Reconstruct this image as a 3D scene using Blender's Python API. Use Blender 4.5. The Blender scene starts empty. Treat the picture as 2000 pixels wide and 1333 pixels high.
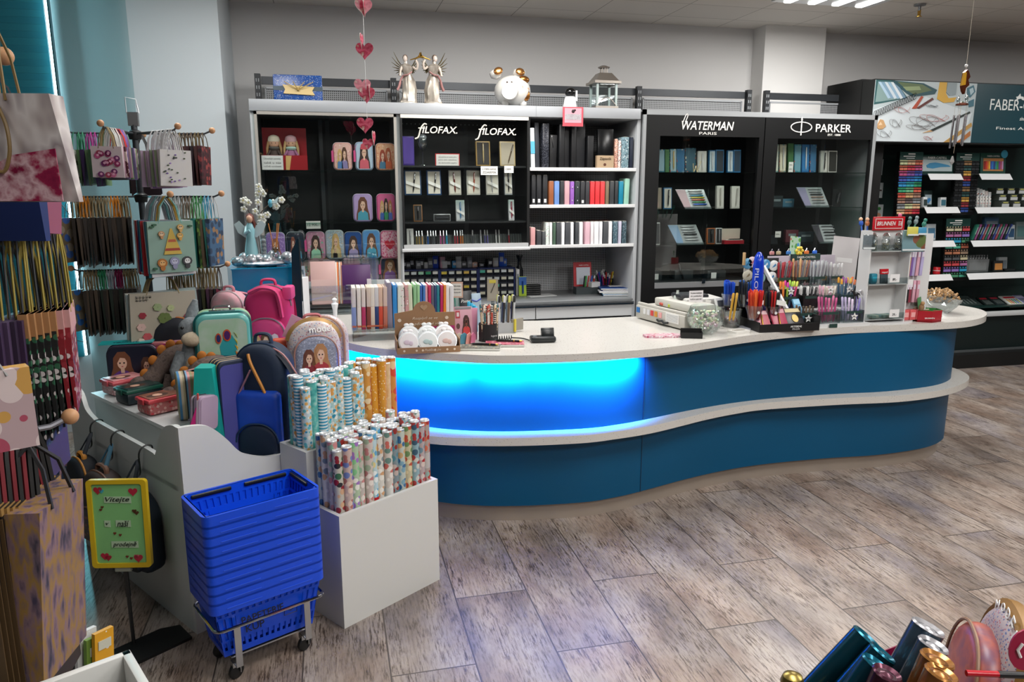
import bpy,bmesh,math,random
from mathutils import Matrix,Vector
random.seed(7)
PI=math.pi
sc=bpy.context.scene
COL=sc.collection
FPX,YAW,PIT,HC=1465.6,math.radians(13.61),math.radians(11.6),1.8
cd=bpy.data.cameras.new('camera');cam=bpy.data.objects.new('camera',cd);COL.objects.link(cam)
cd.sensor_width=36;cd.lens=36*FPX/2000;cd.clip_start=.05
cam.location=(0,0,HC);cam.rotation_euler=(PI/2-PIT,0,-YAW)
sc.camera=cam
w=bpy.data.worlds.new('world');sc.world=w;w.use_nodes=True
w.node_tree.nodes['Background'].inputs[0].default_value=(.55,.62,.7,1)
w.node_tree.nodes['Background'].inputs[1].default_value=.26
sc.view_settings.view_transform='Standard';sc.view_settings.look='None'
sc.view_settings.exposure=0.0;sc.view_settings.gamma=1;sc.view_settings.use_curve_mapping=False
sc.cycles.use_denoising=True;sc.cycles.max_bounces=8;sc.cycles.transparent_max_bounces=24
sc.cycles.sample_clamp_indirect=4;sc.cycles.caustics_reflective=False;sc.cycles.caustics_refractive=False
CEIL=3.265
def area(name,loc,size,energy,color=(1,1,1),rot=(0,0,0),spread=None):
 l=bpy.data.lights.new(name,'AREA');l.shape='RECTANGLE';l.size,l.size_y=size
 l.energy=energy;l.color=color
 if spread:l.spread=spread
 o=bpy.data.objects.new(name,l);COL.objects.link(o);o.location=loc;o.rotation_euler=rot
 return o
FIX=[(3.98,5.12,62),(1.4,4.85,60),(-.6,4.6,26),(1.4,1.7,52),(4.1,2.1,56),(6.9,4.4,40),(-1.2,.9,6),(1.6,-1.0,75),(4.3,-.6,70)]  # lamps over the display stand and behind the camera are added, unseen fill
for x,y,e in FIX:
 area('ceiling_lamp',(x,y,CEIL-.05),(.6,1.15),e,(1,.975,.94))
area('strip_lamp',(-1.70,5.9,1.9),(.05,2.6),6,(.6,.92,1),(PI/2,0,-PI*.75))
area('strip_lamp',(-1.90,5.85,1.9),(.05,2.6),16,(.25,.85,1),(PI/2,0,PI*.93))
_f=Vector((math.sin(YAW)*math.cos(PIT),math.cos(YAW)*math.cos(PIT),-math.sin(PIT)))
_r=Vector((math.cos(YAW),-math.sin(YAW),0));_d=_f.cross(_r)
def ray(x,y):return _f+_r*((x-1000)/FPX)+_d*((y-666.5)/FPX)
def P(x,y,Y=None,z=None,D=None):
 v=ray(x,y)
 if D is not None:t=D
 elif Y is not None:t=Y/v.y
 else:t=(z-HC)/v.z
 return Vector((v.x*t,v.y*t,HC+v.z*t))
def zat(x,y,X,Y):
 v=ray(x,y);return HC+v.z*math.hypot(X,Y)/math.hypot(v.x,v.y)
def face(x0,y0,x1,y1,Y):
 """left x, bottom z, width, height of an upright rectangle seen at these pixels on the plane y = Y"""
 xm,ym=(x0+x1)/2,(y0+y1)/2
 a,b=P(x0,ym,Y=Y),P(x1,ym,Y=Y);t,u=P(xm,y0,Y=Y),P(xm,y1,Y=Y)
 return a.x,u.z,b.x-a.x,t.z-u.z
def lin(h):
 if not isinstance(h,str):return(*h,1)if len(h)==3 else h
 h=h.lstrip('#');o=[]
 for i in(0,2,4):
  c=int(h[i:i+2],16)/255;o.append(c/12.92 if c<=.04045 else((c+.055)/1.055)**2.4)
 return(*o,1)
_M={}
def mat(col,rough=.5,metal=0,emit=0,spec=.5,bump=0,coat=0):
 k=('m',str(col),rough,metal,emit,spec,bump,coat)
 if k in _M:return _M[k]
 m=bpy.data.materials.new('paint');m.use_nodes=True;n=m.node_tree;b=n.nodes['Principled BSDF']
 b.inputs['Base Color'].default_value=lin(col);b.inputs['Roughness'].default_value=rough
 b.inputs['Metallic'].default_value=metal;b.inputs['Specular IOR Level'].default_value=spec
 b.inputs['Coat Weight'].default_value=coat
 if emit:
  b.inputs['Emission Color'].default_value=lin(col);b.inputs['Emission Strength'].default_value=emit
 if bump:
  t=n.nodes.new('ShaderNodeTexNoise');t.inputs['Scale'].default_value=bump
  c=n.nodes.new('ShaderNodeTexCoord');n.links.new(c.outputs['Object'],t.inputs['Vector'])
  bp=n.nodes.new('ShaderNodeBump');bp.inputs['Strength'].default_value=.35;bp.inputs['Distance'].default_value=.003
  n.links.new(t.outputs['Fac'],bp.inputs['Height']);n.links.new(bp.outputs['Normal'],b.inputs['Normal'])
 _M[k]=m;return m
def _new(rough,metal=0,spec=.5):
 m=bpy.data.materials.new('print');m.use_nodes=True;n=m.node_tree;b=n.nodes['Principled BSDF']
 b.inputs['Roughness'].default_value=rough;b.inputs['Metallic'].default_value=metal;b.inputs['Specular IOR Level'].default_value=spec
 c=n.nodes.new('ShaderNodeTexCoord');return m,n,b,c
def ramp(n,cols,const=True,pos=None):
 r=n.nodes.new('ShaderNodeValToRGB');e=r.color_ramp
 e.interpolation='CONSTANT' if const else 'LINEAR'
 while len(e.elements)<len(cols):e.elements.new(.5)
 for i,c in enumerate(cols):
  e.elements[i].position=pos[i]if pos else(i/len(cols)if const else i/(len(cols)-1));e.elements[i].color=lin(c)
 return r
def dots(base,cols,scale=60,size=.38,rough=.45,rnd=1.0,metal=0):
 """scattered coloured spots on a plain ground"""
 k=('d',base,tuple(cols),scale,size,rough,rnd,metal)
 if k in _M:return _M[k]
 m,n,b,c=_new(rough,metal);v=n.nodes.new('ShaderNodeTexVoronoi');v.inputs['Scale'].default_value=scale
 v.inputs['Randomness'].default_value=rnd
 n.links.new(c.outputs['Object'],v.inputs['Vector'])
 r=ramp(n,cols);s=n.nodes.new('ShaderNodeSeparateColor');n.links.new(v.outputs['Color'],s.inputs[0]);n.links.new(s.outputs[0],r.inputs[0])
 l=n.nodes.new('ShaderNodeMath');l.operation='LESS_THAN';l.inputs[1].default_value=size;n.links.new(v.outputs['Distance'],l.inputs[0])
 x=n.nodes.new('ShaderNodeMix');x.data_type='RGBA';x.inputs[6].default_value=lin(base)
 n.links.new(l.outputs[0],x.inputs[0]);n.links.new(r.outputs[0],x.inputs[7]);n.links.new(x.outputs[2],b.inputs['Base Color'])
 _M[k]=m;return m
def stripes(cols,axis=0,period=.05,rough=.5,metal=0):
 k=('s',tuple(cols),axis,period,rough)
 if k in _M:return _M[k]
 m,n,b,c=_new(rough,metal);s=n.nodes.new('ShaderNodeSeparateXYZ');n.links.new(c.outputs['Object'],s.inputs[0])
 d=n.nodes.new('ShaderNodeMath');d.operation='DIVIDE';d.inputs[1].default_value=period;n.links.new(s.outputs[axis],d.inputs[0])
 f=n.nodes.new('ShaderNodeMath');f.operation='FRACT';n.links.new(d.outputs[0],f.inputs[0])
 r=ramp(n,cols);n.links.new(f.outputs[0],r.inputs[0]);n.links.new(r.outputs[0],b.inputs['Base Color'])
 _M[k]=m;return m
def blots(cols,scale=8,rough=.5,detail=4,stretch=(1,1,1),metal=0,const=False,bump=0):
 k=('b',tuple(cols),scale,rough,detail,stretch,metal,const,bump)
 if k in _M:return _M[k]
 m,n,b,c=_new(rough,metal);mp=n.nodes.new('ShaderNodeMapping');mp.inputs['Scale'].default_value=stretch
 n.links.new(c.outputs['Object'],mp.inputs[0]);t=n.nodes.new('ShaderNodeTexNoise');t.inputs['Scale'].default_value=scale
 t.inputs['Detail'].default_value=detail;n.links.new(mp.outputs[0],t.inputs['Vector'])
 N=len(cols);r=ramp(n,cols,const,[.3+.4*i/max(1,N-1)for i in range(N)])
 n.links.new(t.outputs['Fac'],r.inputs[0]);n.links.new(r.outputs[0],b.inputs['Base Color'])
 if bump:
  bp=n.nodes.new('ShaderNodeBump');bp.inputs['Strength'].default_value=bump;bp.inputs['Distance'].default_value=.004
  n.links.new(t.outputs['Fac'],bp.inputs['Height']);n.links.new(bp.outputs['Normal'],b.inputs['Normal'])
 _M[k]=m;return m
def glass(tint='#dfeeea',alpha=.1,rough=.0,kf=.35):
 """thin pane: mostly clear, mirrors at glancing angles"""
 k=('g',tint,alpha,rough,kf)
 if k in _M:return _M[k]
 m=bpy.data.materials.new('glass');m.use_nodes=True;n=m.node_tree;n.nodes.clear()
 o=n.nodes.new('ShaderNodeOutputMaterial');t=n.nodes.new('ShaderNodeBsdfTransparent');t.inputs[0].default_value=lin(tint)
 g=n.nodes.new('ShaderNodeBsdfGlossy');g.inputs['Roughness'].default_value=rough;g.inputs[0].default_value=(1,1,1,1)
 fr=n.nodes.new('ShaderNodeLayerWeight');fr.inputs[0].default_value=.25
 a=n.nodes.new('ShaderNodeMath');a.operation='MULTIPLY_ADD';a.inputs[1].default_value=kf;a.inputs[2].default_value=alpha
 n.links.new(fr.outputs['Fresnel'],a.inputs[0])
 x=n.nodes.new('ShaderNodeMixShader');n.links.new(a.outputs[0],x.inputs[0]);n.links.new(t.outputs[0],x.inputs[1]);n.links.new(g.outputs[0],x.inputs[2])
 n.links.new(x.outputs[0],o.inputs[0]);_M[k]=m;return m
CLEAR=lambda:glass('#f0f4f4',.04)
def Tm(x=0,y=0,z=0,rz=0,rx=0,ry=0,s=1):
 return Matrix.Translation((x,y,z))@Matrix.Rotation(rz,4,'Z')@Matrix.Rotation(ry,4,'Y')@Matrix.Rotation(rx,4,'X')@Matrix.Scale(s,4)
I4=Matrix.Identity(4)
class MB:
 def __init__(s):s.v=[];s.f=[];s.m=[];s.mats=[]
 def mi(s,m):
  if m not in s.mats:s.mats.append(m)
  return s.mats.index(m)
 def add(s,vs,fs,m,M=I4):
  o=len(s.v);i=s.mi(m)
  s.v+=[M@Vector(v)for v in vs];s.f+=[tuple(a+o for a in f)for f in fs];s.m+=[i]*len(fs);return s
 def box(s,c,d,m,M=I4,top=None):
  x,y,z=d[0]/2,d[1]/2,d[2]/2;cx,cy,cz=c;k=top or(1,1)
  vs=[(cx+a*x*(k[0]if e>0 else 1),cy+b*y*(k[1]if e>0 else 1),cz+e*z)for e in(-1,1)for b in(-1,1)for a in(-1,1)]
  return s.add(vs,[(0,2,3,1),(4,5,7,6),(0,1,5,4),(1,3,7,5),(3,2,6,7),(2,0,4,6)],m,M)
 def rbox(s,c,d,r,m,M=I4,seg=2):
  b=bmesh.new();bmesh.ops.create_cube(b,size=1)
  for v in b.verts:v.co=Vector((v.co.x*d[0],v.co.y*d[1],v.co.z*d[2]))
  bmesh.ops.bevel(b,geom=list(b.edges),offset=min(r,min(d)*.49),segments=seg,affect='EDGES',profile=.5)
  b.verts.index_update();vs=[v.co+Vector(c)for v in b.verts];fs=[tuple(v.index for v in f.verts)for f in b.faces];b.free()
  return s.add(vs,fs,m,M)
 def prism(s,pts,z0,z1,m,M=I4,side=None):
  """closed outline (x, y) swept from z0 to z1"""
  n=len(pts);vs=[(p[0],p[1],z0)for p in pts]+[(p[0],p[1],z1)for p in pts]
  s.add(vs,[tuple(range(n-1,-1,-1)),tuple(range(n,2*n))],m,M)
  return s.add(vs,[(i,(i+1)%n,n+(i+1)%n,n+i)for i in range(n)],side or m,M)
 def plate(s,pts,y0,y1,m,M=I4,side=None):
  """closed outline (x, z) swept in y"""
  R=Matrix(((1,0,0,0),(0,0,-1,0),(0,1,0,0),(0,0,0,1)))
  return s.prism(pts,-y1,-y0,m,M@R,side)
 def pillow(s,pts,d,r,m,M=I4,seg=3,back=True):
  """outline (x, z) made into a soft-edged slab of depth d (front at y=-d/2)"""
  n=len(pts);cx=sum(p[0]for p in pts)/n;cz=sum(p[1]for p in pts)/n
  w=max(abs(p[0]-cx)for p in pts);h=max(abs(p[1]-cz)for p in pts);L=[]
  for i in range(seg+1):
   a=PI/2*i/seg;L.append((-d/2+r*(1-math.sin(a)),r*(1-math.cos(a))))
  ys=L+[(-y,q)for y,q in reversed(L)]
  ys=sorted(ys);vs=[]
  for y,_ in ys:
   t=max(0,abs(y)-(d/2-r))/r;q=r*(1-math.sqrt(max(0,1-t*t)))
   for p in pts:vs.append((cx+(p[0]-cx)*(1-q/w),y,cz+(p[1]-cz)*(1-q/h)))
  k=len(ys);fs=[tuple(range(n-1,-1,-1))if False else tuple(range(n))]+[tuple(range(k*n-1,(k-1)*n-1,-1))]
  for j in range(k-1):
   for i in range(n):fs.append((j*n+i,(j+1)*n+i,(j+1)*n+(i+1)%n,j*n+(i+1)%n))
  return s.add(vs,fs,m,M)
 def lathe(s,prof,m,M=I4,n=16):
  vs=[];fs=[]
  for r,z in prof:
   for i in range(n):a=2*PI*i/n;vs.append((r*math.cos(a),r*math.sin(a),z))
  for j in range(len(prof)-1):
   for i in range(n):fs.append((j*n+i,j*n+(i+1)%n,(j+1)*n+(i+1)%n,(j+1)*n+i))
  fs.append(tuple(range(n-1,-1,-1)));fs.append(tuple(range((len(prof)-1)*n,len(prof)*n)))
  return s.add(vs,fs,m,M)
 def ball(s,c,r,m,M=I4,n=12,k=8):
  if not isinstance(r,(tuple,list)):r=(r,r,r)
  vs=[(c[0],c[1],c[2]-r[2])];fs=[]
  for j in range(1,k):
   t=PI*j/k-PI/2
   for i in range(n):
    a=2*PI*i/n;vs.append((c[0]+r[0]*math.cos(t)*math.cos(a),c[1]+r[1]*math.cos(t)*math.sin(a),c[2]+r[2]*math.sin(t)))
  vs.append((c[0],c[1],c[2]+r[2]));e=len(vs)-1
  for i in range(n):
   fs.append((0,1+(i+1)%n,1+i));fs.append((e,1+(k-2)*n+i,1+(k-2)*n+(i+1)%n))
  for j in range(k-2):
   for i in range(n):fs.append((1+j*n+i,1+j*n+(i+1)%n,1+(j+1)*n+(i+1)%n,1+(j+1)*n+i))
  return s.add(vs,fs,m,M)
 def tube(s,path,r,m,M=I4,n=6,closed=False,flat=1):
  """tube along points; r a number or one per point; flat squashes the section"""
  pts=[Vector(p)for p in path];k=len(pts);vs=[];fs=[]
  up=Vector((0,0,1));prev=None
  for i,p in enumerate(pts):
   a=pts[(i-1)%k]if(i or closed)else p;b=pts[(i+1)%k]if(i<k-1 or closed)else p
   t=(b-a).normalized()if(b-a).length>1e-9 else Vector((0,0,1))
   if prev is None:
    u=t.cross(up);u=u.normalized()if u.length>1e-3 else t.cross(Vector((1,0,0))).normalized()
   else:
    u=prev-t*prev.dot(t);u=u.normalized()if u.length>1e-6 else prev
   prev=u;v2=t.cross(u);rr=r[i]if isinstance(r,(list,tuple))else r
   for j in range(n):
    q=2*PI*j/n;vs.append(p+u*(rr*math.cos(q))+v2*(rr*flat*math.sin(q)))
  for i in range(k if closed else k-1):
   for j in range(n):a=i*n;b=((i+1)%k)*n;fs.append((a+j,a+(j+1)%n,b+(j+1)%n,b+j))
  if not closed:fs+=[tuple(range(n-1,-1,-1)),tuple(range((k-1)*n,k*n))]
  return s.add(vs,fs,m,M)
 def poly(s,pts,m,M=I4):
  return s.add(pts,[tuple(range(len(pts)))],m,M)
 def out(s,name,parent=None,M=None,smooth=38):
  me=bpy.data.meshes.new(name);me.from_pydata([tuple(v)for v in s.v],[],s.f)
  for m in s.mats:me.materials.append(m)
  for p,i in zip(me.polygons,s.m):p.material_index=i
  b=bmesh.new();b.from_mesh(me)
  if len(b.faces)<20000:bmesh.ops.recalc_face_normals(b,faces=b.faces)
  b.to_mesh(me);b.free()
  if smooth:
   me.shade_smooth();me.set_sharp_from_angle(angle=math.radians(smooth))
  o=bpy.data.objects.new(name,me);COL.objects.link(o)
  if parent:o.parent=parent
  if M is not None:o.matrix_basis=M
  return o
def tag(o,label,cat,group=None,kind=None):
 o['label']=label;o['category']=cat
 if group:o['group']=group
 if kind:o['kind']=kind
 return o
def T(name,label,cat,M,group=None):
 o=bpy.data.objects.new(name,None);COL.objects.link(o);o.matrix_basis=M;o.empty_display_size=.02
 return tag(o,label,cat,group)
def struct(o):o['kind']='structure';return o
def kids(o):return[c for c in bpy.data.objects if c.parent==o]
def dup(o,M,label=None,group=None,swap=None,parent=None,_k=None):
 """copy a thing with its parts and their sub-parts; swap maps part name -> material"""
 c=o.copy();COL.objects.link(c);c.matrix_basis=M
 if parent is not None:c.parent=parent
 if label:c['label']=label
 if group:c['group']=group
 def sw(a):
  n=a.name.split('.')[0]
  if swap and n in swap and a.data:
   a.data=a.data.copy();a.data.materials[0]=swap[n]
 sw(c)
 ks=KIDS.get(o.name)
 if ks is None:ks=KIDS[o.name]=kids(o)
 for h in ks:d=dup(h,h.matrix_basis.copy(),None,None,swap,c)
 return c
KIDS={}
def arch(w,h,r=None,n=8,z0=0,rb=.01):
 """door-like outline (x, z): rounded top corners r, small bottom corners"""
 r=r if r is not None else w*.45;r=min(r,w/2-1e-4,h-rb-1e-4);o=[]
 for cx,cz,a0,rr in((w/2-rb,z0+rb,-PI/2,rb),(w/2-r,z0+h-r,0,r),(-w/2+r,z0+h-r,PI/2,r),(-w/2+rb,z0+rb,PI,rb)):
  for i in range(n+1):a=a0+PI/2*i/n;o.append((cx+rr*math.cos(a),cz+rr*math.sin(a)))
 return o
def rrect(w,h,r,n=5,z0=0):return arch(w,h,r,n,z0,r)
def ell(cx,cz,a,b,n=14,t0=0,t1=2*PI):
 return[(cx+a*math.cos(t0+(t1-t0)*i/n),cz+b*math.sin(t0+(t1-t0)*i/n))for i in range(n)]
def catmull(pts,k=6,closed=False):
 p=[Vector(q)for q in pts];n=len(p);o=[]
 for i in range(n if closed else n-1):
  a,b,c,d=(p[(i-1)%n],p[i],p[(i+1)%n],p[(i+2)%n])if closed else(p[max(i-1,0)],p[i],p[i+1],p[min(i+2,n-1)])
  for j in range(k):
   t=j/k;o.append(.5*((2*b)+(c-a)*t+(2*a-5*b+4*c-d)*t*t+(3*b-a-3*c+d)*t**3))
 if not closed:o.append(p[-1])
 return o
def words(s,width,M,m,parent,name='lettering',shear=0,height=None,bold=0,label=None,depth=.0008,align='CENTER'):
 """lettering standing in the local x-z plane, fitted to a width"""
 c=bpy.data.curves.new('t','FONT');c.body=s;c.align_x=align;c.align_y='CENTER';c.shear=shear;c.extrude=.02
 c.resolution_u=3;c.offset=bold;o=bpy.data.objects.new('t',c);COL.objects.link(o)
 dg=bpy.context.evaluated_depsgraph_get();dg.update();me=bpy.data.meshes.new_from_object(o.evaluated_get(dg));bpy.data.objects.remove(o)
 xs=[v.co.x for v in me.vertices];ys=[v.co.y for v in me.vertices]
 k=width/(max(xs)-min(xs));kz=height/(max(ys)-min(ys))if height else k
 cx=(max(xs)+min(xs))/2;cy=(max(ys)+min(ys))/2
 if align=='LEFT':cx=min(xs)
 for v in me.vertices:
  x,y,z=v.co;v.co=(k*(x-cx),-z/.02*depth,kz*(y-cy))
 me.materials.clear();me.materials.append(m);r=bpy.data.objects.new(name,me);COL.objects.link(r);r.parent=parent;r.matrix_basis=M
 if label:r['label']=label
 return r
def girl(mb,w,h,hair,top,skin='#e8bfa5',y=0,x=0,z=0,hat=None,M=I4):
 """a drawn fashion figure: long hair, face, shoulders; flat print standing in x-z at depth y, centred on x, foot at z"""
 e=.0006;H=mat(hair,.6);S=mat(skin,.6);TT=mat(top,.6);K=mat('#2a1c1c',.6);R=mat('#c8485a',.6)
 def pl(pts,m,k):mb.plate([(x+a*w,z+b*h)for a,b in pts],y-e*(k+1),y-e*k,m,M)
 pl([(-.42,0),(.42,0),(.40,.25),(.3,.5),(.27,.8),(.12,.97),(-.12,.97),(-.27,.8),(-.3,.5),(-.4,.25)],H,0)
 pl([(-.34,0),(.34,0),(.3,.3),(.12,.4),(-.12,.4),(-.3,.3)],TT,1)
 pl([(-.06,.34),(.06,.34),(.06,.5),(-.06,.5)],S,2)
 pl(ell(0,.64,.155,.19),S,3)
 pl([(-.17,.62),(-.2,.8),(-.02,.93),(.18,.82),(.17,.66),(.1,.78),(-.05,.8)],H,4)
 for sx in(-1,1):pl(ell(sx*.065,.64,.03,.025,8),K,5)
 pl(ell(0,.535,.035,.014,8),R,5)
 if hat:pl([(-.26,.76),(.26,.76),(.2,.95),(0,1.02),(-.2,.95)],mat(hat,.6),6)
WHITE=mat('#e9e9e6',.35);GREY=mat('#a9abad',.4);DGREY=mat('#3a3c3f',.5);BLACK=mat('#0d0e0f',.45)
STEEL=mat('#b9bbbd',.28,1);WOOD=mat('#b98a62',.5,0,0,.4);CHROME=mat('#d8dadc',.12,1);GOLD=mat('#c49a4a',.28,1)
# ==== ROOM
YB=6.8
def floor_mat():
 m,n,b,c=_new(.34);L=n.links
 mp=n.nodes.new('ShaderNodeMapping');mp.inputs['Rotation'].default_value=(0,0,PI/2);mp.inputs['Location'].default_value=(-.06,.175,0)
 L.new(c.outputs['Object'],mp.inputs[0])
 br=n.nodes.new('ShaderNodeTexBrick');br.inputs['Scale'].default_value=1;br.inputs['Brick Width'].default_value=1.3;br.inputs['Row Height'].default_value=.324
 br.inputs['Mortar Size'].default_value=.0032;br.inputs['Mortar Smooth'].default_value=.1;br.offset=.37;br.inputs['Bias'].default_value=0
 br.inputs['Color1'].default_value=(0,0,0,1);br.inputs['Color2'].default_value=(1,1,1,1);br.inputs['Mortar'].default_value=(.5,.5,.5,1)
 L.new(mp.outputs[0],br.inputs['Vector'])
 ad=n.nodes.new('ShaderNodeVectorMath');ad.operation='MULTIPLY_ADD';ad.inputs[1].default_value=(7,13,0)
 L.new(br.outputs['Color'],ad.inputs[0]);L.new(c.outputs['Object'],ad.inputs[2])
 def noise(scale,st,det=6,rough=.6):
  q=n.nodes.new('ShaderNodeMapping');q.inputs['Scale'].default_value=st;L.new(ad.outputs[0],q.inputs[0])
  t=n.nodes.new('ShaderNodeTexNoise');t.inputs['Scale'].default_value=scale;t.inputs['Detail'].default_value=det;t.inputs['Roughness'].default_value=rough
  L.new(q.outputs[0],t.inputs['Vector']);return t
 big=noise(2.6,(1.6,.7,1));r1=ramp(n,['#5f544e','#837770','#a0958c','#b5aba2'],False,[.36,.45,.55,.66]);L.new(big.outputs['Fac'],r1.inputs[0])
 hue=noise(1.7,(1.5,.8,1),3);r2=ramp(n,['#84828f','#93877d','#9a806c'],False,[.34,.48,.64]);L.new(hue.outputs['Fac'],r2.inputs[0])
 x1=n.nodes.new('ShaderNodeMix');x1.data_type='RGBA';x1.inputs[0].default_value=.38;L.new(r1.outputs[0],x1.inputs[6]);L.new(r2.outputs[0],x1.inputs[7])
 gr=noise(52,(2.2,.22,1),10,.75);r3=ramp(n,['#4a423e','#a39a94','#ffffff'],False,[.36,.44,.52]);L.new(gr.outputs['Fac'],r3.inputs[0])
 patch=noise(6,(2.4,.6,1),7);r4=ramp(n,[(.4,.4,.4),(1,1,1)],False,[.42,.58]);L.new(patch.outputs['Fac'],r4.inputs[0])
 x2=n.nodes.new('ShaderNodeMix');x2.data_type='RGBA';x2.blend_type='MULTIPLY';L.new(r4.outputs[0],x2.inputs[0]);L.new(x1.outputs[2],x2.inputs[6]);L.new(r3.outputs[0],x2.inputs[7])
 x3=n.nodes.new('ShaderNodeMix');x3.data_type='RGBA';L.new(br.outputs['Fac'],x3.inputs[0]);L.new(x2.outputs[2],x3.inputs[6]);x3.inputs[7].default_value=lin('#4a423d')
 L.new(x3.outputs[2],b.inputs['Base Color'])
 bp=n.nodes.new('ShaderNodeBump');bp.inputs['Strength'].default_value=.25;bp.inputs['Distance'].default_value=.002;L.new(gr.outputs['Fac'],bp.inputs['Height']);L.new(bp.outputs[0],b.inputs['Normal'])
 return m
def ceil_mat():
 m,n,b,c=_new(.8);L=n.links
 mp=n.nodes.new('ShaderNodeMapping');mp.inputs['Location'].default_value=(.345,.275,0);L.new(c.outputs['Object'],mp.inputs[0])
 br=n.nodes.new('ShaderNodeTexBrick');br.offset=0;br.inputs['Scale'].default_value=1;br.inputs['Brick Width'].default_value=.66;br.inputs['Row Height'].default_value=.45
 br.inputs['Mortar Size'].default_value=.003;br.inputs['Color1'].default_value=lin('#cfcac3');br.inputs['Color2'].default_value=lin('#c8c3bc');br.inputs['Mortar'].default_value=lin('#77736e')
 L.new(mp.outputs[0],br.inputs['Vector']);L.new(br.outputs[0],b.inputs['Base Color']);return m
struct(MB().box((2.5,2,-.05),(13,11,.1),floor_mat()).out('floor'))
struct(MB().box((2.5,2,CEIL+.05),(13,11,.1),ceil_mat()).out('ceiling'))
WALL=mat('#cccbca',.75,0,0,.3)
struct(MB().box((4.1,YB+.05,CEIL/2),(9.8,.1,CEIL),WALL).out('wall_back'))
cl,cr=P(1493,100,Y=6.59),P(1611,100,Y=6.59)
struct(MB().box(((cl.x+cr.x)/2,(6.59+YB)/2,CEIL/2),(cr.x-cl.x,YB-6.59,CEIL),mat('#d4d3d1',.75,0,0,.3)).out('wall_column'))
struct(MB().box((-2.37,6.4,CEIL/2),(3.36,.8,CEIL),mat('#bfc6ca',.7,0,0,.3)).out('wall_left_front'))
struct(MB().box((-4.05,2,CEIL/2),(.1,11,CEIL),mat('#5a5f63',.7)).out('wall_left'))
struct(MB().box((9.05,2,CEIL/2),(.1,11,CEIL),mat('#77787a',.7)).out('wall_right'))
struct(MB().box((2.5,-3.55,CEIL/2),(13,.1,CEIL),mat('#3c3e42',.7)).out('wall_front'))
q=P(149,500,Y=5.95)
st=T('led_light_strip','tall glowing cyan white light strip running up the left wall','light strip',Tm(q.x,5.93,0))
MB().box((0,0,1.93),(.012,.03,2.66),mat('#c9f6ff',.5,0,9)).out('glowing_tube',st)
MB().box((.014,.005,1.93),(.008,.045,2.66),mat('#4f7f8a',.3,1)).out('rail',st)
gp=MB();gx=P(265,215,Y=5.9).x
gp.box(((gx+q.x)/2+.02,5.9,1.75),(gx-q.x-.04,.012,CEIL-.5+.2),glass('#e4eff0',.02,0,.06))
tag(gp.out('glass_partition'),'tinted glass panel standing between the light strip and the pale wall','glass panel')
bl=MB()
for i in range(60):bl.box((0,0,.6+i*.045),(1.7,.004,.0445),mat('#1f5f6c' if i%2 else '#22636f',.35))
tag(bl.out('window_blind',None,Tm(q.x-.88,5.97,0)),'teal slatted window blind left of the glowing light strip','blind')
for i,(a,b_,c_)in enumerate([((98,390),(118,398),(136,420)),((104,408),(120,424),(134,450)),((60,455),(80,440),(110,430)),((108,430),(125,440),(140,460)),((132,568),(140,570),(149,580)),((146,664),(153,666),(162,668))]):
 tw=MB().tube(catmull([P(*k,Y=5.88)for k in(a,b_,c_)],5),.003,mat('#2b4147',.6))
 tag(tw.out('twig'),'thin dark curved twig against the teal blind','twig','thin twigs in front of the teal blind')
gd=T('glass_door','low green glass door leaf seen under the hanging bags at far left','glass door',Tm(-2.35,4.9,0,.3))
MB().box((0,0,.6),(.7,.012,.9),glass('#4c8f95',.12)).out('pane',gd)
MB().box((0,0,.1),(.72,.05,.14),mat('#5b6468',.4,.6)).out('bottom_rail',gd)
MB().box((.33,0,.16),(.05,.07,.1),BLACK).out('hinge',gd)
cf=None
for k,(x,y,e)in enumerate(FIX):
 nm=['by the grey wall column','above the middle of the counter','added above the display stand to light the wall','above the open floor','above the floor right','above the far right shelves','above the bag rack','added behind the camera to light the cabinets','added far behind at right to light the cabinets'][k]
 f=T('ceiling_light','recessed white ceiling light with bright tubes '+nm,'ceiling light',Tm(x,y,CEIL),'ceiling lights')
 MB().box((0,0,-.006),(.9,1.28,.012),mat('#d9dbdd',.3,.3)).out('housing',f)
 for i in range(4):MB().rbox(((i-1.5)*.22,0,-.016),(.062,1.22,.014),.005,mat('#ffffff',.5,0,7)).out('light_tube',f)
s=P(1797,8,z=CEIL)
sp=T('fire_sprinkler','small brass fire sprinkler head hanging from the ceiling','sprinkler',Tm(s.x,s.y,CEIL))
MB().lathe([(.045,0),(.045,-.012),(.012,-.016),(.01,-.05)],mat('#8d8f92',.4,.7)).out('collar',sp)
MB().box((0,0,-.07),(.006,.03,.05),GOLD).lathe([(.022,-.094),(.022,-.098)],GOLD).out('deflector',sp)
cr_=P(1899,0,z=CEIL)
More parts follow.
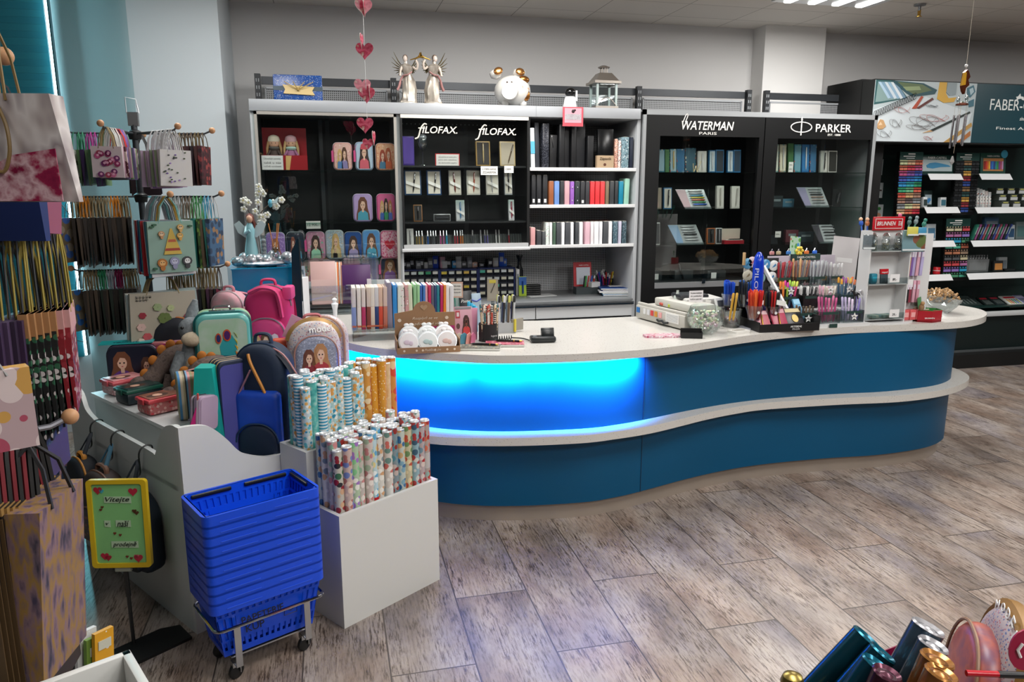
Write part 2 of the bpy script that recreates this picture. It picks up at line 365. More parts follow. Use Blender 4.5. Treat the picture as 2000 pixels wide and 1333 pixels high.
# ==== RACK ABOVE THE CABINETS
def perf(base='#8d8f91',hole='#1b1c1d',pitch=.016):
 k=('perf',base,pitch)
 if k in _M:return _M[k]
 m,n,b,c=_new(.45);L=n.links;s_=n.nodes.new('ShaderNodeSeparateXYZ');L.new(c.outputs['Object'],s_.inputs[0]);o=[]
 for ax in(0,2):
  d=n.nodes.new('ShaderNodeMath');d.operation='DIVIDE';d.inputs[1].default_value=pitch;L.new(s_.outputs[ax],d.inputs[0])
  f=n.nodes.new('ShaderNodeMath');f.operation='FRACT';L.new(d.outputs[0],f.inputs[0])
  g=n.nodes.new('ShaderNodeMath');g.operation='COMPARE';g.inputs[1].default_value=.5;g.inputs[2].default_value=.27;L.new(f.outputs[0],g.inputs[0]);o.append(g)
 mu=n.nodes.new('ShaderNodeMath');mu.operation='MULTIPLY';L.new(o[0].outputs[0],mu.inputs[0]);L.new(o[1].outputs[0],mu.inputs[1])
 x=n.nodes.new('ShaderNodeMix');x.data_type='RGBA';x.inputs[6].default_value=lin(base);x.inputs[7].default_value=lin(hole)
 L.new(mu.outputs[0],x.inputs[0]);L.new(x.outputs[2],b.inputs['Base Color']);_M[k]=m;return m
YP=6.60
xs=[P(x,175,Y=YP).x for x in(505,768,1245,1459,1494,1662)]
ztop=P(1000,170,Y=YP).z+.035
def rack_post(x,lab,y=YP-.03):
 t=T('rack_post',lab,'rack post',Tm(x,y,0),'slotted rack posts above the cabinets')
 MB().box((0,0,ztop/2),(.045,.05,ztop),mat('#2c2e31',.45,.3)).out('upright',t)
 m=MB()
 for i in range(5):
  for sx in(-1,1):m.box((sx*.009,-.026,ztop-.05-i*.055),(.007,.003,.026),mat('#9fa3a6',.5))
 m.out('slots',t)
for x,l in zip(xs,('slotted dark rack post left of the blue gift box','slotted dark rack post beside the left angel','slotted dark rack post right of the silver lantern','slotted dark rack post left of the wall column','slotted dark rack post in front of the wall column','slotted dark rack post beside the tall black unit')):rack_post(x,l)
for i,(a,b_,l)in enumerate(((0,1,'behind the blue gift box'),(1,2,'behind the angels and the pig'),(2,3,'above the left black cabinet'),(4,5,'above the right black cabinet'))):
 W=xs[b_]-xs[a]-.05;t=T('rack_back_panel','grey perforated rack back panel with dark top rail '+l,'rack panel',Tm((xs[a]+xs[b_])/2,YP,0),'perforated rack panels above the cabinets')
 MB().box((0,0,ztop-.045),(W,.03,.06),mat('#3b3e42',.4,.3)).out('top_rail',t)
 fr=MB();z0,z1=2.3,ztop-.1
 n_=2 if i==1 else 1
 for j in range(n_):
  w2=W/n_-.06;cx=-W/2+W/n_*(j+.5)
  MB().box((cx,0,(z0+z1)/2),(w2,.008,z1-z0),perf('#97999b')).out('perforated_sheet',t)
  for sx in(-1,1):fr.box((cx+sx*w2/2,-.004,(z0+z1)/2),(.014,.018,z1-z0),mat('#8a8d90',.4))
  fr.box((cx,-.004,z1),(w2,.018,.016),mat('#a2a5a8',.4))
 fr.out('sheet_frame',t)
# ==== WALL CABINETS (front plane y = YC)
YC=5.9
def X(px,py=350,Y=YC):return P(px,py,Y=Y).x
def Z(px,py,Y=YC):return P(px,py,Y=Y).z
LG=mat('#a6a9ad',.45,.1);ALU=mat('#aaa69f',.4,.4)
cas_l,cas_r=X(486,204),X(1250,226)
zt,zb=Z(867,203),Z(867,225)
ca=T('cabinet_canopy','long light grey canopy shelf running over the left three wall cabinets','canopy',Tm((cas_l+cas_r)/2,YC,0))
W=cas_r-cas_l
MB().rbox((0,.34,(zt+zb)/2),(W,.72,zt-zb),.004,LG).out('board',ca)
MB().box((X(1046,215)-(cas_l+cas_r)/2,-.021,(zt+zb)/2),(.003,.003,zt-zb),mat('#8d9093',.5)).out('joint',ca)
x0,x1,x2,x3=X(500),X(781),X(1036),X(1236)
x3=X(1246,350)
zw=Z(1048,589);zwL=zw
wt=T('worktop','grey worktop of the wall unit behind the counter','worktop',Tm(0,YC,0))
MB().rbox(((x1+x3)/2,.38,zw-.015),(x3-x1,.74,.03),.006,mat('#7f8284',.32,.2)).out('slab',wt)
MB().box(((x1+x3)/2,.006,zw-.032),(x3-x1,.012,.008),STEEL).out('edge_strip',wt)
zd=Z(1047,624)
xm=X(1047,605)
for a,b_,l in((x1,xm,'left light grey drawer under the wall worktop'),(xm,x3,'right light grey drawer under the wall worktop')):
 d=T('drawer_unit',l,'drawer unit',Tm((a+b_)/2,YC+.02,0),'drawers under the wall worktop')
 ww=b_-a-.008
 MB().box((0,.35,(zd+zw)/2-.025),(ww,.66,zw-zd-.03),mat('#9b9da0',.5)).out('carcass',d)
 MB().box((0,0,(zd+zw)/2-.018),(ww,.018,zw-zd-.035),mat('#c7c9ca',.4)).out('front',d)
 MB().box((0,-.012,zw-.045),(ww,.03,.008),CHROME).out('grip_rail',d)
 MB().box((0,.0,zd*.5-.02),(ww,.02,zd-.06),mat('#b9bbbd',.4)).out('lower_front',d)
 MB().box((0,-.012,zd-.012),(ww,.03,.008),CHROME).out('lower_grip_rail',d)
def upright(xa,lab,z0=0,z1=None,wd=.03,m=None,name='cabinet_side_panel'):
 z1=z1 or zb
 return tag(MB().rbox((0,.36,(z0+z1)/2),(wd,.7,z1-z0),.003,m or mat('#b7babd',.4)).out(name,None,Tm(xa,YC,0)),lab,'side panel','side panels of the wall unit')
upright(x0,'tall side panel at the left end of the doll cabinet',0)
upright(x1,'tall side panel between the doll cabinet and the pen cabinet',0)
upright(x3,'tall side panel at the right end of the open book shelves',0)
def back(xa,xb,za,zb_,m,lab,Y=YC+.68):
 return tag(MB().box((0,0,(za+zb_)/2),(xb-xa,.012,zb_-za),m).out('cabinet_back_panel',None,Tm((xa+xb)/2,Y,0)),lab,'back panel')
back(x0,x1,.0,zb,mat('#131416',.5),'black back panel inside the doll cabinet')
xr=X(1034,480)
zt1=Z(910,490)
back(x1,xr,zt1,zb,mat('#17191b',.5),'black back panel inside the pen cabinet',YC+.42)
back(x1,x3,zw,zt1+.6,perf('#c4c6c8','#1e1f20'),'grey perforated back panel over the wall worktop',YC+.66)
back(xr,x3,zt1+.6,zb,perf('#9c9ea0','#141516'),'dark perforated back panel behind the black binders',YC+.665)
dc=T('display_cabinet','glass fronted cabinet with dolls and girl pencil cases','cabinet',Tm((x0+x1)/2,YC,0))
w_=x1-x0-.03
for k,px in enumerate((515,640)):pass
MB().box((0,0,zb-.012),(w_,.03,.022),ALU).out('top_track',dc)
MB().box((0,0,Z(740,553)),(w_,.04,.05),mat('#d4d6d6',.35,.2)).out('bottom_track',dc)
[MB().box((s_*(w_/2-.01),0,(zb+.9)/2),(.02,.03,zb-.9),ALU).out('door_frame',dc)for s_ in(-1,1)]
zbt=Z(740,553)
for sx,yy in((-1,-.004),(1,.012)):
 MB().box((sx*w_/4,yy,(zb+zbt)/2),(w_/2+.03,.005,zb-zbt-.03),glass('#fafcfb',.035)).out('glass_door',dc)
DSH={}
for k,(px,py)in enumerate(((740,333),(740,433),(740,505))):
 z=P(px,py,Y=YC+.1).z;DSH[k]=z
 MB().box((0,.33,z-.005),(w_,.56,.008),glass('#cfe4dd',.06)).out('glass_shelf',dc)
DSH[3]=P(720,550,Y=YC+.1).z
MB().box((0,.33,DSH[3]-.012),(w_,.6,.02),mat('#2a2c2e',.5)).out('floor_board',dc)
MB().box((w_/2-.06-.5,.6,1.9),(.03,.02,1.0),mat('#55585b',.4,.5)).out('shelf_rail',dc)
pc=T('pen_display_cabinet','glass fronted pen cabinet with cream lettering on both sliding doors','cabinet',Tm((x1+xr)/2,YC,0))
w_=xr-x1-.03
ztr=Z(910,483)
MB().box((0,0,zb-.014),(w_,.035,.026),mat('#dcd8cf',.35,.3)).out('top_track',pc)
MB().rbox((0,.19,zt1+.012),(w_+.03,.44,.025),.004,mat('#d9dadb',.35,.1)).box((0,-.01,zt1+.04),(w_,.03,.03),mat('#cfd1d2',.35,.3)).out('bottom_track',pc)
MB().box((w_/2+.005,.2,(zb+zt1)/2),(.022,.4,zb-zt1),mat('#101112',.4)).out('side_frame',pc);MB().box((-w_/2+.006,.0,(zb+zt1)/2),(.012,.03,zb-zt1-.03),mat('#101112',.4)).out('side_frame',pc)
for sx,yy in((-1,-.006),(1,.01)):
 g=MB().box((sx*w_/4,yy,(zb+zt1)/2+.01),(w_/2+.03,.005,zb-zt1-.06),glass('#fafcfb',.035)).out('glass_door',pc)
 xx=X(851 if sx<0 else 968,254)-(x1+xr)/2
 words('FILOFAX.' if False else 'ILOFAX.',.27,Tm(xx+.03,yy-.004,Z(851 if sx<0 else 968,254 if sx<0 else 257)),mat('#efe9da',.5),g,shear=.22,height=.052,bold=.01)
 f_=MB().tube(catmull([(xx-.16,yy-.004,Z(851,272)),(xx-.135,yy-.004,Z(851,268)),(xx-.115,yy-.004,Z(851,252)),(xx-.09,yy-.004,Z(851,243)),(xx-.07,yy-.004,Z(851,244))],5),.0055,mat('#efe9da',.5),n=4)
 f_.box((xx-.108,yy-.004,Z(851,251)),(.05,.002,.007),mat('#efe9da',.5));f_.out('swash_letter',g)
PSH={}
for k,(px,py)in enumerate(((900,324),(900,381),(900,432),(900,478))):
 PSH[k]=P(px,py,Y=YC+.1).z
for k in(0,2):MB().box((0,.22,PSH[k]-.008),(w_,.36,.014),mat('#1c1e20',.4)).out('shelf_board',pc)
MB().box((0,.22,PSH[1]-.004),(w_,.34,.006),glass('#cfe4dd',.06)).out('glass_shelf',pc)
words('. '*30,w_*.98,Tm(0,.3,zb-.045),mat('#9b9d9f',.5),pc,'hole_row')
OSH=[]
xa_,xb_=xr,x3-.015
for i,(py,l)in enumerate(((330,'top open shelf carrying black binders'),(402,'middle open shelf carrying coloured organisers'),(480,'bottom open shelf carrying white and grey notebooks'))):
 z=Z(1130,py);OSH.append(z)
 s=T('wall_shelf',l,'shelf',Tm((xa_+xb_)/2,YC,z),'open shelves of the wall unit')
 MB().box((0,.22,-.008),(xb_-xa_,.42,.016),mat('#dfe0e0',.35)).out('board',s)
 MB().box((0,.012,.004),(xb_-xa_,.006,.012),mat('#eeeeee',.3)).out('front_lip',s)
zsh=lambda i:OSH[i]+.0
def book(name,lab,cat,x0_,x1_,h,zb_,Y,m,dp=.15,tilt=0,group=None,pages=True,label_m=None):
 wd=x1_-x0_;t=T(name,lab,cat,Tm((x0_+x1_)/2,Y,zb_,0,0,tilt),group)
 MB().rbox((0,dp/2,h/2),(wd*.94,dp,h),min(.006,wd*.2),m).out('cover',t)
 if pages:MB().box((0,dp/2+.002,h/2),(wd*.55,dp-.004,h+.0015),mat('#e6e0d2',.7)).out('pages',t)
 if label_m:MB().box((0,-.0008,h*.16),(wd*.45,.0012,h*.12),label_m).out('spine_label',t)
 return t
rowA=[(1038,1047,337,'#232427','tall black organiser first from the left'),(1048,1058,337,'#26272a','tall black organiser second from the left'),(1060,1070,337,'#232427','tall black organiser third from the left'),(1072,1082,349,'#9a5a36','tan leather organiser'),(1083,1093,349,'#6f93cf','periwinkle blue organiser'),(1094,1102,349,'#303236','thin charcoal organiser right of the periwinkle one'),(1103,1113,349,'#d3a5ac','dusty pink organiser'),(1114,1122,350,'#9a62bd','purple organiser with two studs'),(1123,1133,350,'#2c3436','dark green grey organiser with two studs'),(1134,1143,350,'#303134','charcoal organiser right of the studded ones'),(1144,1152,350,'#38383c','dark grey organiser left of the red three'),(1153,1162,350,'#dd3a3f','left red organiser of three'),(1163,1172,350,'#dd3a3f','middle red organiser of three'),(1173,1182,350,'#de4143','right red organiser of three'),(1183,1190,350,'#80715a','olive brown organiser'),(1191,1200,350,'#3a3d40','dark grey organiser right of the olive one'),(1201,1208,350,'#34373a','dark grey organiser left of the teal one'),(1209,1218,350,'#1286a5','teal organiser'),(1219,1229,345,'#a2d3bd','mint green leaning organiser')]
YA=YC+.05
for i,(a,b_,ty,col,l)in enumerate(rowA):
 xa,z_,ww,hh=face(a,ty,b_,397,YA);z_=OSH[1]+.001
 t=book('organiser',l+' on the middle open shelf','organiser',xa,xa+ww,hh,z_,YA,mat(col,.42),.14,.03 if i==18 else 0,'organisers on the middle open shelf',label_m=WHITE if i in(0,1,2,9)else None)
 if 'studs' in l:MB().ball((0,-.003,hh*.2),.006,CHROME,n=8,k=6).ball((0,-.003,hh*.75),.006,CHROME,n=8,k=6).out('stud',t)
rowB=[(1066,1073,'#dfe9e2','white notebook with green squiggles'),(1074,1079,'#e6e6e6','white page block right of the squiggle notebook'),(1080,1086,'#48604f','speckled dark green notebook'),(1087,1096,'#43454a','first charcoal grey notebook'),(1097,1103,'#ececee','white notebook right of the first charcoal one'),(1104,1114,'#43454a','second charcoal grey notebook'),(1115,1121,'#ececee','white notebook right of the second charcoal one'),(1124,1131,'#3e4145','third charcoal grey notebook'),(1132,1139,'#eeeeef','white notebook right of the third charcoal one'),(1143,1153,'#dbb4bf','pale pink notebook'),(1154,1160,'#ebe4e6','off white notebook right of the pink one'),(1161,1170,'#efeef0','broad white notebook'),(1171,1177,'#e3e3e6','white notebook left of the last grey one'),(1178,1188,'#46484c','fourth charcoal grey notebook'),(1189,1196,'#ebebec','white notebook right of the fourth charcoal one'),(1198,1207,'#3e5a66','blue glitter notebook on the left'),(1208,1214,'#c9c6d8','pale lilac notebook'),(1215,1224,'#334a54','blue glitter notebook at the right end')]
for i,(a,b_,col,l)in enumerate(rowB):
 xa,z_,ww,hh=face(a,432,b_,477,YA)
 m=dots(col,['#dfeaf0','#7fa0b0','#a9c2cc'],160,.3)if 'glitter' in l else dots(col,['#7fb39a','#c58f9e'],90,.3)if 'squiggle' in l and 'block' not in l else mat(col,.5)
 book('notebook',l+' on the bottom open shelf','notebook',xa,xa+ww,hh,OSH[2]+.001,YA,m,.13,random.uniform(-.01,.01),'notebooks on the bottom open shelf')
for a,b_,t_,col,l in((1036,1046,442,'#d9a0a0','small pink notebook at the left end of the bottom open shelf'),(1048,1058,448,'#3b3c40','small dark notebook beside the small pink one'),(1059,1066,450,'#4a4d50','small grey clear topped notebook left of the squiggle one')):
 xa,z_,ww,hh=face(a,t_,b_,478,YA);book('small_notebook',l,'notebook',xa,xa+ww,hh,OSH[2]+.001,YA,mat(col,.5),.1)
xa,z_,ww,hh=face(1155,421,1195,432,YC+.3)
t=T('red_carton','flat red and yellow carton lying behind the notebooks','carton',Tm(xa+ww/2,YC+.38,OSH[2]+.001))
MB().box((0,0,hh/2+.07),(ww,.1,hh+.14),mat('#7d3a35',.5)).out('box',t)
MB().box((0,-.052,.165),(ww*.8,.002,.02),mat('#d8c06a',.5)).out('panel',t)
tops=[(1037,1046,247,'#dfe6ea'),(1048,1057,236,'#33373e'),(1059,1073,238,'#24262e'),(1075,1090,260,'#141416'),(1092,1103,240,'#101114'),(1104,1115,243,'#141518'),(1116,1126,240,'#101114'),(1127,1146,238,'#15171b'),(1147,1160,262,'#111215')]
bl_=['white and blue file at the left end','slim dark grey binder second from the left','broad glitter black binder in shiny wrap','short black document bag with a zip','black binder right of the zip bag','black binder fourth from the right','slim black binder third from the right','broad matt black binder','short black binder left of the boxed notebook']
for i,((a,b_,ty,col),l)in enumerate(zip(tops,bl_)):
 xa,z_,ww,hh=face(a,ty,b_,327,YA)
 m=dots(col,['#8a90a0','#c0c6d2'],220,.22,.25)if i==2 else mat(col,.45,bump=60)
 t=book('binder',l+' on the top open shelf','binder',xa,xa+ww,hh,OSH[0]+.001,YA+.03*(i%2),m,.2,(-.03,-.03,0,.02,0,0,0,0,0)[i],'binders on the top open shelf',pages=False)
 if i==0:MB().box((0,-.002,hh*.52),(ww*.9,.003,hh*.3),mat('#5ab4dc',.5)).out('blue_label',t)
 if i==3:MB().tube([(-.02,-.004,hh-.01),(-.015,-.006,hh-.05),(-.005,-.004,hh-.1)],.003,CHROME).out('zip',t)
xa,z_,ww,hh=face(1168,249,1198,327,YC+.03)
t=T('boxed_notebook','black boxed notebook with a wide kraft paper band','notebook',Tm(xa+ww/2,YC+.03,OSH[0]+.001,0,.0))
MB().rbox((0,.02,hh/2),(ww,.03,hh),.003,mat('#0f1012',.2)).out('cover',t)
k=MB().box((0,.018,hh*.17),(ww+.012,.04,hh*.34),mat('#b39a7c',.6)).out('kraft_band',t)
words('Zápisník',ww*.75,Tm(0,-.004,hh*.25),mat('#3a2c1e',.6),k)
MB().plate(ell(-.005,hh*.11,.012,.012,10),-.0035,-.002,mat('#5a3322',.6)).out('print',k)
for a,b_,ty,m,l in((1200,1207,268,dots('#d8a18c',['#2b2b2b','#efe3d8'],130,.4),'peach patterned diary in the top open shelf corner'),(1208,1213,271,dots('#f0e3dd',['#d05a50','#2a2a2a'],110,.4),'white and red patterned diary in the top open shelf corner'),(1214,1229,264,dots('#7c99a3',['#3a5560','#cfd8da'],70,.4),'blue grey flowered diary in the top open shelf corner'),(1230,1237,264,mat('#242b3d',.4),'dark navy diary at the right end of the top open shelf')):
 xa,z_,ww,hh=face(a,ty,b_,327,YA);book('diary',l,'diary',xa,xa+ww,hh,OSH[0]+.001,YA,m,.13,0,'diaries in the corner of the top open shelf')
def onz(px,py,Y,z=None):q=P(px,py,Y=Y);return q
q=P(581,192,Y=YC+.15)
xa,z_,ww,hh=face(533,137,629,192,YC+.15)
gb=T('gift_box','blue starry gift box with a cream ribbon lying against the rack','gift box',Tm(xa+ww/2,YC+.17,zt,0,-.1))
bm_=blots(['#0c2a63','#1b57a8','#12356f','#4f86c8'],9,.35,6)
MB().rbox((0,.05,hh/2),(ww,.12,hh),.004,dots('#164a96',['#d8d2b0','#7fa8d8','#e8e4d0','#0f3474','#123a80'],150,.3,.3)).out('box',gb)
MB().box((0,.05,hh*.5),(ww+.004,.125,.03),mat('#3d4f5c',.5)).out('band',gb)
MB().plate([(-ww*.3,hh*.3),(-ww*.26,hh*.45),(-ww*.31,hh*.62),(ww*.34,hh*.56),(ww*.29,hh*.42),(ww*.34,hh*.26)],-.022,-.012,mat('#d9bd80',.4)).out('label_tag',gb)
m=MB()
for a in(-.06,-.02,.03,.07):m.tube(catmull([(0,-.03,hh*.45),(a,-.045,hh*.6),(a*1.6,-.035,hh*.72)],4),.003,mat('#b49a5a',.4))
m.ball((0,-.032,hh*.45),.012,mat('#a68a4a',.4)).out('bow',gb)
def angel(px,mirror):
 q=P(px,196,Y=YC+.12);s=-1 if mirror else 1
 t=T('angel_figurine','silvery robed trumpet angel figurine on the canopy, '+('left of the pair' if not mirror else 'right of the pair'),'figurine',Tm(q.x,YC+.12,zt),'trumpet angels on the canopy')
 H=zat(px,100,q.x,YC+.12)-zt;k=H/.37
 rb=blots(['#776f66','#a89f93','#c8c0b4'],22,.3,5,(1.4,1.4,.3),.35)
 pts=[(.001,0),(.062,0),(.066,.012),(.058,.03),(.05,.05),(.052,.1),(.045,.16),(.032,.2),(.03,.215),(.042,.24),(.045,.262),(.03,.278),(.014,.284),(.012,.3)]
 b=MB();n=22;vs=[];fs=[]
 for r,z in pts:
  for i in range(n):
   a=2*PI*i/n;rr=r*(1+(.1*math.sin(a*7+z*20)if z<.2 else 0));vs.append((rr*math.cos(a)*1.0+.012*math.sin(z*14),rr*math.sin(a)*.75,z))
 for j in range(len(pts)-1):
  for i in range(n):fs.append((j*n+i,j*n+(i+1)%n,(j+1)*n+(i+1)%n,(j+1)*n+i))
 K=Matrix.Scale(k,4)@Matrix.Scale(s,4,(1,0,0))
 b.add(vs,fs,rb,K)
 hx=.012*math.sin(.3*14)
 b.ball((hx-.004,-.002,.318),(.017,.018,.023),mat('#d9c8bc',.4),K)
 b.out('robed_body',t)
 MB().ball((hx-.002,.006,.324),(.019,.019,.024),mat('#6d5a4a',.5),K).tube([(hx,.014,.31),(hx+.004,.02,.28),(hx,.02,.25)],[.012,.011,.005],mat('#6d5a4a',.5),K).out('hair',t)
 sh=MB().tube(catmull([(-.03,-.03,.2),(0,-.036,.205),(.03,-.026,.225)],4),.009,mat('#b98683',.5),K,flat=.5)
 sh.tube(catmull([(-.03,-.02,.2),(-.05,-.01,.17),(-.06,0,.13),(-.075,.0,.1)],4),[.012]*6+[.016]*7,mat('#b98683',.5),K,flat=.5).out('pink_sash',t)
 MB().tube(catmull([(-.036,-.01,.262),(-.05,-.02,.235),(-.056,-.03,.195)],4),[.011]*4+[.008]*5,mat('#cfc0b2',.4),K).out('arm',t);MB().tube(catmull([(.04,-.01,.262),(.065,-.02,.245),(.072,-.03,.28),(.06,-.03,.305)],4),.008,mat('#cfc0b2',.4),K).out('arm',t)
 MB().tube([(.02,-.02,.308),(.06,-.03,.318),(.085,-.03,.33),(.1,-.03,.34)],[.003,.005,.008,.024],GOLD,K,n=10).out('trumpet',t)
 for sx,up in((-1,.0),(1,.0)):
  w=MB()
  for i in range(7):
   a=math.radians(38+i*14);L=.14-.013*i if sx<0 else.10-.01*i
   bx,bz=sx*.015,.245
   ex,ez=bx+sx*L*math.sin(a)*.9,bz+L*math.cos(a)*1.1
   w.tube([(bx,.02,bz),((bx+ex)/2+sx*.008,.028+.002*i,(bz+ez)/2),(ex,.03+.002*i,ez)],[.006,.011,.003],mat('#8f8150',.35,.6),K,flat=.35)
  w.out('wing',t)
 MB().lathe([(.001,0),(.07,0),(.068,.012),(.05,.02)],mat('#bdb6ac',.4,.3),K,14).out('base',t)
angel(797,False);angel(847,True)
pl=MB().box((0,0,.003),(.5,.14,.006),mat('#dcdad4',.3));q=P(823,197,Y=YC+.12)
q=P(1003,203,Y=YC+.12);xa,z_,ww,hh=face(968,147,1038,204,YC+.12)
pg=T('piggy_bank','large white and gold ceramic piggy bank on the canopy','piggy bank',Tm(xa+ww/2,YC+.16,zt))
R=ww/2
CER=mat('#cfccc6',.12,coat=.6)
MB().ball((0.0,0,R*.82+.005),(R,R*1.0,R*.84),CER,n=24,k=16).out('body',pg)
MB().lathe([(.001,.05),(R*.42,.05),(R*.46,.03),(R*.44,-.02),(.001,-.02)],CER,Tm(-R*.35,-R*.95,R*.72,-.35,PI/2),20).out('snout',pg)
for sx in(-.82,.32):
 e=MB().lathe([(.02,0),(.052,.03),(.05,.06),(.012,.075)],CER,Tm(sx*R,-.02,R*1.5,0,-.3,sx*.5),12).out('ear',pg)
 MB().ball((0,0,0),(.038,.012,.03),mat('#b07a45',.25,.9),Tm(sx*R+sx*.01,-.055,R*1.5+.05,0,-.3,sx*.5)).out('ear_lining',e)
m=MB()
for sx in(-.5,-.25):m.ball((sx*R,-R*.86,R*1.22),.007,mat('#3a2a22',.4),n=8,k=6)
m.out('eyes',pg)
MB().ball((R*.62,-R*.62,R*.62),(.03,.012,.045),mat('#a06a35',.25,.9),Tm(0,0,0,0)).ball((R*.5,-R*.45,R*1.42),(.05,.03,.03),mat('#a06a35',.25,.9)).out('gold_patches',pg)
words('Hoo',.075,Tm(R*.55,-R*.79,R*.95,.55,-.0),mat('#b07a45',.25,.9),pg)
m=MB()
for a,b_ in((-.5,-.4),(.5,-.4),(-.5,.5),(.5,.5)):m.ball((a*R,b_*R,.03),(.03,.03,.03),CER)
m.out('feet',pg)
xa,z_,ww,hh=face(1100,168,1130,208,YC+.05)
wc=T('security_camera','small white swivelling camera with a black eye on the canopy','camera',Tm(xa+ww/2,YC+.07,zt))
MB().lathe([(.001,0),(ww*.42,0),(ww*.45,.01),(ww*.34,hh*.45),(ww*.3,hh*.55)],mat('#e6e7e8',.3),n=18).out('base',wc)
MB().box((ww*.36,0,hh*.6),(.014,.05,hh*.5),mat('#e6e7e8',.3)).out('arm',wc)
MB().ball((0,-.005,hh*.76),(ww*.34,ww*.34,hh*.24),mat('#0a0b0c',.12),n=16,k=10).out('eye_ball',wc)
xa,z_,ww,hh=face(1158,122,1209,210,YC+.1)
la=T('lantern','silver metal lantern with glass sides on the canopy','lantern',Tm(xa+ww/2,YC+.16,zt))
S2=mat('#a8a097',.3,.85);w2=ww*.36
MB().box((0,0,.012),(ww*.86,ww*.86,.024),S2).out('base',la)
for a in(-1,1):
 for b_ in(-1,1):MB().box((a*w2,b_*w2,hh*.32),(.018,.018,hh*.56),mat('#a9b6b3',.3,.6)).out('post',la)
MB().box((0,-w2,hh*.32),(w2*2,.003,hh*.5),CLEAR()).box((0,w2,hh*.32),(w2*2,.003,hh*.5),CLEAR()).box((-w2,0,hh*.32),(.003,w2*2,hh*.5),CLEAR()).out('glass_panes',la)
b=MB().box((0,0,hh*.6),(ww,ww,.02),S2).box((0,0,hh*.72),(ww*.92,ww*.92,hh*.2),S2,top=(.5,.5));b.out('roof',la)
b=MB().lathe([(.03,0),(.03,.004)],S2,Tm(0,0,hh*.82)).lathe([(.045,hh*.94),(.05,hh*.96),(.02,hh*.995),(.006,hh)],S2)
for i in range(8):a=i*PI/4;b.box((.028*math.cos(a),.028*math.sin(a),hh*.88),(.006,.006,hh*.13),S2)
b.out('chimney',la)
MB().tube(catmull([(-w2,-w2-.01,hh*.1),(0,-w2-.02,hh*.26),(w2,-w2-.01,hh*.08)],5),.004,S2).out('handle',la)
xa,z_,ww,hh=face(1099,209,1139,247,YC-.03)
nt=T('pink_notice','small pink framed notice taped to the canopy front','notice',Tm(xa+ww/2,YC-.03,z_))
MB().box((0,0,hh/2),(ww,.004,hh),mat('#c0505c',.3)).out('card',nt)
MB().box((0,-.003,hh*.56),(ww*.82,.001,hh*.76),mat('#d89aa6',.3)).out('inner_panel',nt)
MB().box((0,-.004,hh*.48),(ww*.78,.001,hh*.3),dots('#b9b4b8',['#3a2a30','#5b4048'],300,.4,.25)).out('text_block',nt)
MB().ball((0,-.004,hh*.77),(.014,.002,.014),mat('#2a1a1e',.5),n=8,k=6).ball((.014,-.004,hh*.83),(.01,.002,.008),mat('#2a1a1e',.5),n=8,k=6).out('drawn_emblem',nt)
# ==== INSIDE THE DOLL CABINET
def pencil_case(x0_,y0_,x1_,y1_,Y,lab,bg,edge,figs,zfloor=None,dp=.06,group=None,extra=None,tilt=0,cat='pencil case',rz=0):
 xa,z_,ww,hh=face(x0_,y0_,x1_,y1_,Y)
 if zfloor is not None:hh+=0;z_=zfloor
 t=T('pencil_case',lab,cat,Tm(xa+ww/2,Y,z_,rz,tilt),group)
 return fill_case(t,ww,hh,bg,edge,figs,dp,extra)
def fill_case(t,ww,hh,bg,edge,figs,dp=.06,extra=None):
 E_=mat(edge,.5)if isinstance(edge,str)else edge;B_=mat(bg,.4)if isinstance(bg,str)else bg
 MB().pillow(rrect(ww,hh,ww*.22),dp,.008,E_,Tm(0,dp/2,0)).out('shell',t)
 MB().plate(rrect(ww*.9,hh*.93,ww*.19,z0=hh*.035),-.0012,.001,B_).out('printed_front',t)
 MB().tube([(p[0],dp*.3,p[1])for p in rrect(ww*1.005,hh*1.002,ww*.22)],.0025,mat('#d9cfd6',.4),closed=True,n=5).out('zip',t)
 m=MB()
 for f in figs:
  hair,top,fx,fw,fh=f[:5]
  girl(m,ww*fw,hh*fh,hair,top,y=-.0014,x=ww*fx,z=hh*.06,hat=f[5]if len(f)>5 else None)
 if figs:m.out('printed_figure',t)
 if extra=='heart':
  MB().plate([(a*ww*.3,hh*.5+b_*ww*.3)for a,b_ in HEART],-.0025,-.0012,mat('#d8203c',.4)).out('printed_heart',t)
  words('OK',ww*.3,Tm(0,-.0025,hh*.28),WHITE,t)
 if extra=='tag':
  k=MB().tube([(-ww/2+.01,-.004,hh*.9),(-ww/2-.006,-.01,hh*.7)],.0015,mat('#d9508a')).box((-ww/2-.006,-.01,hh*.5),(.016,.008,hh*.4),mat('#d9508a',.5));k.out('zip_pull',t)
 return t
HEART=[(1.0*.95*(16*math.sin(t)**3)/16,(13*math.cos(t)-5*math.cos(2*t)-2*math.cos(3*t)-math.cos(4*t))/16)for t in[2*PI*i/28 for i in range(28)]]
YD=YC+.1
G_='pencil cases in the doll cabinet'
br,bl_h,dk='#6b3f28','#d8b070','#3c2620'
pencil_case(651,276,687,330,YD,'pink pencil case with a hugging couple, top shelf left of three',dots('#e6b9ae',['#d89a94','#f2d6cc'],60,.3),'#d99a92',[('#5e3a26','#8a7fb0',.1,.5,.8),(bl_h,'#4f7fb8',-.15,.45,.72)],DSH[0],group=G_,extra='tag')
pencil_case(694,275,728,330,YD,'light blue pencil case with a girl in a red hat, top shelf middle of three','#b9cde0','#8aa6c8',[(dk,'#d86070',0,.8,.9,'#c84a58')],DSH[0],group=G_,extra='tag')
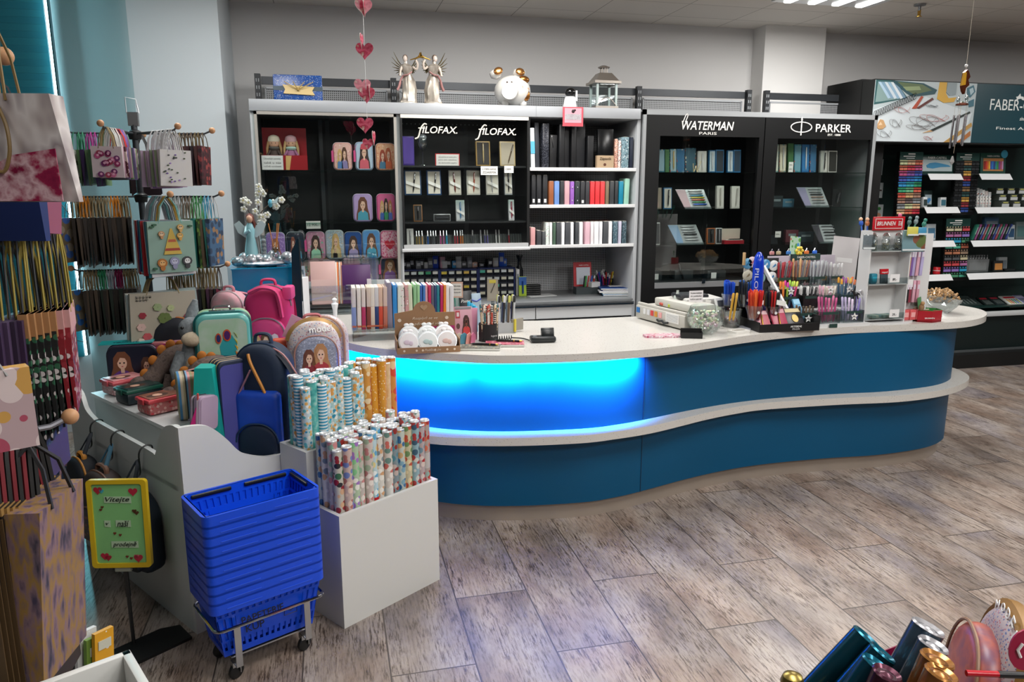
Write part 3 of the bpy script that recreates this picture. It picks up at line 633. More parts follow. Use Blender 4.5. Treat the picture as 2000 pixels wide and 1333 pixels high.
pencil_case(734,277,772,330,YD,'orange pencil case with two red haired girls, top shelf right of three',dots('#e8b08a',['#dd8a68','#f2d0b0'],60,.35),'#d08a66',[('#c0603a','#e06a40',.14,.5,.8),('#a8452c','#4a7fa0',-.16,.5,.72)],DSH[0],group=G_)
pencil_case(690,377,727,431,YD,'lilac pencil case with a girl in a striped jumper, middle shelf','#b9a0d0','#a08ac0',[(br,'#4aa0b8',0,.85,.86)],DSH[1],group=G_)
pencil_case(736,377,772,431,YD,'hot pink pencil case with three standing girls, middle shelf','#e0679a','#d24f88',[(bl_h,'#3a5fb0',-.22,.36,.72),(dk,'#3a9a6a',0,.4,.8),('#c98050','#5a70c8',.22,.36,.74)],DSH[1],group=G_)
pencil_case(519,440,556,495,YD,'purple glitter pencil case with a butterfly girl, behind the cloud figurine',dots('#9a78b8',['#c9a8dc','#7a55a0'],90,.35,.3),'#a07fc0',[('#a0644a','#d0b0e0',0,.7,.75)],DSH[2],group=G_)
pencil_case(560,440,594,495,YD,'black pencil case with two girls in blue, lower shelf','#22202c','#17151f',[('#8a4a30','#3a4a80',-.15,.45,.8),(dk,'#5aa0c0',.17,.42,.78)],DSH[2],group=G_)
pencil_case(598,441,634,496,YD,'green and pink pencil case with a girl holding a panda',dots('#c08aa0',['#7fb8a0','#d8a0b8'],50,.4),'#cf8fae',[(dk,'#9fd8b8',0,.8,.84)],DSH[2],group=G_,extra='tag')
pencil_case(636,438,671,495,YD,'silver glitter pencil case with a blonde mother and child',dots('#a9b9c6',['#e0e6ea','#c8b090','#8fa6b8'],110,.4,.3),'#b9bfc6',[(bl_h,'#e0c890',.05,.7,.85),('#e6c68a','#e8b8a8',0,.4,.45)],DSH[2],group=G_)
pencil_case(673,439,706,492,YD,'dark blue pencil case with a girl holding a cat','#1d4f96','#163f7c',[('#4a3228','#a89ac8',0,.85,.82)],DSH[2],group=G_)
pencil_case(708,437,742,493,YD,'sky blue pencil case with a girl in a rainbow top','#5c9ad6','#7ab0e0',[('#6b4632','#48a8c8',0,.85,.85)],DSH[2],group=G_)
pencil_case(743,438,779,492,YD,'pink pencil case covered in hearts with a red heart',dots('#f0b8c8',['#d84a78','#e87a9a'],75,.42),'#d8668a',[],DSH[2],group=G_,extra='heart')
pencil_case(576,505,590,548,YD,'red flowered pencil case at the left of the floor row',dots('#d89aa0',['#b03a48','#e8d0b0'],60,.4),'#b04a58',[],DSH[3],group=G_)
pencil_case(592,504,627,548,YD,'floral pencil case with a blonde girl in the floor row',dots('#d8a8a0',['#c04a58','#6aa088'],55,.4),'#c87a80',[('#e0bc80','#d07890',.05,.8,.9)],DSH[3],group=G_)
pencil_case(629,504,666,548,YD,'plain lilac pencil case behind the pink notepads','#a890b0','#9a84a8',[],DSH[3],group=G_)
pencil_case(668,502,704,548,YD,'pink plush fronted pencil case behind the notepads',blots(['#c87098','#dd9ab8'],40,.7),'#b880a0',[],DSH[3],group=G_)
pencil_case(706,503,740,548,YD,'mauve pencil case with unicorn eyes in the floor row','#a590b4','#937fa8',[('#e0d0e0','#c8b8d8',0,.3,.3)],DSH[3],group=G_)
pencil_case(743,502,780,548,YD,'navy pencil case with a brown haired girl in a shiny purple top','#1c2238','#c07a8a',[('#8a5530','#8a5aa8',0,.9,.92)],DSH[3],group=G_,extra='tag')
def card(px0,py0,px1,py1,Y,lab,txt=None,col='#e8e6e0',tcol='#333333',rz=0,rx=0,name='price_card',cat='card',z=None,group=None):
 xa,z_,ww,hh=face(px0,py0,px1,py1,Y);z_=z if z is not None else z_
 t=T(name,lab,cat,Tm(xa+ww/2,Y,z_,rz,rx),group)
 MB().box((0,0,hh/2),(ww,.0015,hh),mat(col,.6)).out('card',t)
 if txt:
  L=txt.split('|')
  for i,s_ in enumerate(L):
   words(s_,ww*.8,Tm(0,-.0012,hh*(1-(i+.5)/len(L)*.8-.1)),mat(tcol,.6),t,height=min(hh*.5/len(L),ww*.2))
 return t
card(598,432,626,447,YD-.03,'handwritten white price card over the panda pencil case','12 900,-')
xa,z_,ww,hh=face(510,245,598,330,YD)
db=T('red_doll_box','open red gift box standing behind the two dolls','box',Tm(xa+ww/2,YD+.02,DSH[0]))
REDB=mat('#a01620',.35)
MB().box((0,.14,hh/2),(ww,.02,hh),REDB).out('lid',db)
b=MB();b.box((0,-.0,hh*.17),(ww,.008,hh*.34),REDB).box((0,.06,.004),(ww,.12,.008),REDB).box((-ww/2,.06,hh*.17),(.006,.12,hh*.34),REDB).box((ww/2,.06,hh*.17),(.006,.12,hh*.34),REDB)
b.out('tray',db)
MB().plate([(ww*.02,0),(ww*.1,0),(ww*.16,hh*.33),(ww*.03,hh*.33)],-.008,-.005,mat('#d8b070',.4)).out('gold_ribbon',db)
def doll(px,lab,hat,dress,scarf,hair):
 q=P(px,330,Y=YD+.08);t=T('rag_doll',lab,'doll',Tm(q.x,YD+.09,DSH[0]+.012));k=hh/.36
 K=Matrix.Scale(k,4)
 MB().lathe([(.001,.0),(.06,.0),(.058,.06),(.035,.15),(.02,.17)],mat(dress,.8,bump=80),K).out('dress',t)
 MB().ball((0,-.005,.215),(.046,.042,.048),mat('#d9a98c',.7),K,16,10).out('head',t)
 MB().ball((-.016,-.046,.212),.004,BLACK,K,6,5).ball((.016,-.046,.212),.004,BLACK,K,6,5).out('eyes',t)
 MB().lathe([(.05,.225),(.05,.245),(.042,.268),(.02,.28),(.001,.283)],mat(hat,.8),K,16).out('knit_hat',t)
 MB().tube(ell3(.034,.17),.016,mat(scarf,.8),K,closed=True).out('scarf',t)
 for sx in(-1,1):MB().tube([(sx*.042,-.01,.23),(sx*.056,-.02,.17),(sx*.06,-.02,.11)],[.012,.012,.006],mat(hair,.8),K).out('plait',t)
 for sx in(-1,1):MB().tube([(sx*.03,-.02,.15),(sx*.055,-.04,.11),(sx*.03,-.06,.08)],.012,mat(dress,.8),K).out('arm',t)
def ell3(r,z,n=12):return[(r*math.cos(2*PI*i/n),r*math.sin(2*PI*i/n),z)for i in range(n)]
doll(538,'rag doll in a cream hat in front of the red box','#d9cdb8','#4a3a34','#5a5550','#a8845a')
doll(571,'rag doll in a pink hat and mint scarf in front of the red box','#c9a0a6','#a0688c','#a9c8bc','#c0a070')
card(511,301,553,329,YD-.02,'white printed notice card in front of the cream hatted doll','Okouzlující panenky|také u nás|ručně vyrobené','#e4e4e2','#777777',z=DSH[0])
# ==== INSIDE THE PEN CABINET
YPN=YC+.1
def pen_box(px0,py0,px1,py1,Y,lab,outer,inner,pen,z,tilt=0,dp=.03,group='boxed pens in the pen cabinet',name='pen_box',lean=.12,sash=True,cap=None):
 xa,z_,ww,hh=face(px0,py0,px1,py1,Y)
 t=T(name,lab,'pen box',Tm(xa+ww/2,Y,z,0,-lean),group)
 MB().rbox((0,dp/2,hh/2),(ww,dp,hh),.002,mat(outer,.4)).out('box',t)
 MB().box((0,-.001,hh/2),(ww*.84,.002,hh*.9),mat(inner,.6)).out('insert',t)
 if pen:pen_on(t,ww*.0,hh*.1,hh*.8,pen,tilt,cap)
 if sash:MB().plate([(-ww*.42,hh*.45),(ww*.42,hh*.25),(ww*.42,hh*.38),(-ww*.42,hh*.58)],-.013,-.012,mat('#f2f0ea',.5)).out('ribbon',t)
 return t
def pen_on(t,x,z,L,col,tilt=0,cap=None,y=-.008,name='pen',r=.0055):
 M=Tm(x,y,z,0,0,tilt)
 p=MB().lathe([(.0012,0),(r*.7,L*.1),(r,L*.16),(r,L*.55)],mat(col,.25,.2),M,8)
 p.lathe([(r*1.12,L*.55),(r*1.12,L*.94),(r*.8,L)],mat(cap or col,.25,.3),M,8).box((0,-r*1.3,L*.8),(.002,.002,L*.3),STEEL,M)
 return p.out(name,t)
z0_=PSH[0]
pen_box(786,265,809,322,YPN,'tall purple box with a white base on the top pen shelf','#4a3590','#5a42a0',None,z0_,sash=False,lean=.0)
xa,z_,ww,hh=face(816,262,837,323,YPN)
gv=T('wine_glass','glass goblet wrapped in clear film on the top pen shelf','glass',Tm(xa+ww/2,YPN+.03,z0_))
GL=mat('#c9d0d2',.1,.4)
MB().lathe([(ww*.42,0),(ww*.4,.004),(.005,.012),(.004,hh*.48),(ww*.3,hh*.56),(ww*.48,hh*.75),(ww*.42,hh*.88)],glass('#dfe6e6',.25),n=16).out('bowl_and_stem',gv)
MB().ball((0,0,hh*.9),(ww*.42,ww*.4,hh*.12),mat('#aeb4b8',.2,.5,bump=60)).ball((0,0,hh*.78),(ww*.3,ww*.3,hh*.1),mat('#8d9396',.2,.5)).out('foil_ball',gv)
rn=card(852,302,896,324,YPN-.02,'red bordered notice card on the top pen shelf','ZDARMA K NÁKUPU|pera vám zabalíme|do dárkového papíru','#e8e4e0','#888888',z=z0_)
xa,z_,ww,hh=face(852,302,896,324,YPN-.02)
MB().box((0,.002,hh/2),(ww*1.08,.0015,hh*1.14),mat('#c8383a',.4)).out('red_border',rn)
pen_box(930,274,958,323,YPN,'open golden wooden box with two small figures','#a8864a','#2a2420','#c8b080',z0_,sash=False,group=None,name='golden_box')
pen_box(977,275,1007,324,YPN,'pale gold gift carton printed with a quill','#c9b080','#b8ac98','#6a5a48',z0_,.3,sash=False,group=None,name='golden_carton')
MB().box((X(962,320)-X(962,320),0,0),(.001,.001,.001),WHITE)
card(939,325,972,342,YC-.012,'handwritten card taped below the pen shelf, left of two','K VÝBĚRU NÁPLNĚ|ZDARMA','#e6e4de',name='taped_card')
card(985,324,1003,338,YC-.012,'small handwritten price card taped below the pen shelf','1289,-','#e6e4de',name='taped_card')
z1_=PSH[1]
for a,b_,l,pc_,tl,op in((790,823,'wide open white pen box with a black fountain pen','#1a1c20',.12,'#23456b'),(834,862,'white pen box with a black fountain pen and white ribbon','#16181c',.1,'#2a4f80'),(877,901,'white pen box with a dark red pen','#7a2a20',-.06,'#c9c5bc'),(912,938,'white pen box with a coral pen','#b05038',.06,'#d8d4cc'),(950,974,'white pen box with a silver pen','#b8b8b8',-.08,'#d8d4cc'),(986,1001,'narrow white pen box with a black and silver pen','#26282c',.0,'#b9bcc0')):
 pen_box(a,331,b_,380,YPN,l+' on the upper glass shelf',op,'#dcd6c8',pc_,z1_,tl)
z2_=PSH[2]
pen_box(808,398,825,431,YPN,'small orange wooden case with a dark pen','#a8703c','#2a2622','#17181a',z2_,sash=False)
xa,z_,ww,hh=face(847,416,880,430,YPN)
t=T('cufflink_case','low dark case with a silver pen lying in it','pen box',Tm(xa+ww/2,YPN,z2_))
MB().rbox((0,.02,hh/2),(ww,.04,hh),.002,mat('#a9adaf',.3,.6)).box((0,-.001,hh/2),(ww*.92,.002,hh*.8),mat('#1a1c1e',.5)).out('case',t)
MB().box((0,-.006,hh*.5),(ww*.7,.006,.008),CHROME).out('pen',t)
pen_box(891,390,908,431,YPN,'white pen box with a blue pen in the middle of the lower pen shelf','#dcdcdc','#c8ccd0','#4a88b8',z2_,0)
pen_box(994,390,1005,431,YPN,'narrow white pen box with a pink pen at the right of the lower pen shelf','#e0e0e0','#d0d0d4','#a83a50',z2_,0)
z3_=zt1+.028
pen_box(795,443,808,480,YPN-.03,'white boxed pen pair at the left of the pen row','#dedcd8','#cfcfcb','#9a9a9a',z3_,0,sash=False)
rk=T('clear_pen_rack','long clear ribbed rack holding the pen row in the pen cabinet','rack',Tm((x1+xr)/2+.03,YPN+.05,z3_))
b=MB();wr=(xr-x1)*.9
b.box((0,0,.045),(wr,.004,.09),mat('#39403f',.3,.2),Tm(0,.03,0,0,-.3))
for i in range(44):b.box((-wr/2+wr*i/43,-.005,.045),(.002,.014,.09),mat('#8f9896',.3,.3),Tm(0,.03,0,0,-.3))
b.out('ribbed_panel',rk)
pens=[(815,'#8a7a44','olive gold'),(820,'#a88a50','gold'),(826,'#c89a60','pale copper'),(837,'#2f60a8','blue and silver'),(843,'#2a2a2c','black patterned'),(848,'#505458','grey patterned'),(853,'#1a1a1c','black and white'),(862,'#c85a9a','pink, left'),(868,'#c86aa8','pink, right'),(874,'#2aa8d0','cyan'),(890,'#b03a48','dark red, first'),(895,'#c0444c','dark red, second'),(901,'#c8703c','copper, first'),(905,'#c87a3a','copper, second'),(925,'#4a4c50','graphite'),(941,'#c8c8cc','silver, left'),(949,'#5a5890','violet, first'),(954,'#6a60a0','violet, second'),(971,'#c9cac8','white, first'),(977,'#d0d0cc','white, second'),(996,'#8a2030','wine red')]
for px,c_,l in pens:
 q=P(px,478,Y=YPN-.02)
 t=T('pen','upright '+l+' pen in the clear rack of the pen cabinet','pen',Tm(q.x,YPN+.0,z3_+.003,0,-.25),'pens in the clear rack')
 m=MB().lathe([(.001,0),(.005,.015),(.006,.02),(.006,.08)],mat(c_,.25,.3),n=8);m.out('barrel',t)
 MB().lathe([(.0064,.08),(.0064,.12),(.004,.128)],mat(c_ if 'pink' in l or 'cyan' in l else '#c9c9cb',.2,.6),n=8).box((0,-.008,.105),(.002,.002,.04),CHROME).out('cap',t)
# ==== ON THE WALL WORKTOP
YW=YC+.46
def drawers_box(px0,py0,px1,py1,cols,rows,lab,tints):
 xa,z_,ww,hh=face(px0,py0,px1,py1,YW-.12)
 t=T('drawer_organiser',lab,'organiser',Tm(xa+ww/2,YW-.12,zw),'blue small parts drawer cabinets')
 hh=hh+z_-zw if z_>zw else hh
 NB=mat('#10255c',.4)
 MB().box((0,.08,hh/2),(ww,.15,hh),mat('#12192e',.5)).box((-ww/2,.07,hh/2),(.012,.17,hh+.006),NB).box((ww/2,.07,hh/2),(.012,.17,hh+.006),NB).box((0,.07,hh),(ww,.17,.008),NB).out('shell',t)
 for r in range(rows):
  for c in range(cols):
   cx=-ww/2+ww*(c+.5)/cols;cz=hh*(r+.5)/rows
   d=MB().rbox((cx,-.004,cz),(ww/cols*.86,.012,hh/rows*.8),.002,mat('#0b0e18',.3));d=d.out('drawer',t)
   MB().box((cx,-.012,cz+hh/rows*.1),(ww/cols*.7,.002,hh/rows*.36),mat(random.choice(tints),.5)).out('label',d)
   MB().box((cx,-.012,cz-hh/rows*.26),(ww/cols*.26,.008,.006),mat('#0b0e18',.3)).out('grip',d)
TI=['#d8d6c8','#e0dfd8','#cfd6c8','#dcd8c0','#d6dede']
drawers_box(787,528,857,568,5,4,'blue small parts drawer cabinet, left of three',TI+['#2f9a6a','#a9d8b8'])
drawers_box(860,527,932,570,5,4,'blue small parts drawer cabinet, middle of three',TI+['#e0c84a','#e0b850'])
drawers_box(935,524,1004,572,5,4,'blue small parts drawer cabinet, right of three',TI+['#4ab09a'])
hz=P(850,528,Y=YW-.05).z
cartons=[(789,18,'#2a2c30'),(797,14,'#5a5d62'),(806,22,'#1d1f24'),(816,16,'#85888c'),(824,20,'#2a2c2e'),(832,12,'#d0d2d0'),(841,20,'#6a6d72'),(852,24,'#1c3fb0'),(864,22,'#d8a8b8'),(868,14,'#d4d4d6'),(878,18,'#2a2d30'),(888,14,'#3a90c8'),(897,22,'#c8c9cb'),(907,12,'#55585c'),(917,20,'#8a8d92'),(927,10,'#d8b0a0'),(940,8,'#3a3d44'),(956,16,'#25282c'),(970,18,'#dcdcda'),(980,28,'#1a4fc0'),(986,16,'#2a6ad0')]
hr=random.Random(3)
for i,(px,h_,c_)in enumerate(cartons):
 q=P(px,520,Y=YW-.03);sz=h_/1466*6.4
 b=T('blister_pack',{'#1c3fb0':'blue blister pack','#d8a8b8':'pale pink carton','#1a4fc0':'tall blue ink pack','#2a6ad0':'short blue ink pack','#dcdcda':'broad white carton'}.get(c_,('dark' if int(c_[1:3],16)<100 else 'pale')+' small stationery pack')+(', number %d from the left'%(i+1)if 0 else '')+' lying on the drawer cabinets '+('at left' if i<8 else 'in the middle' if i<16 else 'at right'),'pack',Tm(q.x,YW-.02+hr.random()*.03,hz+.012,hr.uniform(-.3,.3)),'small packs on the drawer cabinets')
 MB().rbox((0,0,sz/2),(.045,.05,sz),.003,mat(c_,.3)).out('pack',b)
 MB().box((0,-.027,sz*.55),(.028,.002,sz*.35),mat('#c9cbd0',.4)).out('label',b)
q0=P(1012,560,Y=YW-.12)
t=T('white_binder_block','narrow white box file right of the drawer cabinets','box file',Tm(q0.x-.0,YW-.1,zw));MB().rbox((0,.05,.115),(.03,.12,.23),.003,mat('#dddedd',.5)).box((0,-.012,.17),(.018,.002,.04),mat('#9aa0a4',.5)).out('body',t)
xa,z_,ww,hh=face(1014,530,1028,567,YW-.14)
t=T('hanging_pack','blue and yellow blister pack with a blue marker beside the black box','pack',Tm(xa+ww/2,YW-.14,zw,0,-.08))
MB().rbox((0,0,.085),(ww*1.1,.012,.17),.004,mat('#b9d84a',.35)).box((0,-.007,.13),(ww*1.05,.002,.07),mat('#3a6fc0',.35)).out('card',t)
MB().lathe([(.003,.02),(.007,.03),(.007,.13)],mat('#1b4aa0',.3),Tm(0,-.014,0),8).out('marker',t)
t=T('wrapped_bottle','black bottle in clear wrap behind the blue marker pack','bottle',Tm(xa+ww/2+.01,YW+.02,zw));MB().lathe([(.035,0),(.035,.2),(.02,.25),(.018,.3),(.03,.34)],mat('#26292c',.15,.2),n=12).out('body',t)
q=P(1041,568,Y=YW-.12)
t=T('black_box','low black ribbed box on a white sheet on the wall worktop','box',Tm(q.x,YW-.1,zw+.003));b=MB()
for i in range(5):b.rbox((0,0,.012+i*.018),(.13,.09,.015),.003,mat('#141517',.3))
b.out('ribbed_body',t)
t=tag(MB().box((0,0,.0015),(.25,.16,.003),mat('#d0d2d2',.5)).out('paper_sheet',None,Tm(q.x+.06,YW-.13,zw,.15)),'white sheet under the black ribbed box','paper')
xa,z_,ww,hh=face(1122,505,1160,566,YW-.1)
t=T('pen_display_stand','red backed cardboard pen display on the wall worktop','display stand',Tm(xa+ww/2,YW-.1,zw))
MB().box((0,.03,hh*.5),(ww*.92,.008,hh),mat('#c01f2a',.4),Tm(0,0,0,0,-.12)).out('back_board',t)
MB().box((.005,.022,hh*.56),(ww*.7,.002,hh*.55),mat('#d5dbe6',.5),Tm(0,0,0,0,-.12)).out('printed_sheet',t)
words('FABER CASTELL',ww*.5,Tm(0,.014,hh*.9,0,-.12),WHITE,t)
MB().prism([(-ww/2,-.06),(ww*.62,-.06),(ww*.62,.03),(-ww/2,.03)],0,hh*.22,mat('#3d4548',.5)).out('tray',t)
t2=T('paper_block','small white paper block in the red pen display tray','paper block',Tm(xa+ww*.9,YW-.11,zw+hh*.22));MB().box((0,-.01,.02),(.09,.09,.04),mat('#e4e4e4',.5),Tm(0,0,0,.3)).box((0,-.01,.042),(.088,.088,.003),mat('#f2f2f2',.6),Tm(0,0,0,.3)).out('sheets',t2)
def up_pen(px,py,Y,zb_,L,col,lab,group,tip=None,lean=0,leany=0,r=.006,cap=None,name='pen',cat='pen'):
 q=P(px,py,Y=Y);return up_pen_at(q.x,Y,zb_,L,col,lab,group,tip,lean,leany,r,cap,name,cat)
def up_pen_at(x,y,zb_,L,col,lab,group,tip=None,lean=0,leany=0,r=.006,cap=None,name='pen',cat='pen'):
 t=T(name,lab,cat,Tm(x,y,zb_,0,leany,lean),group)
 c_=mat(col,.35)if isinstance(col,str)else col
 MB().lathe([(r*.3,0),(r,.015),(r,L*.8)],c_,n=7).out('barrel',t)
 MB().lathe([(r*1.1,L*.8),(r*1.1,L*.97),(r*.6,L)],(mat(cap,.35)if isinstance(cap,str)else cap)or c_,n=7).out('cap',t)
 return t
for i,(px,c_)in enumerate(((1139,'#1f2226'),(1142,'#49b04a'),(1147,'#d0402a'),(1153,'#2a60c0'),(1158,'#c83030'))):
 up_pen(px,545,YW-.12,zw+.03,.13,c_,['black','green','orange red','blue','red'][i]+' marker in the red pen display','markers in the red pen display',lean=.12,cap='#e8e8e8' if i>3 else None)
q=P(1187,562,Y=YW-.05)
t=T('pencil_cup','wire cup crammed with pens and pencils in the worktop corner','pencil cup',Tm(q.x,YW+.0,zw));b=MB()
for k in range(4):b.tube(ell3(.062,.01+.035*k,20),.003,mat('#3a3d40',.4),closed=True)
for k in range(16):a=2*PI*k/16;b.tube([(.062*math.cos(a),.062*math.sin(a),0),(.062*math.cos(a),.062*math.sin(a),.115)],.002,mat('#3a3d40',.4),n=4)
b.lathe([(.001,0),(.06,0),(.06,.004)],mat('#3a3d40',.4)).out('mesh_wall',t)
for i in range(26):
 a=hr.uniform(0,2*PI);rr=.05*math.sqrt(hr.random());c_,nm=hr.choice([('#1f57b0','blue'),('#c02a2a','red'),('#2a8a4a','green'),('#d8c23a','yellow'),('#8a3a90','purple'),('#1b1c1e','black'),('#d86a2a','orange'),('#2aa0b8','turquoise')])
 up_pen_at(q.x+rr*math.cos(a),YW+rr*math.sin(a),zw+.005,hr.uniform(.14,.19),c_,nm+' pen in the crammed wire cup','pens in the wire cup on the worktop',lean=.3*rr/.05*math.cos(a),leany=-.25*rr/.05*math.sin(a),cap=hr.choice([None,'#dddddd']))
for i,(c_,l)in enumerate((('#2f6a9a','blue pad at the bottom of'),('#8fc0d8','pale blue pad in'),('#d8dade','white pad in'),('#5a5a90','violet pad in'),('#1d3f7a','dark blue pad on top of'))):
 q=P(1207,574,Y=YC+.2);t=T('writing_pad',l+' the pile of pads in the worktop corner','pad',Tm(q.x+hr.uniform(-.02,.02),YC+.24,zw+.001+i*.0135,-.2+hr.uniform(-.06,.06)),'pile of pads in the worktop corner')
 MB().rbox((0,0,.0065),(.3,.24,.012),.002,mat(c_,.4)).out('cover',t);MB().box((.002,-.001,.0065),(.298,.24,.007),mat('#e8e6e0',.6)).out('pages',t)
tag(MB().box((0,0,.001),(.13,.07,.002),WHITE).out('paper_slip',None,Tm(q.x-.0,YC+.26,zw+.07,-.1)),'white slip lying on top of the pile of pads','paper')
# ==== BLACK PEN CABINETS
bx0,bx1,bxm=X(1256,213),X(1713,227),X(1494,228)
bz1=Z(1480,219.5)
def black_cab(xa,xb,gx0,gx1,gtop,gbot,lab,first):
 t=T('brand_cabinet',lab,'cabinet',Tm((xa+xb)/2,YC,0));cx=(xa+xb)/2;W=xb-xa
 K=mat('#08090a',.42,0,0,.35);SL=mat('#9fa2a4',.35,.3)
 zg1,zg0=gtop,gbot
 MB().box((0,0,bz1-.02),(W,.03,.04),SL).box((0,.35,bz1-.01),(W,.7,.02),SL).out('top_cap',t)
 if first:MB().box((-W/2+.014,0,bz1/2),(.028,.03,bz1),SL).out('silver_edge',t)
 else:MB().box((W/2-.016,0,bz1/2),(.032,.03,bz1),SL).out('silver_edge',t)
 MB().box((-W/2+.006,.36,bz1/2),(.012,.66,bz1-.03),SL if first else K).box((W/2-.006,.36,bz1/2),(.012,.66,bz1-.03),K if first else SL).out('sides',t)
 MB().box((0,.5,bz1/2),(W-.04,.012,bz1-.06),mat('#0c0d0e',.5)).out('back',t)
 il,ir=gx0-cx,gx1-cx;L=-W/2+(.028 if first else.004);R_=W/2-(.004 if first else.032)
 f=MB().box(((L+R_)/2,0,(bz1-.04+zg1)/2),(R_-L,.028,bz1-.04-zg1),K).box(((L+il)/2,0,(zg1)/2),(il-L,.028,zg1),K).box(((R_+ir)/2,0,zg1/2),(R_-ir,.028,zg1),K).box(((il+ir)/2,0,zg0/2-.02),(ir-il,.028,zg0-.04),K)
 f.out('front_frame',t)
 MB().box(((il+ir)/2,.01,zg0-.02),(ir-il,.05,.045),mat('#a6a8aa',.3,.6)).out('lower_track',t)
 mid=(il+ir)/2
 for s_ in(-1,1):
  g=MB().box((mid+s_*(ir-il)/4,.008+.006*s_,(zg0+zg1)/2),((ir-il)/2+.03,.005,zg1-zg0),glass('#f6f9f8',.045)).out('glass_door',t)
 if first:MB().box((mid+.0,-.012,zg0+.01),(.03,.02,.04),CHROME).out('lock',t)
 return t,cx
wg0,wg1=X(1283,400),X(1473,400)
W1,wc_=black_cab(bx0,bxm,wg0,wg1,Z(1375,267),Z(1340,552),'tall black glass fronted cabinet lettered for fountain pens of Paris',True)
pg0,pg1=X(1509,400),X(1687,400)
W2,pc_x=black_cab(bxm,bx1,pg0,pg1,Z(1600,272),Z(1600,552),'tall black glass fronted cabinet lettered with an oval arrow emblem',False)
LT=mat('#eceae4',.4)
words('WATERMAN',X(1432,246)-X(1330,246),Tm(X(1381,246)-wc_,-.016,Z(1381,246)),LT,W1,shear=.2,height=.07,bold=.012)
words('PARIS',X(1398,260)-X(1364,260),Tm(X(1381,260)-wc_,-.016,Z(1381,261)),LT,W1,height=.022)
m=MB();xw=X(1337,232)-wc_;zz=Z(1337,232)
m.tube(catmull([(xw-.02,-.016,zz-.03),(xw,-.016,zz+.02),(xw+.014,-.016,zz+.036),(xw+.02,-.016,zz+.02),(xw-.0,-.016,zz-.03)],5),.004,LT,n=4).out('swash',W1)
words('PARKER',X(1661,251)-X(1592,251),Tm(X(1626,251)-pc_x,-.016,Z(1626,251)),LT,W2,height=.066,bold=.004)
words('EST. 1888',X(1640,264)-X(1615,264),Tm(X(1627,264)-pc_x,-.016,Z(1627,264)),LT,W2,height=.016)
ex,ez=X(1563,249)-pc_x,Z(1563,249)
m=MB().tube([(ex+.1*math.cos(a),-.016,ez+.042*math.sin(a))for a in[2*PI*i/40 for i in range(40)]],.0045,LT,closed=True,n=6)
m.box((ex,-.016,ez),(.009,.004,.135),LT).plate([(ex-.009,ez+.06),(ex+.009,ez+.06),(ex,ez+.085)],-.018,-.014,LT).out('arrow_emblem',W2)
YB_=YC+.1
def shz(py,px=1375):return P(px,py,Y=YB_).z
WS=[shz(337),shz(408),shz(477)];WF=shz(545)
PS=[shz(337,1600),shz(405,1600),shz(475,1600)]
for z in WS:MB().box(((wg0+wg1)/2-wc_,.26,z-.004),(wg1-wg0+.05,.44,.007),glass('#cfe4dd',.06)).out('glass_shelf',W1)
for z in PS:MB().box(((pg0+pg1)/2-pc_x,.26,z-.004),(pg1-pg0+.05,.44,.007),glass('#cfe4dd',.06)).out('glass_shelf',W2)
MB().box(((wg0+wg1)/2-wc_,.26,WF-.01),(wg1-wg0,.44,.02),mat('#141617',.4)).out('floor_board',W1)
GW='boxed pens in the black pen cabinets'
FL=lambda a:dots(a,['#5fa0a8','#c86a60','#e0d8c0','#2a6a7a'],55,.4)
def pbx(px0,py0,px1,py1,z,lab,outer,inner,pen,tilt=0,sash=False,lean=.08,two=False):
 t=pen_box(px0,py0,px1,py1,YB_,lab,'#888888',inner,pen,z,tilt,sash=sash,group=GW,lean=lean)
 for c in kids(t):
  if c.name.startswith('box'):c.data.materials[0]=outer if not isinstance(outer,str)else mat(outer,.4)
 return t
pbx(1283,290,1299,335,WS[0],'blue flowered pen carton at the left of the top shelf',FL('#3a7f9a'),'#9fc0cc',None)
pbx(1300,290,1308,335,WS[0],'narrow green pen carton on the top shelf','#5f8f60','#4f7f50',None)
pbx(1310,289,1322,335,WS[0],'flowered pen carton with a gold pen on the top shelf',FL('#5f9ab0'),'#a9c0c8','#c8a860')
pbx(1323,289,1338,335,WS[0],'flowered pen carton with a blue slot on the top shelf',FL('#4a7fa8'),'#2f6a94',None)
pbx(1340,287,1360,335,WS[0],'dark flowered pen carton at the middle of the top shelf',FL('#2f5a70'),'#3a5f6f',None)
pbx(1364,296,1381,338,WS[0],'plain white pen box with a white pen on the top shelf','#dcdad4','#d8d4cc','#e8e8e8')
pbx(1386,291,1398,335,WS[0],'blue cased pen box with a white pen, left of the two blue ones','#2a6fa0','#c0d0d8','#e0e0e0')
pbx(1399,290,1415,335,WS[0],'blue cased box with an empty rounded slot','#2f7ab0','#26303a',None)
pbx(1422,291,1433,335,WS[0],'blue cased pen box with a white pen, right of the two blue ones','#2a6fa0','#c0d0d8','#e0e0e0')
pbx(1434,290,1448,335,WS[0],'blue cased box with a dark slot at the right end','#2f7ab0','#22384a',None)
m=MB().tube(catmull([(0,0,.07),(.01,0,.0),(.03,0,.05),(.04,0,.0),(.07,0,.09)],5),.004,mat('#d8c8a0',.3,.3),n=5);q=P(1352,335,Y=YB_-.03)
tag(m.out('gold_script_sign',None,Tm(q.x,YB_-.04,WS[0]+.003)),'small gold script letter sign on the top pen shelf','sign')
pbx(1282,365,1293,407,WS[1],'brown pen box at the left of the second shelf','#8a8072','#a89a88',None)
pbx(1297,365,1313,407,WS[1],'white pen box with a black striped pen on the second shelf','#2f6fa0','#d8d4c8','#1c1e22',.05)
pbx(1401,360,1415,405,WS[1],'white pen box with a fountain pen, left of two on the second shelf','#d6d2ca','#d6d2ca','#c9c4b8')
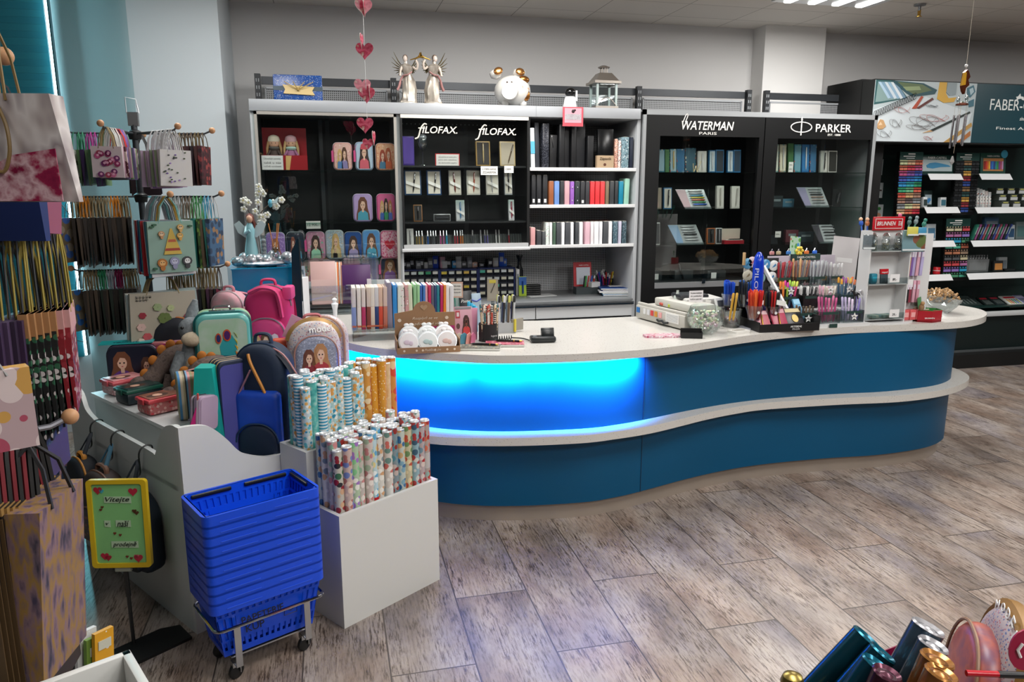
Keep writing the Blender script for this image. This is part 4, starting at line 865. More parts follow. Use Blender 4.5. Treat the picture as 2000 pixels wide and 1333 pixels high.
pbx(1430,361,1446,405,WS[1],'white pen box with a fountain pen, right of two on the second shelf','#d6d2ca','#d6d2ca','#b8b4ac',.08)
def tray(px0,py0,px1,py1,z,lab,left,pens_):
 xa,z_,ww,hh=face(px0,py0,px1,py1,YB_-.02)
 t=T('pen_tray',lab,'pen display',Tm(xa+ww/2,YB_-.02,z,0,-.38),'slanted clear pen trays');hh*=1.08
 MB().plate([(-ww*.5,hh),(ww*.34,hh),(ww*.5,0),(-ww*.28,0)],0,.006,mat('#aeb3b4',.25,.2)).out('panel',t)
 MB().plate([(-ww*.5,hh*.98),(-ww*.22,hh*.98),(-ww*.1,.04*hh),(-ww*.3,.04*hh)],-.003,-.001,mat(left,.4)).out('printed_strip',t)
 MB().box((.03,-.012,.004),(ww*.9,.03,.008),glass('#dfe6e6',.2)).out('ledge',t)
 n_=len(pens_)
 for i,c in enumerate(pens_):
  zz=hh*(.9-.8*i/n_);k=MB().lathe([(.001,0),(.005,.012),(.005,.08),(.006,.085),(.006,.125),(.003,.13)],mat(c,.25,.4),Tm(-ww*.16+(1-zz/hh)*ww*.14,-.009,zz,0,0,PI/2),7)
  k.out('mounted_pen',t)
 return t
tray(1325,366,1391,404,WS[1],'slanted clear tray of colourful pens with a pink strip on the second shelf','#c9a8ae',['#d8d8d8','#c8cacc','#5aa0c0','#c8c040','#c86040','#4a9a60','#3a6ac8'])
tray(1310,434,1376,472,WS[2],'slanted clear tray of silver pens with a portrait strip on the third shelf','#7f9fc0',['#c8cacc','#d0d2d4','#b8babc','#303234','#c8cacc','#d8dadc'])
tray(1563,364,1622,403,PS[1],'slanted clear tray of silver and rose pens in the right cabinet','#8a84a0',['#d8dadc','#c8caca','#505254','#c8a898','#d8c8c0','#c8cacc'])
tray(1593,433,1640,468,PS[2],'slanted clear tray of dark pens in the right cabinet','#3a3640',['#8a8c90','#c8cacc','#303234','#606264','#c8cacc'])
pbx(1280,428,1290,472,WS[2],'white framed pen box cut by the left frame','#dcdcda','#3a3c3e',None)
pbx(1382,444,1397,475,WS[2],'orange pen box with a dark pen on the third shelf','#b8642f','#2a2522','#1a1b1d')
pbx(1399,444,1411,475,WS[2],'white pen box with a black patterned pen on the third shelf','#dcdcda','#202224','#9a9ca0')
xa,z_,ww,hh=face(1411,447,1448,476,YB_)
t=T('pen_gift_case','open red and cream gift case holding a black pen','pen box',Tm(xa+ww/2,YB_,WS[2]));MB().box((0,.03,hh*.62),(ww,.01,hh*.76),mat('#cdbfb0',.5)).out('lid',t)
MB().box((0,-.01,hh*.12),(ww*1.03,.07,hh*.24),mat('#9a1c28',.35)).out('case',t);MB().box((0,-.03,hh*.27),(ww*.9,.03,.004),mat('#e6e0d4',.6)).out('cushion',t);MB().lathe([(.001,0),(.006,.02),(.006,.12)],mat('#17181a',.2),Tm(-.06,-.04,hh*.3,0,0,PI/2),8).out('pen',t)
for i,(a,b_,y0_,l)in enumerate(((1276,1295,528,'left'),(1320,1356,528,'middle, with a standing black pen,'),(1384,1420,530,'right'))):
 xa,z_,ww,hh=face(a,y0_,b_,545,YB_)
 t=T('dark_pen_case','dark pen case, '+l+' on the black cabinet floor','pen case',Tm(xa+ww/2,YB_+.02,WF),'dark pen cases on the cabinet floor')
 MB().rbox((0,.05,hh/2),(ww,.1,hh),.003,mat('#2a3032',.3)).out('case',t)
 if i!=1:MB().box((-ww*.2,-.012,hh*.4),(.05,.002,.05),WHITE,Tm(0,0,0,0,0)).out('white_card',t)
 else:MB().lathe([(.002,0),(.009,.01),(.009,.13),(.005,.14)],mat('#0c0d0e',.15),Tm(-.02,-.03,0,0,-.2,-.25),10).out('standing_pen',t)
for a,b_,o_,i_,l in((1510,1522,FL('#8fa8a0'),'#cfd0c0','left flowered pen carton in the right cabinet'),(1524,1537,FL('#b0a890'),'#d8d0b8','second flowered pen carton in the right cabinet'),(1541,1551,'#4a7f4a','#3f6f3f','narrow green carton in the right cabinet'),(1553,1566,FL('#3f8a9a'),'#6fa0b0','teal flowered carton in the right cabinet'),(1568,1582,'#2a6fa8','#2f78b0','blue carton with a white pen in the right cabinet'),(1584,1596,FL('#2a5f90'),'#3a6f98','dark blue flowered carton in the right cabinet')):
 pbx(a,280 if o_!='#4a7f4a' else 278,b_,335,PS[0],l,o_,i_,'#e0e0e0' if 'white pen' in l or 'flowered pen' in l else None)
pbx(1604,293,1617,336,PS[0],'cream pen box with a black pen, left half of the open pair','#d2cec6','#d2cec6','#2c2a26',.05)
pbx(1619,293,1636,336,PS[0],'cream pen box with an empty dark slot, right half of the open pair','#d2cec6','#27251f',None)
card(1540,319,1549,339,YB_-.03,'small double price card in the right cabinet','495,-|690,-',z=PS[0])
card(1514,452,1525,464,YB_-.01,'small white tag on the dark stand in the right cabinet','990,-')
t=T('dark_stand','low dark grey stand behind the white tag','stand',Tm(X(1520,460),YB_+.05,PS[2]));MB().box((0,.02,.035),(.16,.1,.07),mat('#20262a',.35),top=(.85,.8)).out('block',t)
t=T('clear_block','slanted clear acrylic block with a bright pen at the right','stand',Tm(X(1648,400),YB_,PS[1]));MB().box((0,.02,.08),(.09,.03,.16),glass('#9fb0b0',.2)).out('block',t);MB().lathe([(.001,0),(.006,.02),(.006,.1)],CHROME,Tm(0,-.01,.03,0,0,.15),8).out('pen',t)
for i,(a,b_,h_,c_)in enumerate(((1508,1530,22,'#3f474c'),(1530,1552,16,'#4f7f9a'),(1536,1560,24,'#7a3a44'),(1560,1590,20,'#3a4a50'))):
 xa,z_,ww,hh=face(a,400-h_ if i<2 else 470-h_,b_,400 if i<2 else 470,YB_+.15)
 t=T('gift_carton',['slate folder','blue patterned carton','red patterned carton','dark teal carton'][i]+' at the back of the right pen cabinet','carton',Tm(xa+ww/2,YB_+.18,PS[1]if i<2 else PS[2]));MB().rbox((0,0,hh/2),(ww,.05,hh),.003,mat(c_,.35)).out('box',t);MB().box((0,-.026,hh*.6),(ww*.6,.002,hh*.2),mat('#9aa4a8',.4)).out('label',t)
# ==== ARTISTS' COLOUR WALL UNIT AT THE RIGHT
YS=6.22;DKG=mat('#08201f',.45);GRN=mat('#0c3238',.5)
def FX(px,py,Y=YS):return P(px,py,Y=Y).x
ux0=P(1700,420,Y=YS+.0).x;ux1=9.0
un=T('pencil_wall_unit','dark green wall unit for artists pencils with a slanted glass desk','wall unit',Tm(0,YS,0))
zdk0=P(1950,607,Y=YS).z;zdk1=P(1950,560,Y=YS+.42).z
MB().box(((ux0+ux1)/2,.45,1.3),(ux1-ux0,.02,2.6),mat('#0a2724',.5)).out('back_wall',un)
MB().box(((ux0+ux1)/2,.24,(zdk0-.05+.14)/2),(ux1-ux0,.44,zdk0-.05-.14),mat('#0b1a1a',.4)).out('base_cupboard',un)
MB().box(((ux0+ux1)/2,.0,.15),(ux1-ux0,.02,.02),mat('#6d7274',.3,.5)).out('metal_edge',un)
MB().box(((ux0+ux1)/2,.08,.07),(ux1-ux0,.4,.14),mat('#050606',.6)).out('toe_kick',un)
MB().rbox(((ux0+ux1)/2,.0,zdk0-.03),(ux1-ux0,.04,.05),.004,mat('#c6c9ca',.35)).out('white_front_edge',un)
sl=math.atan2(zdk1-zdk0,.42)
MB().box(((ux0+ux1)/2,.2,(zdk0+zdk1)/2-.05),(ux1-ux0,.43,.01),mat('#12302d',.3),Tm(0,0,0)).out('desk_tray',un)
MB().add([(ux0,.0,zdk0),(ux1,.0,zdk0),(ux1,.42,zdk1),(ux0,.42,zdk1)],[(0,1,2,3)],glass('#e0efec',.12)).out('desk_glass',un)
struct(MB().box((7,YS-.02,.02),(5,.03,.04),mat('#8f7a66',.5)).out('baseboard_right'))
sx0,sz1=P(1710,156,Y=YS-.12).x,P(1710,156,Y=YS-.12).z;sz0=P(1710,276,Y=YS-.12).z;YG=YS-.12
sx1=P(1895,270,Y=YG).x;sxe=sx1+(sx1-sx0)*1.05
sg=T('brand_sign','long box sign with a drawing photo and white lettering on dark teal','sign',Tm(sx0,YG,sz0));SH=sz1-sz0;SW=sx1-sx0
MB().box(((sxe-sx0)/2,.3,SH/2),(sxe-sx0,.6,SH+.02),mat('#0a0d0d',.5)).out('case',sg)
MB().box((SW+(sxe-sx1)/2,-.004,SH/2),(sxe-sx1,.008,SH),mat('#0f3a44',.4)).out('teal_panel',sg)
pic=MB().box((SW/2,-.004,SH/2),(SW,.008,SH),mat('#b3bfc2',.4)).out('photo_panel',sg)
m=MB();e=[0]
def fl(pts,c):
 e[0]+=1;m.plate([(a*SW,b*SH)for a,b in pts],-.009-.0003*e[0],-.008,mat(c,.5))
fl([(0,.52),(.07,.56),(.5,.75),(.98,.5),(.9,0),(0,0)],'#cdd6da')
fl([(0,.6),(.0,1),(.18,1),(.32,.72),(.06,.62)],'#2d5a5c');fl([(0.01,.64),(.02,.97),(.15,.97),(.28,.72),(.06,.65)],'#7f9a98')
for i in range(6):fl([(.02+.03*i,.97-.0*i),(.045+.03*i,.97),(.155+.03*i,.72),(.13+.03*i,.7)],['#a9c4d8','#7f9fb8','#c8d4dc','#8fb0c8','#d8dfe4','#6f90a8'][i])
fl([(.14,1),(.46,.97),(.6,.87),(.58,.8),(.36,.74),(.3,.8)],'#1f4a52');fl([(.2,.98),(.45,.95),(.55,.86),(.38,.78),(.32,.83)],'#5a6a48');fl([(.26,.9),(.42,.92),(.44,.86),(.3,.84)],'#8a9a70')
fl([(.62,1),(.61,.72),(.68,.66),(.78,.68),(.8,.76),(.72,.74),(.69,.82),(.69,1)],'#cfa23a');fl([(.7,1),(.69,.84),(.73,.78),(.79,.8),(.79,1)],'#8d9a9e')
fl([(.9,.92),(.96,.97),(.985,.86),(.94,.76),(.91,.8)],'#3a6a7a');fl([(.92,.9),(.955,.93),(.97,.86),(.94,.8)],'#a9c0c8');fl([(.93,.7),(.98,.74),(.985,.62),(.94,.6)],'#3a6a7a')
fl([(.37,.55),(.45,.76),(.47,.75),(.41,.55)],'#a8452c');fl([(.41,.56),(.56,.74),(.575,.71),(.44,.55)],'#5c2a22')
fl([(.57,.2),(.95,.53),(.96,.5),(.6,.18)],'#202a28');fl([(.5,.15),(.57,.2),(.6,.18)],'#c8a070');fl([(.72,.0),(.98,.34),(.99,.28),(.78,0)],'#b08a4a');fl([(.85,0),(.98,.2),(.985,.12),(.9,0)],'#a86a38')
fl([(.04,.24),(.07,.36),(.1,.35),(.13,.25),(.1,.2),(.06,.2)],'#c49a6a');fl([(.055,.26),(.075,.32),(.095,.27)],'#e2c4a0')
m.out('printed_still_life',pic)
c=MB()
for i in range(18):
 x_,z_=SW*(.01+.37*i/17),SH*(.44+.31*i/17);c.tube([(x_+.018*math.cos(a)+.006*math.sin(a),-.02,z_+.03*math.sin(a))for a in[2*PI*k/10 for k in range(10)]],.0025,mat('#20282a',.4),n=4,closed=True)
c.out('printed_spiral',pic)
c=MB();rr_=random.Random(5)
def scr(x_,z_,a_,b_,n_,col):
 pts=[(SW*(x_+a_*math.sin(t*2.3+1)*(1-.3*math.sin(t))),-.0205,SH*(z_+b_*math.cos(t*3.1)*.8))for t in[n_*k/40 for k in range(41)]]
 c.tube(pts,.0016,mat(col,.6),n=3)
scr(.28,.52,.07,.06,5,'#b0605a');scr(.5,.34,.12,.1,7,'#5c5654');scr(.6,.4,.12,.07,6,'#b8605a');scr(.22,.3,.05,.08,6,'#6d6a6a');scr(.45,.24,.1,.05,6,'#7a6f6d');scr(.56,.06,.04,.04,5,'#b05a60');scr(.12,.12,.06,.07,6,'#7a7a7c');scr(.56,.6,.05,.02,6,'#6a6f74')
c.out('printed_sketch_lines',pic)
WT=mat('#dfe3e0',.4);tx=P(1985,203,Y=YG)
wl=P(1933,200,Y=YG).x-sx0
words('FABER-CASTELL',.86,Tm(wl,-.01,P(1960,205,Y=YG).z-sz0),WT,sg,height=.1,align='LEFT')
words('since 1761',.17,Tm(wl+.36,-.01,P(1990,232,Y=YG).z-sz0),WT,sg,height=.035,shear=.2,align='LEFT')
words("Finest Artists' Quality",.85,Tm(P(1944,250,Y=YG).x-sx0,-.01,P(1975,252,Y=YG).z-sz0),WT,sg,height=.036,align='LEFT')
c=MB();hx_,hz_=P(1990,190,Y=YG).x-sx0,P(1990,193,Y=YG).z-sz0
for s_ in(0,.13):
 c.plate([(hx_+s_+a_,hz_+b_)for a_,b_ in((-.05,-.02),(-.03,.0),(-.045,.015),(-.02,.02),(0,.045),(.01,.02),(.04,.018),(.055,-.015),(.03,-.01),(.02,.0),(-.015,-.005),(-.03,-.025))],-.012,-.008,WT)
c.out('jousting_knights',sg)
sd=T('black_side_tower','tall black tower block left of the drawing photo sign','tower',Tm(P(1676,165,Y=YS+.3).x,YS+.3,0));hh_=P(1660,162,Y=YS+.3).z
MB().box((0,0,hh_/2),(.3,.5,hh_),mat('#060707',.5)).out('block',sd)
for i,(y0_,y1_,k)in enumerate(((311,342,0),(357,387,1),(400,428,2))):
 xa,z_,ww,hh=face(1703,y0_,1728,y1_,YS+.38)
 t=T('picture_card',['white card with a pencil sketch of a pine','white card with crossed pencils','white card with a green seedling in a hand'][i]+' on the dark green panel','picture',Tm(xa+ww/2,YS+.41,z_),'picture cards on the dark green panel')
 MB().box((0,0,hh/2),(ww,.006,hh),mat('#aeb9ba',.5)).out('card',t);d=MB()
 if k==0:
  for j in range(5):d.plate([(-.025+.005*j,hh*(.3+.12*j)),(.025-.005*j,hh*(.34+.12*j)),(0,hh*(.42+.12*j))],-.006,-.003,mat('#3a3f42',.6))
 elif k==1:d.box((0,-.005,hh/2),(ww*.8,.002,.012),mat('#3a2320',.6),Tm(0,0,0)).plate([(-ww*.1,hh*.2),(-ww*.02,hh*.2),(ww*.12,hh*.85),(ww*.04,hh*.85)],-.006,-.003,mat('#8a3028',.6))
 else:d.plate(ell(-.02,hh*.68,.02,.014),-.006,-.003,mat('#2f6a34',.6)).plate(ell(.025,hh*.72,.022,.016),-.006,-.003,mat('#357a3a',.6)).plate(ell(.01,hh*.25,.045,.025),-.006,-.003,mat('#b98a70',.6)).box((0,-.005,hh*.5),(.003,.002,hh*.3),mat('#2f6a34',.6))
 d.out('drawing',t)
words('arnische\nKünstlern',.11,Tm(P(1712,303,Y=YS+.38).x,.37,P(1712,303,Y=YS+.38).z),mat('#9aa4a4',.5),un,height=.07)
def wshelf(px0,px1,py,lab):
 a,b_=P(px0,py,Y=YS),P(px1,py,Y=YS);z=(a.z+b_.z)/2
 t=T('pencil_shelf',lab,'shelf',Tm((a.x+b_.x)/2,YS,z),'white lipped shelves of the artists unit')
 W=b_.x-a.x;MB().box((0,.1,.004),(W,.2,.008),mat('#1c2a2a',.4)).out('board',t)
 MB().add([(-W/2,0,.012),(W/2,0,.012),(W/2,-.045,-.045),(-W/2,-.045,-.045),(-W/2,.004,.012),(W/2,.004,.012),(W/2,-.041,-.047),(-W/2,-.041,-.047)],[(0,1,2,3),(4,5,6,7),(0,4,7,3),(1,5,6,2),(0,1,5,4),(3,2,6,7)],mat('#d9dbdc',.35)).out('label_lip',t)
 return z
s1=wshelf(1812,1876,342,'short white shelf under the blue crocodile box, top row left');s2=wshelf(1912,1972,342,'short white shelf under the boxed coloured pencils, top row right')
s3=wshelf(1805,1870,407,'short white shelf in the second row of the artists unit');s4=wshelf(1904,2060,407,'long white shelf in the second row of the artists unit')
s5=wshelf(1798,1862,473,'short white shelf in the third row of the artists unit');s6=wshelf(1896,2060,471,'long white shelf in the third row of the artists unit')
s7=wshelf(1800,1856,539,'short white shelf in the bottom row of the artists unit');s8=wshelf(1888,2060,534,'long white shelf in the bottom row of the artists unit')
HUES=['#c9cfa0','#d8b08a','#c86a50','#c03a48','#b04a78','#7a4a90','#4050a0','#2f6ab0','#2f88c0','#2f9aa0','#3a9a70','#6aa880','#c85a48','#c8a070','#a07a68','#6a5a58','#8a8f92']
def colour_board(px0,py0,px1,py1,cols,rows,lab,hues,Y=YS+.06,lean=.16):
 xa,z_,ww,hh=face(px0,py0,px1,py1,Y)
 t=T('colour_chart_stand',lab,'pencil rack',Tm(xa+ww/2,Y,z_,0,-.05),'pencil racks with rows of colour tabs')
 MB().box((0,.02,hh/2),(ww,.04,hh),mat('#0a0c0c',.4)).out('rack',t)
 MB().box((0,-.003,hh*.93),(ww,.004,hh*.13),mat('#163d38',.4)).box((-ww*.1,-.006,hh*.93),(ww*.5,.002,hh*.012),WHITE).box((-ww*.05,-.006,hh*.9),(ww*.35,.002,hh*.008),WHITE).box((0,-.006,hh*.965),(ww*.3,.002,hh*.018),WHITE).out('header',t)
 for r in range(rows):
  zz=hh*(.84-.84*r/rows)-hh*.02
  for c_ in range(cols):
   k=MB().box((-ww/2+ww*(c_+.5)/cols,-.008,zz),(ww/cols*.86,.006,hh*.84/rows*.42),mat(hues[(r*2+c_//2)%len(hues)],.45));k.out('colour_tab',t)
 b=MB();rr=random.Random(py0)
 for r in range(rows):
  for c_ in range(cols*3):b.box((-ww/2+ww*(c_+.5)/cols/3,-.004,hh*(.84-.84*r/rows)+hh*.022),(.009,.012,.012),mat(hues[(r*2+c_//6)%len(hues)],.4))
 b.out('pencil_ends',t)['kind']='stuff'
colour_board(1756,296,1801,424,6,10,'tall rack of rainbow colour tabs, leftmost of three',HUES)
colour_board(1866,298,1911,420,6,10,'rack of mostly dark colour tabs, top right of three',['#1b1d20','#8a6a48','#1f2225','#2a4a48','#22262a','#c89a4a','#1f2124','#8a3038','#1d1f22','#2f4a90'])
colour_board(1846,427,1893,548,3,9,'rack of red green and brown colour tabs, lower of three',['#c8c0a0','#c84a50','#a86a98','#8a70b8','#2f9ac0','#4a8a68','#4aa088','#a8604a','#b8785a','#a8907a','#5a5c60'])
def sbox(px0,py0,px1,py1,z,lab,cols,cat='box',name='boxed_set',Y=YS+.1,dp=.04,group=None,lean=.1,txt=None):
 xa,z_,ww,hh=face(px0,py0,px1,py1,Y);t=T(name,lab,cat,Tm(xa+ww/2,Y,z+.009,0,-lean),group)
 MB().rbox((0,dp/2,hh/2),(ww,dp,hh),.003,mat(cols[0],.35)).out('box',t)
 MB().box((0,-.001,hh*.45),(ww*.8,.002,hh*.6),cols[1]if not isinstance(cols[1],str)else mat(cols[1],.4)).out('printed_window',t)
 if txt:words(txt,ww*.5,Tm(0,-.002,hh*.85),WT,t)
 return t,ww,hh
t,ww,hh=sbox(1795,304,1868,342,s1,'wide dark green box with a blue crocodile drawing',['#1c3a34','#a9b8ba'],txt='FABER-CASTELL')
m=MB().plate([(a*ww*.3,hh*.45+b_*hh*.2)for a,b_ in((-1,0),(-.7,.6),(-.2,.8),(.4,.5),(1,.1),(1.2,-.3),(.3,-.4),(-.4,-.8),(-.9,-.6))],-.004,-.002,mat('#2f7fa8',.5));m.out('crocodile_drawing',t)
t,ww,hh=sbox(1917,299,1966,341,s2,'green box with a window of coloured pencils',['#24483f','#b07a4a'],txt='FABER-CASTELL');m=MB()
for i in range(12):m.box((-ww*.36+ww*.72*i/11,-.004,hh*.42),(ww*.05,.004,hh*.38),mat(['#8a2a28','#c03a30','#d8703a','#d8b03a','#3a5fb0','#2f78c0','#2f4a8a','#2f8a8a','#3a8a4a','#7a4a8a','#a8506a','#b88ab0'][i],.4))
m.plate(ell(ww*.42,hh*.95,.04,.04),-.006,-.002,mat('#4aa8c8',.4)).out('pencil_row',t)
sbox(1804,386,1812,406,s3,'small white pencil pack, left on the second row shelf',['#cdd2d2','#2a3a3a']);t,ww,hh=sbox(1806,373,1822,405,s3,'dark pencil pack with a blue flower drawing',['#20302e','#9fb0b8'],Y=YS+.16)
MB().plate([(a*ww*.3,hh*.4+b_*hh*.2)for a,b_ in HEART],-.004,-.002,mat('#2f78b0',.5)).out('flower_drawing',t)
sbox(1838,386,1849,405,s3,'leaning white pencil pack beside the dark rack',['#c9cecf','#3a6a7a'])
for i,(a,c_,l)in enumerate(((1903,'#c9c9c6','first tall white marker pack'),(1909,'#bfc2c2','second tall white marker pack'),(1915,'#b0b4b6','third tall white marker pack'),(1920,'#d2d3d0','fourth tall white marker pack'),(1926,'#c2b8b4','red speckled marker pack'),(1932,'#b8bcbc','blue topped marker pack'))):
 sbox(a,366+2*i,a+5,406,s4,l+' on the long second row shelf',[c_,dots('#d4d4d0',['#c03a38','#2a2a2a','#3a6ab0'],60,.4)],cat='pack',name='marker_pack',group='marker packs on the second row shelf')
for r in range(3):
 for c_ in range(3):
  q=P(1957+c_*22,404-r*15,Y=YS+.08);t=T('eraser_tray','clear tiered tray of erasers, '+['lower','middle','upper'][r]+' tier on the second row shelf','tray',Tm(q.x,YS+.1+r*.03,s4+.01+r*.065),'tiered eraser trays')
  MB().box((0,0,.03),(.085,.11,.058),mat('#3f4440',.3)).out('body',t);MB().box((0,-.058,.018),(.085,.004,.03),mat('#b9bdbd',.3)).out('front_lip',t)
  MB().box((0,-.057,.045),(.06,.003,.012),mat('#a8a860',.4)).out('label',t)
sbox(1812,438,1829,470,s5,'white and blue sketch set leaning on the third row shelf',['#c2cdd2','#4a7a98'])
for i in range(14):
 q=P(1896+i*5.0,469,Y=YS+.1);c_,n_=[('#2a6a58','green'),('#8a4a7a','purple'),('#24282a','black'),('#3a4a8a','blue'),('#9a4a58','rose')][i%5]
 t=T('pencil_packet',n_+' leaning pencil packet on the long third row shelf','pencil pack',Tm(q.x,YS+.1,s6+.01,0,-.1,.45),'leaning pencil packets');MB().rbox((0,.0,.085),(.014,.05,.17),.003,mat(c_,.4)).out('packet',t);MB().box((0,-.026,.1),(.008,.002,.08),mat('#8fa09a',.4)).out('stripe',t)
sbox(1925,424,1952,455,s6+.06,'blue and white pencil box behind the leaning packets',['#5f88b0','#a9bccb'],Y=YS+.22)
sbox(1970,441,1983,469,s6,'white pack with a dark blue label on the third row shelf',['#b9c4ca','#2a4a6a']);sbox(1986,436,2010,470,s6,'clear box cut by the right frame edge on the third row shelf',['#6a7a7a','#4a6a6a'])
t,ww,hh=sbox(1888,508,1931,533,s8,'wide grey box packed with silver pencils',['#75797a','#7f8384'],dp=.16,lean=0)
for i in range(22):up_pen_at(P(1890+i*1.9,520,Y=YS+.12).x,YS+.14+.03*(i%3),s8+.05,.13,'#b9bdbf','silver pencil in the wide grey box','silver pencils in the wide grey box',lean=.08-.006*i,cap='#33383a')
sbox(1942,510,1960,531,s8,'orange and black pencil stand on the bottom shelf',['#26292a','#c88a4a']);sbox(1952,505,1968,531,s8,'white printed pack on the bottom shelf',['#aeb6b8','#7f8a90'],Y=YS+.16);sbox(1962,527,1984,532,s8,'flat dark case on the bottom shelf',['#0f1212','#1c2222'])
for i,(a,b_,c_,l)in enumerate(((1803,1812,'#23489a','blue cap'),(1812,1820,'#b02a30','red cap'),(1828,1839,'#c0222a','second red cap'))):
 xa,z_,ww,hh=face(a,526,b_,538,YS+.05);t=T('glue_tub','small round tub with a '+l+' on the bottom shelf','tub',Tm(xa+ww/2,YS+.08,s7+.009));MB().lathe([(ww/2,0),(ww/2,hh),(ww*.46,hh+.005)],mat(c_,.3),n=16).out('tub',t);MB().lathe([(ww*.52,hh*.5),(ww*.52,hh*.6)],mat('#d8dada',.4),n=16).out('band',t)
def onslope(px,py):
 v=ray(px,py);s_=(zdk1-zdk0)/.42;t=(zdk0-HC-s_*YS)/(v.z-s_*v.y);return Vector((v.x*t,v.y*t,HC+v.z*t))
for px,py,w_,h_,c_,c2,l in((1925,592,.12,.17,'#1c2624','#b02a38','dark pen blister with a red top, left of two'),(1946,591,.12,.17,'#20282a','#a83040','dark pen blister with a red top, right of two'),(1976,590,.2,.18,'#cfd2cc','#c03040','white box of coloured pens'),(1882,590,.3,.2,'#2a3634','#3f4c4a','large shiny dark box with a green brand strip'),(1996,588,.12,.17,'#9a98c8','#c8c8d8','violet box at the right frame edge')):
 q=onslope(px,py);t=T('pen_set',l+' lying on the desk glass','pen set',Matrix.Translation((q.x,q.y,q.z+.006))@Matrix.Rotation(sl,4,'X'))
 MB().rbox((0,0,.006),(w_,h_,.014),.003,mat(c_,.3)).out('box',t);MB().box((0,h_*.3,.014),(w_*.7,h_*.16,.002),mat(c2,.4)).out('header',t);m=MB()
 for i in range(5):m.box((-w_*.3+w_*.15*i,-h_*.12,.014),(w_*.07,h_*.45,.003),mat(['#d8a83a','#c8503a','#3a8a5a','#3a5aa8','#7a8a30'][i]if 'white' in l else '#5a6462',.4))
 m.out('window',t)
q=P(1850,662/1,Y=YS)if 0 else onslope(1890,549)
# ==== THE CURVED COUNTER
CT=.955
TOPF=[(-.45,4.95),(-.2,4.62),(-.03,4.36),(.102,4.131),(.282,3.938),(.608,3.748),(.83,3.652),(1.225,3.599),(1.572,3.612),(1.8,3.655),(2.056,3.738),(2.3,3.82),(2.609,3.893),(3.007,3.934),(3.26,3.931),(3.642,3.916),(3.929,3.93),(4.153,4.01),(4.33,4.14),(4.44,4.3),(4.45,4.47),(4.36,4.62),(4.15,4.7)]
BACK=[(3.6,4.7),(3.0,4.66),(1.95,4.6),(1.28,4.6),(.9,4.72),(.55,4.9),(.25,5.15),(-.1,5.3),(-.4,5.25)]
LEDF=[(-.3,4.55),(-.02,4.25),(.2,4.0),(.454,3.741),(.82,3.613),(1.22,3.559),(1.45,3.58),(1.664,3.624),(1.9,3.71),(2.071,3.775),(2.3,3.84),(2.533,3.875),(3.006,3.86),(3.424,3.825),(3.776,3.872),(4.049,3.98),(4.215,4.106),(4.3,4.25),(4.32,4.4),(4.25,4.52),(4.05,4.58)]
BODF=[(-.25,4.7),(-.02,4.4),(.25,4.1),(.53,3.85),(.848,3.72),(1.269,3.665),(1.5,3.69),(1.7,3.745),(1.995,3.84),(2.3,3.915),(2.597,3.95),(3.0,3.95),(3.4,3.925),(3.79,3.97),(4.03,4.08),(4.13,4.2),(4.15,4.35),(4.08,4.47),(3.9,4.52)]
BBK=[(3.0,4.52),(1.95,4.48),(1.28,4.48),(.85,4.6),(.45,4.8),(.15,5.0)]
def loop(front,back):return[(v[0],v[1])for v in catmull([(*p,0)for p in front],5)]+[(v[0],v[1])for v in catmull([(*p,0)for p in back],3)]
ctr=T('shop_counter','long wavy blue shop counter with white speckled top','counter',Tm(0,0,0))
TERR=dots('#c6c3bd',['#8a8680','#bdb9b2','#5f5c58','#a39f98'],95,.16,.22)
MB().prism(loop(TOPF,BACK),CT-.042,CT,TERR).out('worktop',ctr)
MB().prism(loop(LEDF,BBK),.482,.525,TERR).out('ledge',ctr)
BLU=blots(['#004668','#004e74'],1.2,.4,1);BLU.node_tree.nodes['Principled BSDF'].inputs['Specular IOR Level'].default_value=.3
b=loop(BODF,BBK)
MB().prism(b,.525,CT-.042,BLU).out('upper_body',ctr)
MB().prism(b,.1,.482,BLU).out('lower_body',ctr)
def inset(pts,d):
 o=[];n=len(pts)
 for i in range(n):
  a,c=Vector((*pts[i-1],0)),Vector((*pts[(i+1)%n],0));t=(c-a).normalized();o.append((pts[i][0]-t.y*d,pts[i][1]+t.x*d))
 return o
MB().prism(inset(b,.035),0,.1,mat('#a89c90',.35,.35)).out('plinth',ctr)
m=MB()
for px in(1257,):
 q=P(px,830,z=.5);i=min(range(len(b)),key=lambda k:abs(b[k][0]-q.x)+(b[k][1]>4.2)*9)
 m.box((b[i][0],b[i][1]-.0,.29),(.004,.006,.38),mat('#022c48',.5)).box((b[i][0],b[i][1],.72),(.004,.006,.38),mat('#022c48',.5))
m.out('panel_seam',ctr)
pts=catmull([(*p,0)for p in BODF],6)
seg=[p for p in pts if.0<p.x<1.62 and p.y<4.4]
ls=T('blue_light_strip','glowing blue light strip under the left half of the counter top','light strip',Tm(0,0,0))
MB().tube([(p.x,p.y-.045,CT-.048)for p in seg],.006,mat('#1a9cff',.5,0,12),n=5).out('led_tape',ls)
N_=15
for k in range(N_):
 i=int((k+.5)/N_*(len(seg)-1));p=seg[i];d=(seg[min(i+1,len(seg)-1)]-seg[max(i-1,0)]);a=math.atan2(d.y,d.x)
 L_=area('blue_strip_lamp',(p.x+.06*math.sin(a),p.y-.06*math.cos(a),CT-.06),(.12,.03),7,(.0,.27,1),(math.radians(52),0,a),2.0)
def C(px,py):return P(px,py,z=CT)
def cface(x0_,y0_,x1_,y1_):
 """item standing on the counter: its foot is at pixel row y1"""
 q=C((x0_+x1_)/2,y1_);w_=P(x1_,(y0_+y1_)/2,Y=q.y).x-P(x0_,(y0_+y1_)/2,Y=q.y).x
 return q,w_,P((x0_+x1_)/2,y0_,Y=q.y).z-CT
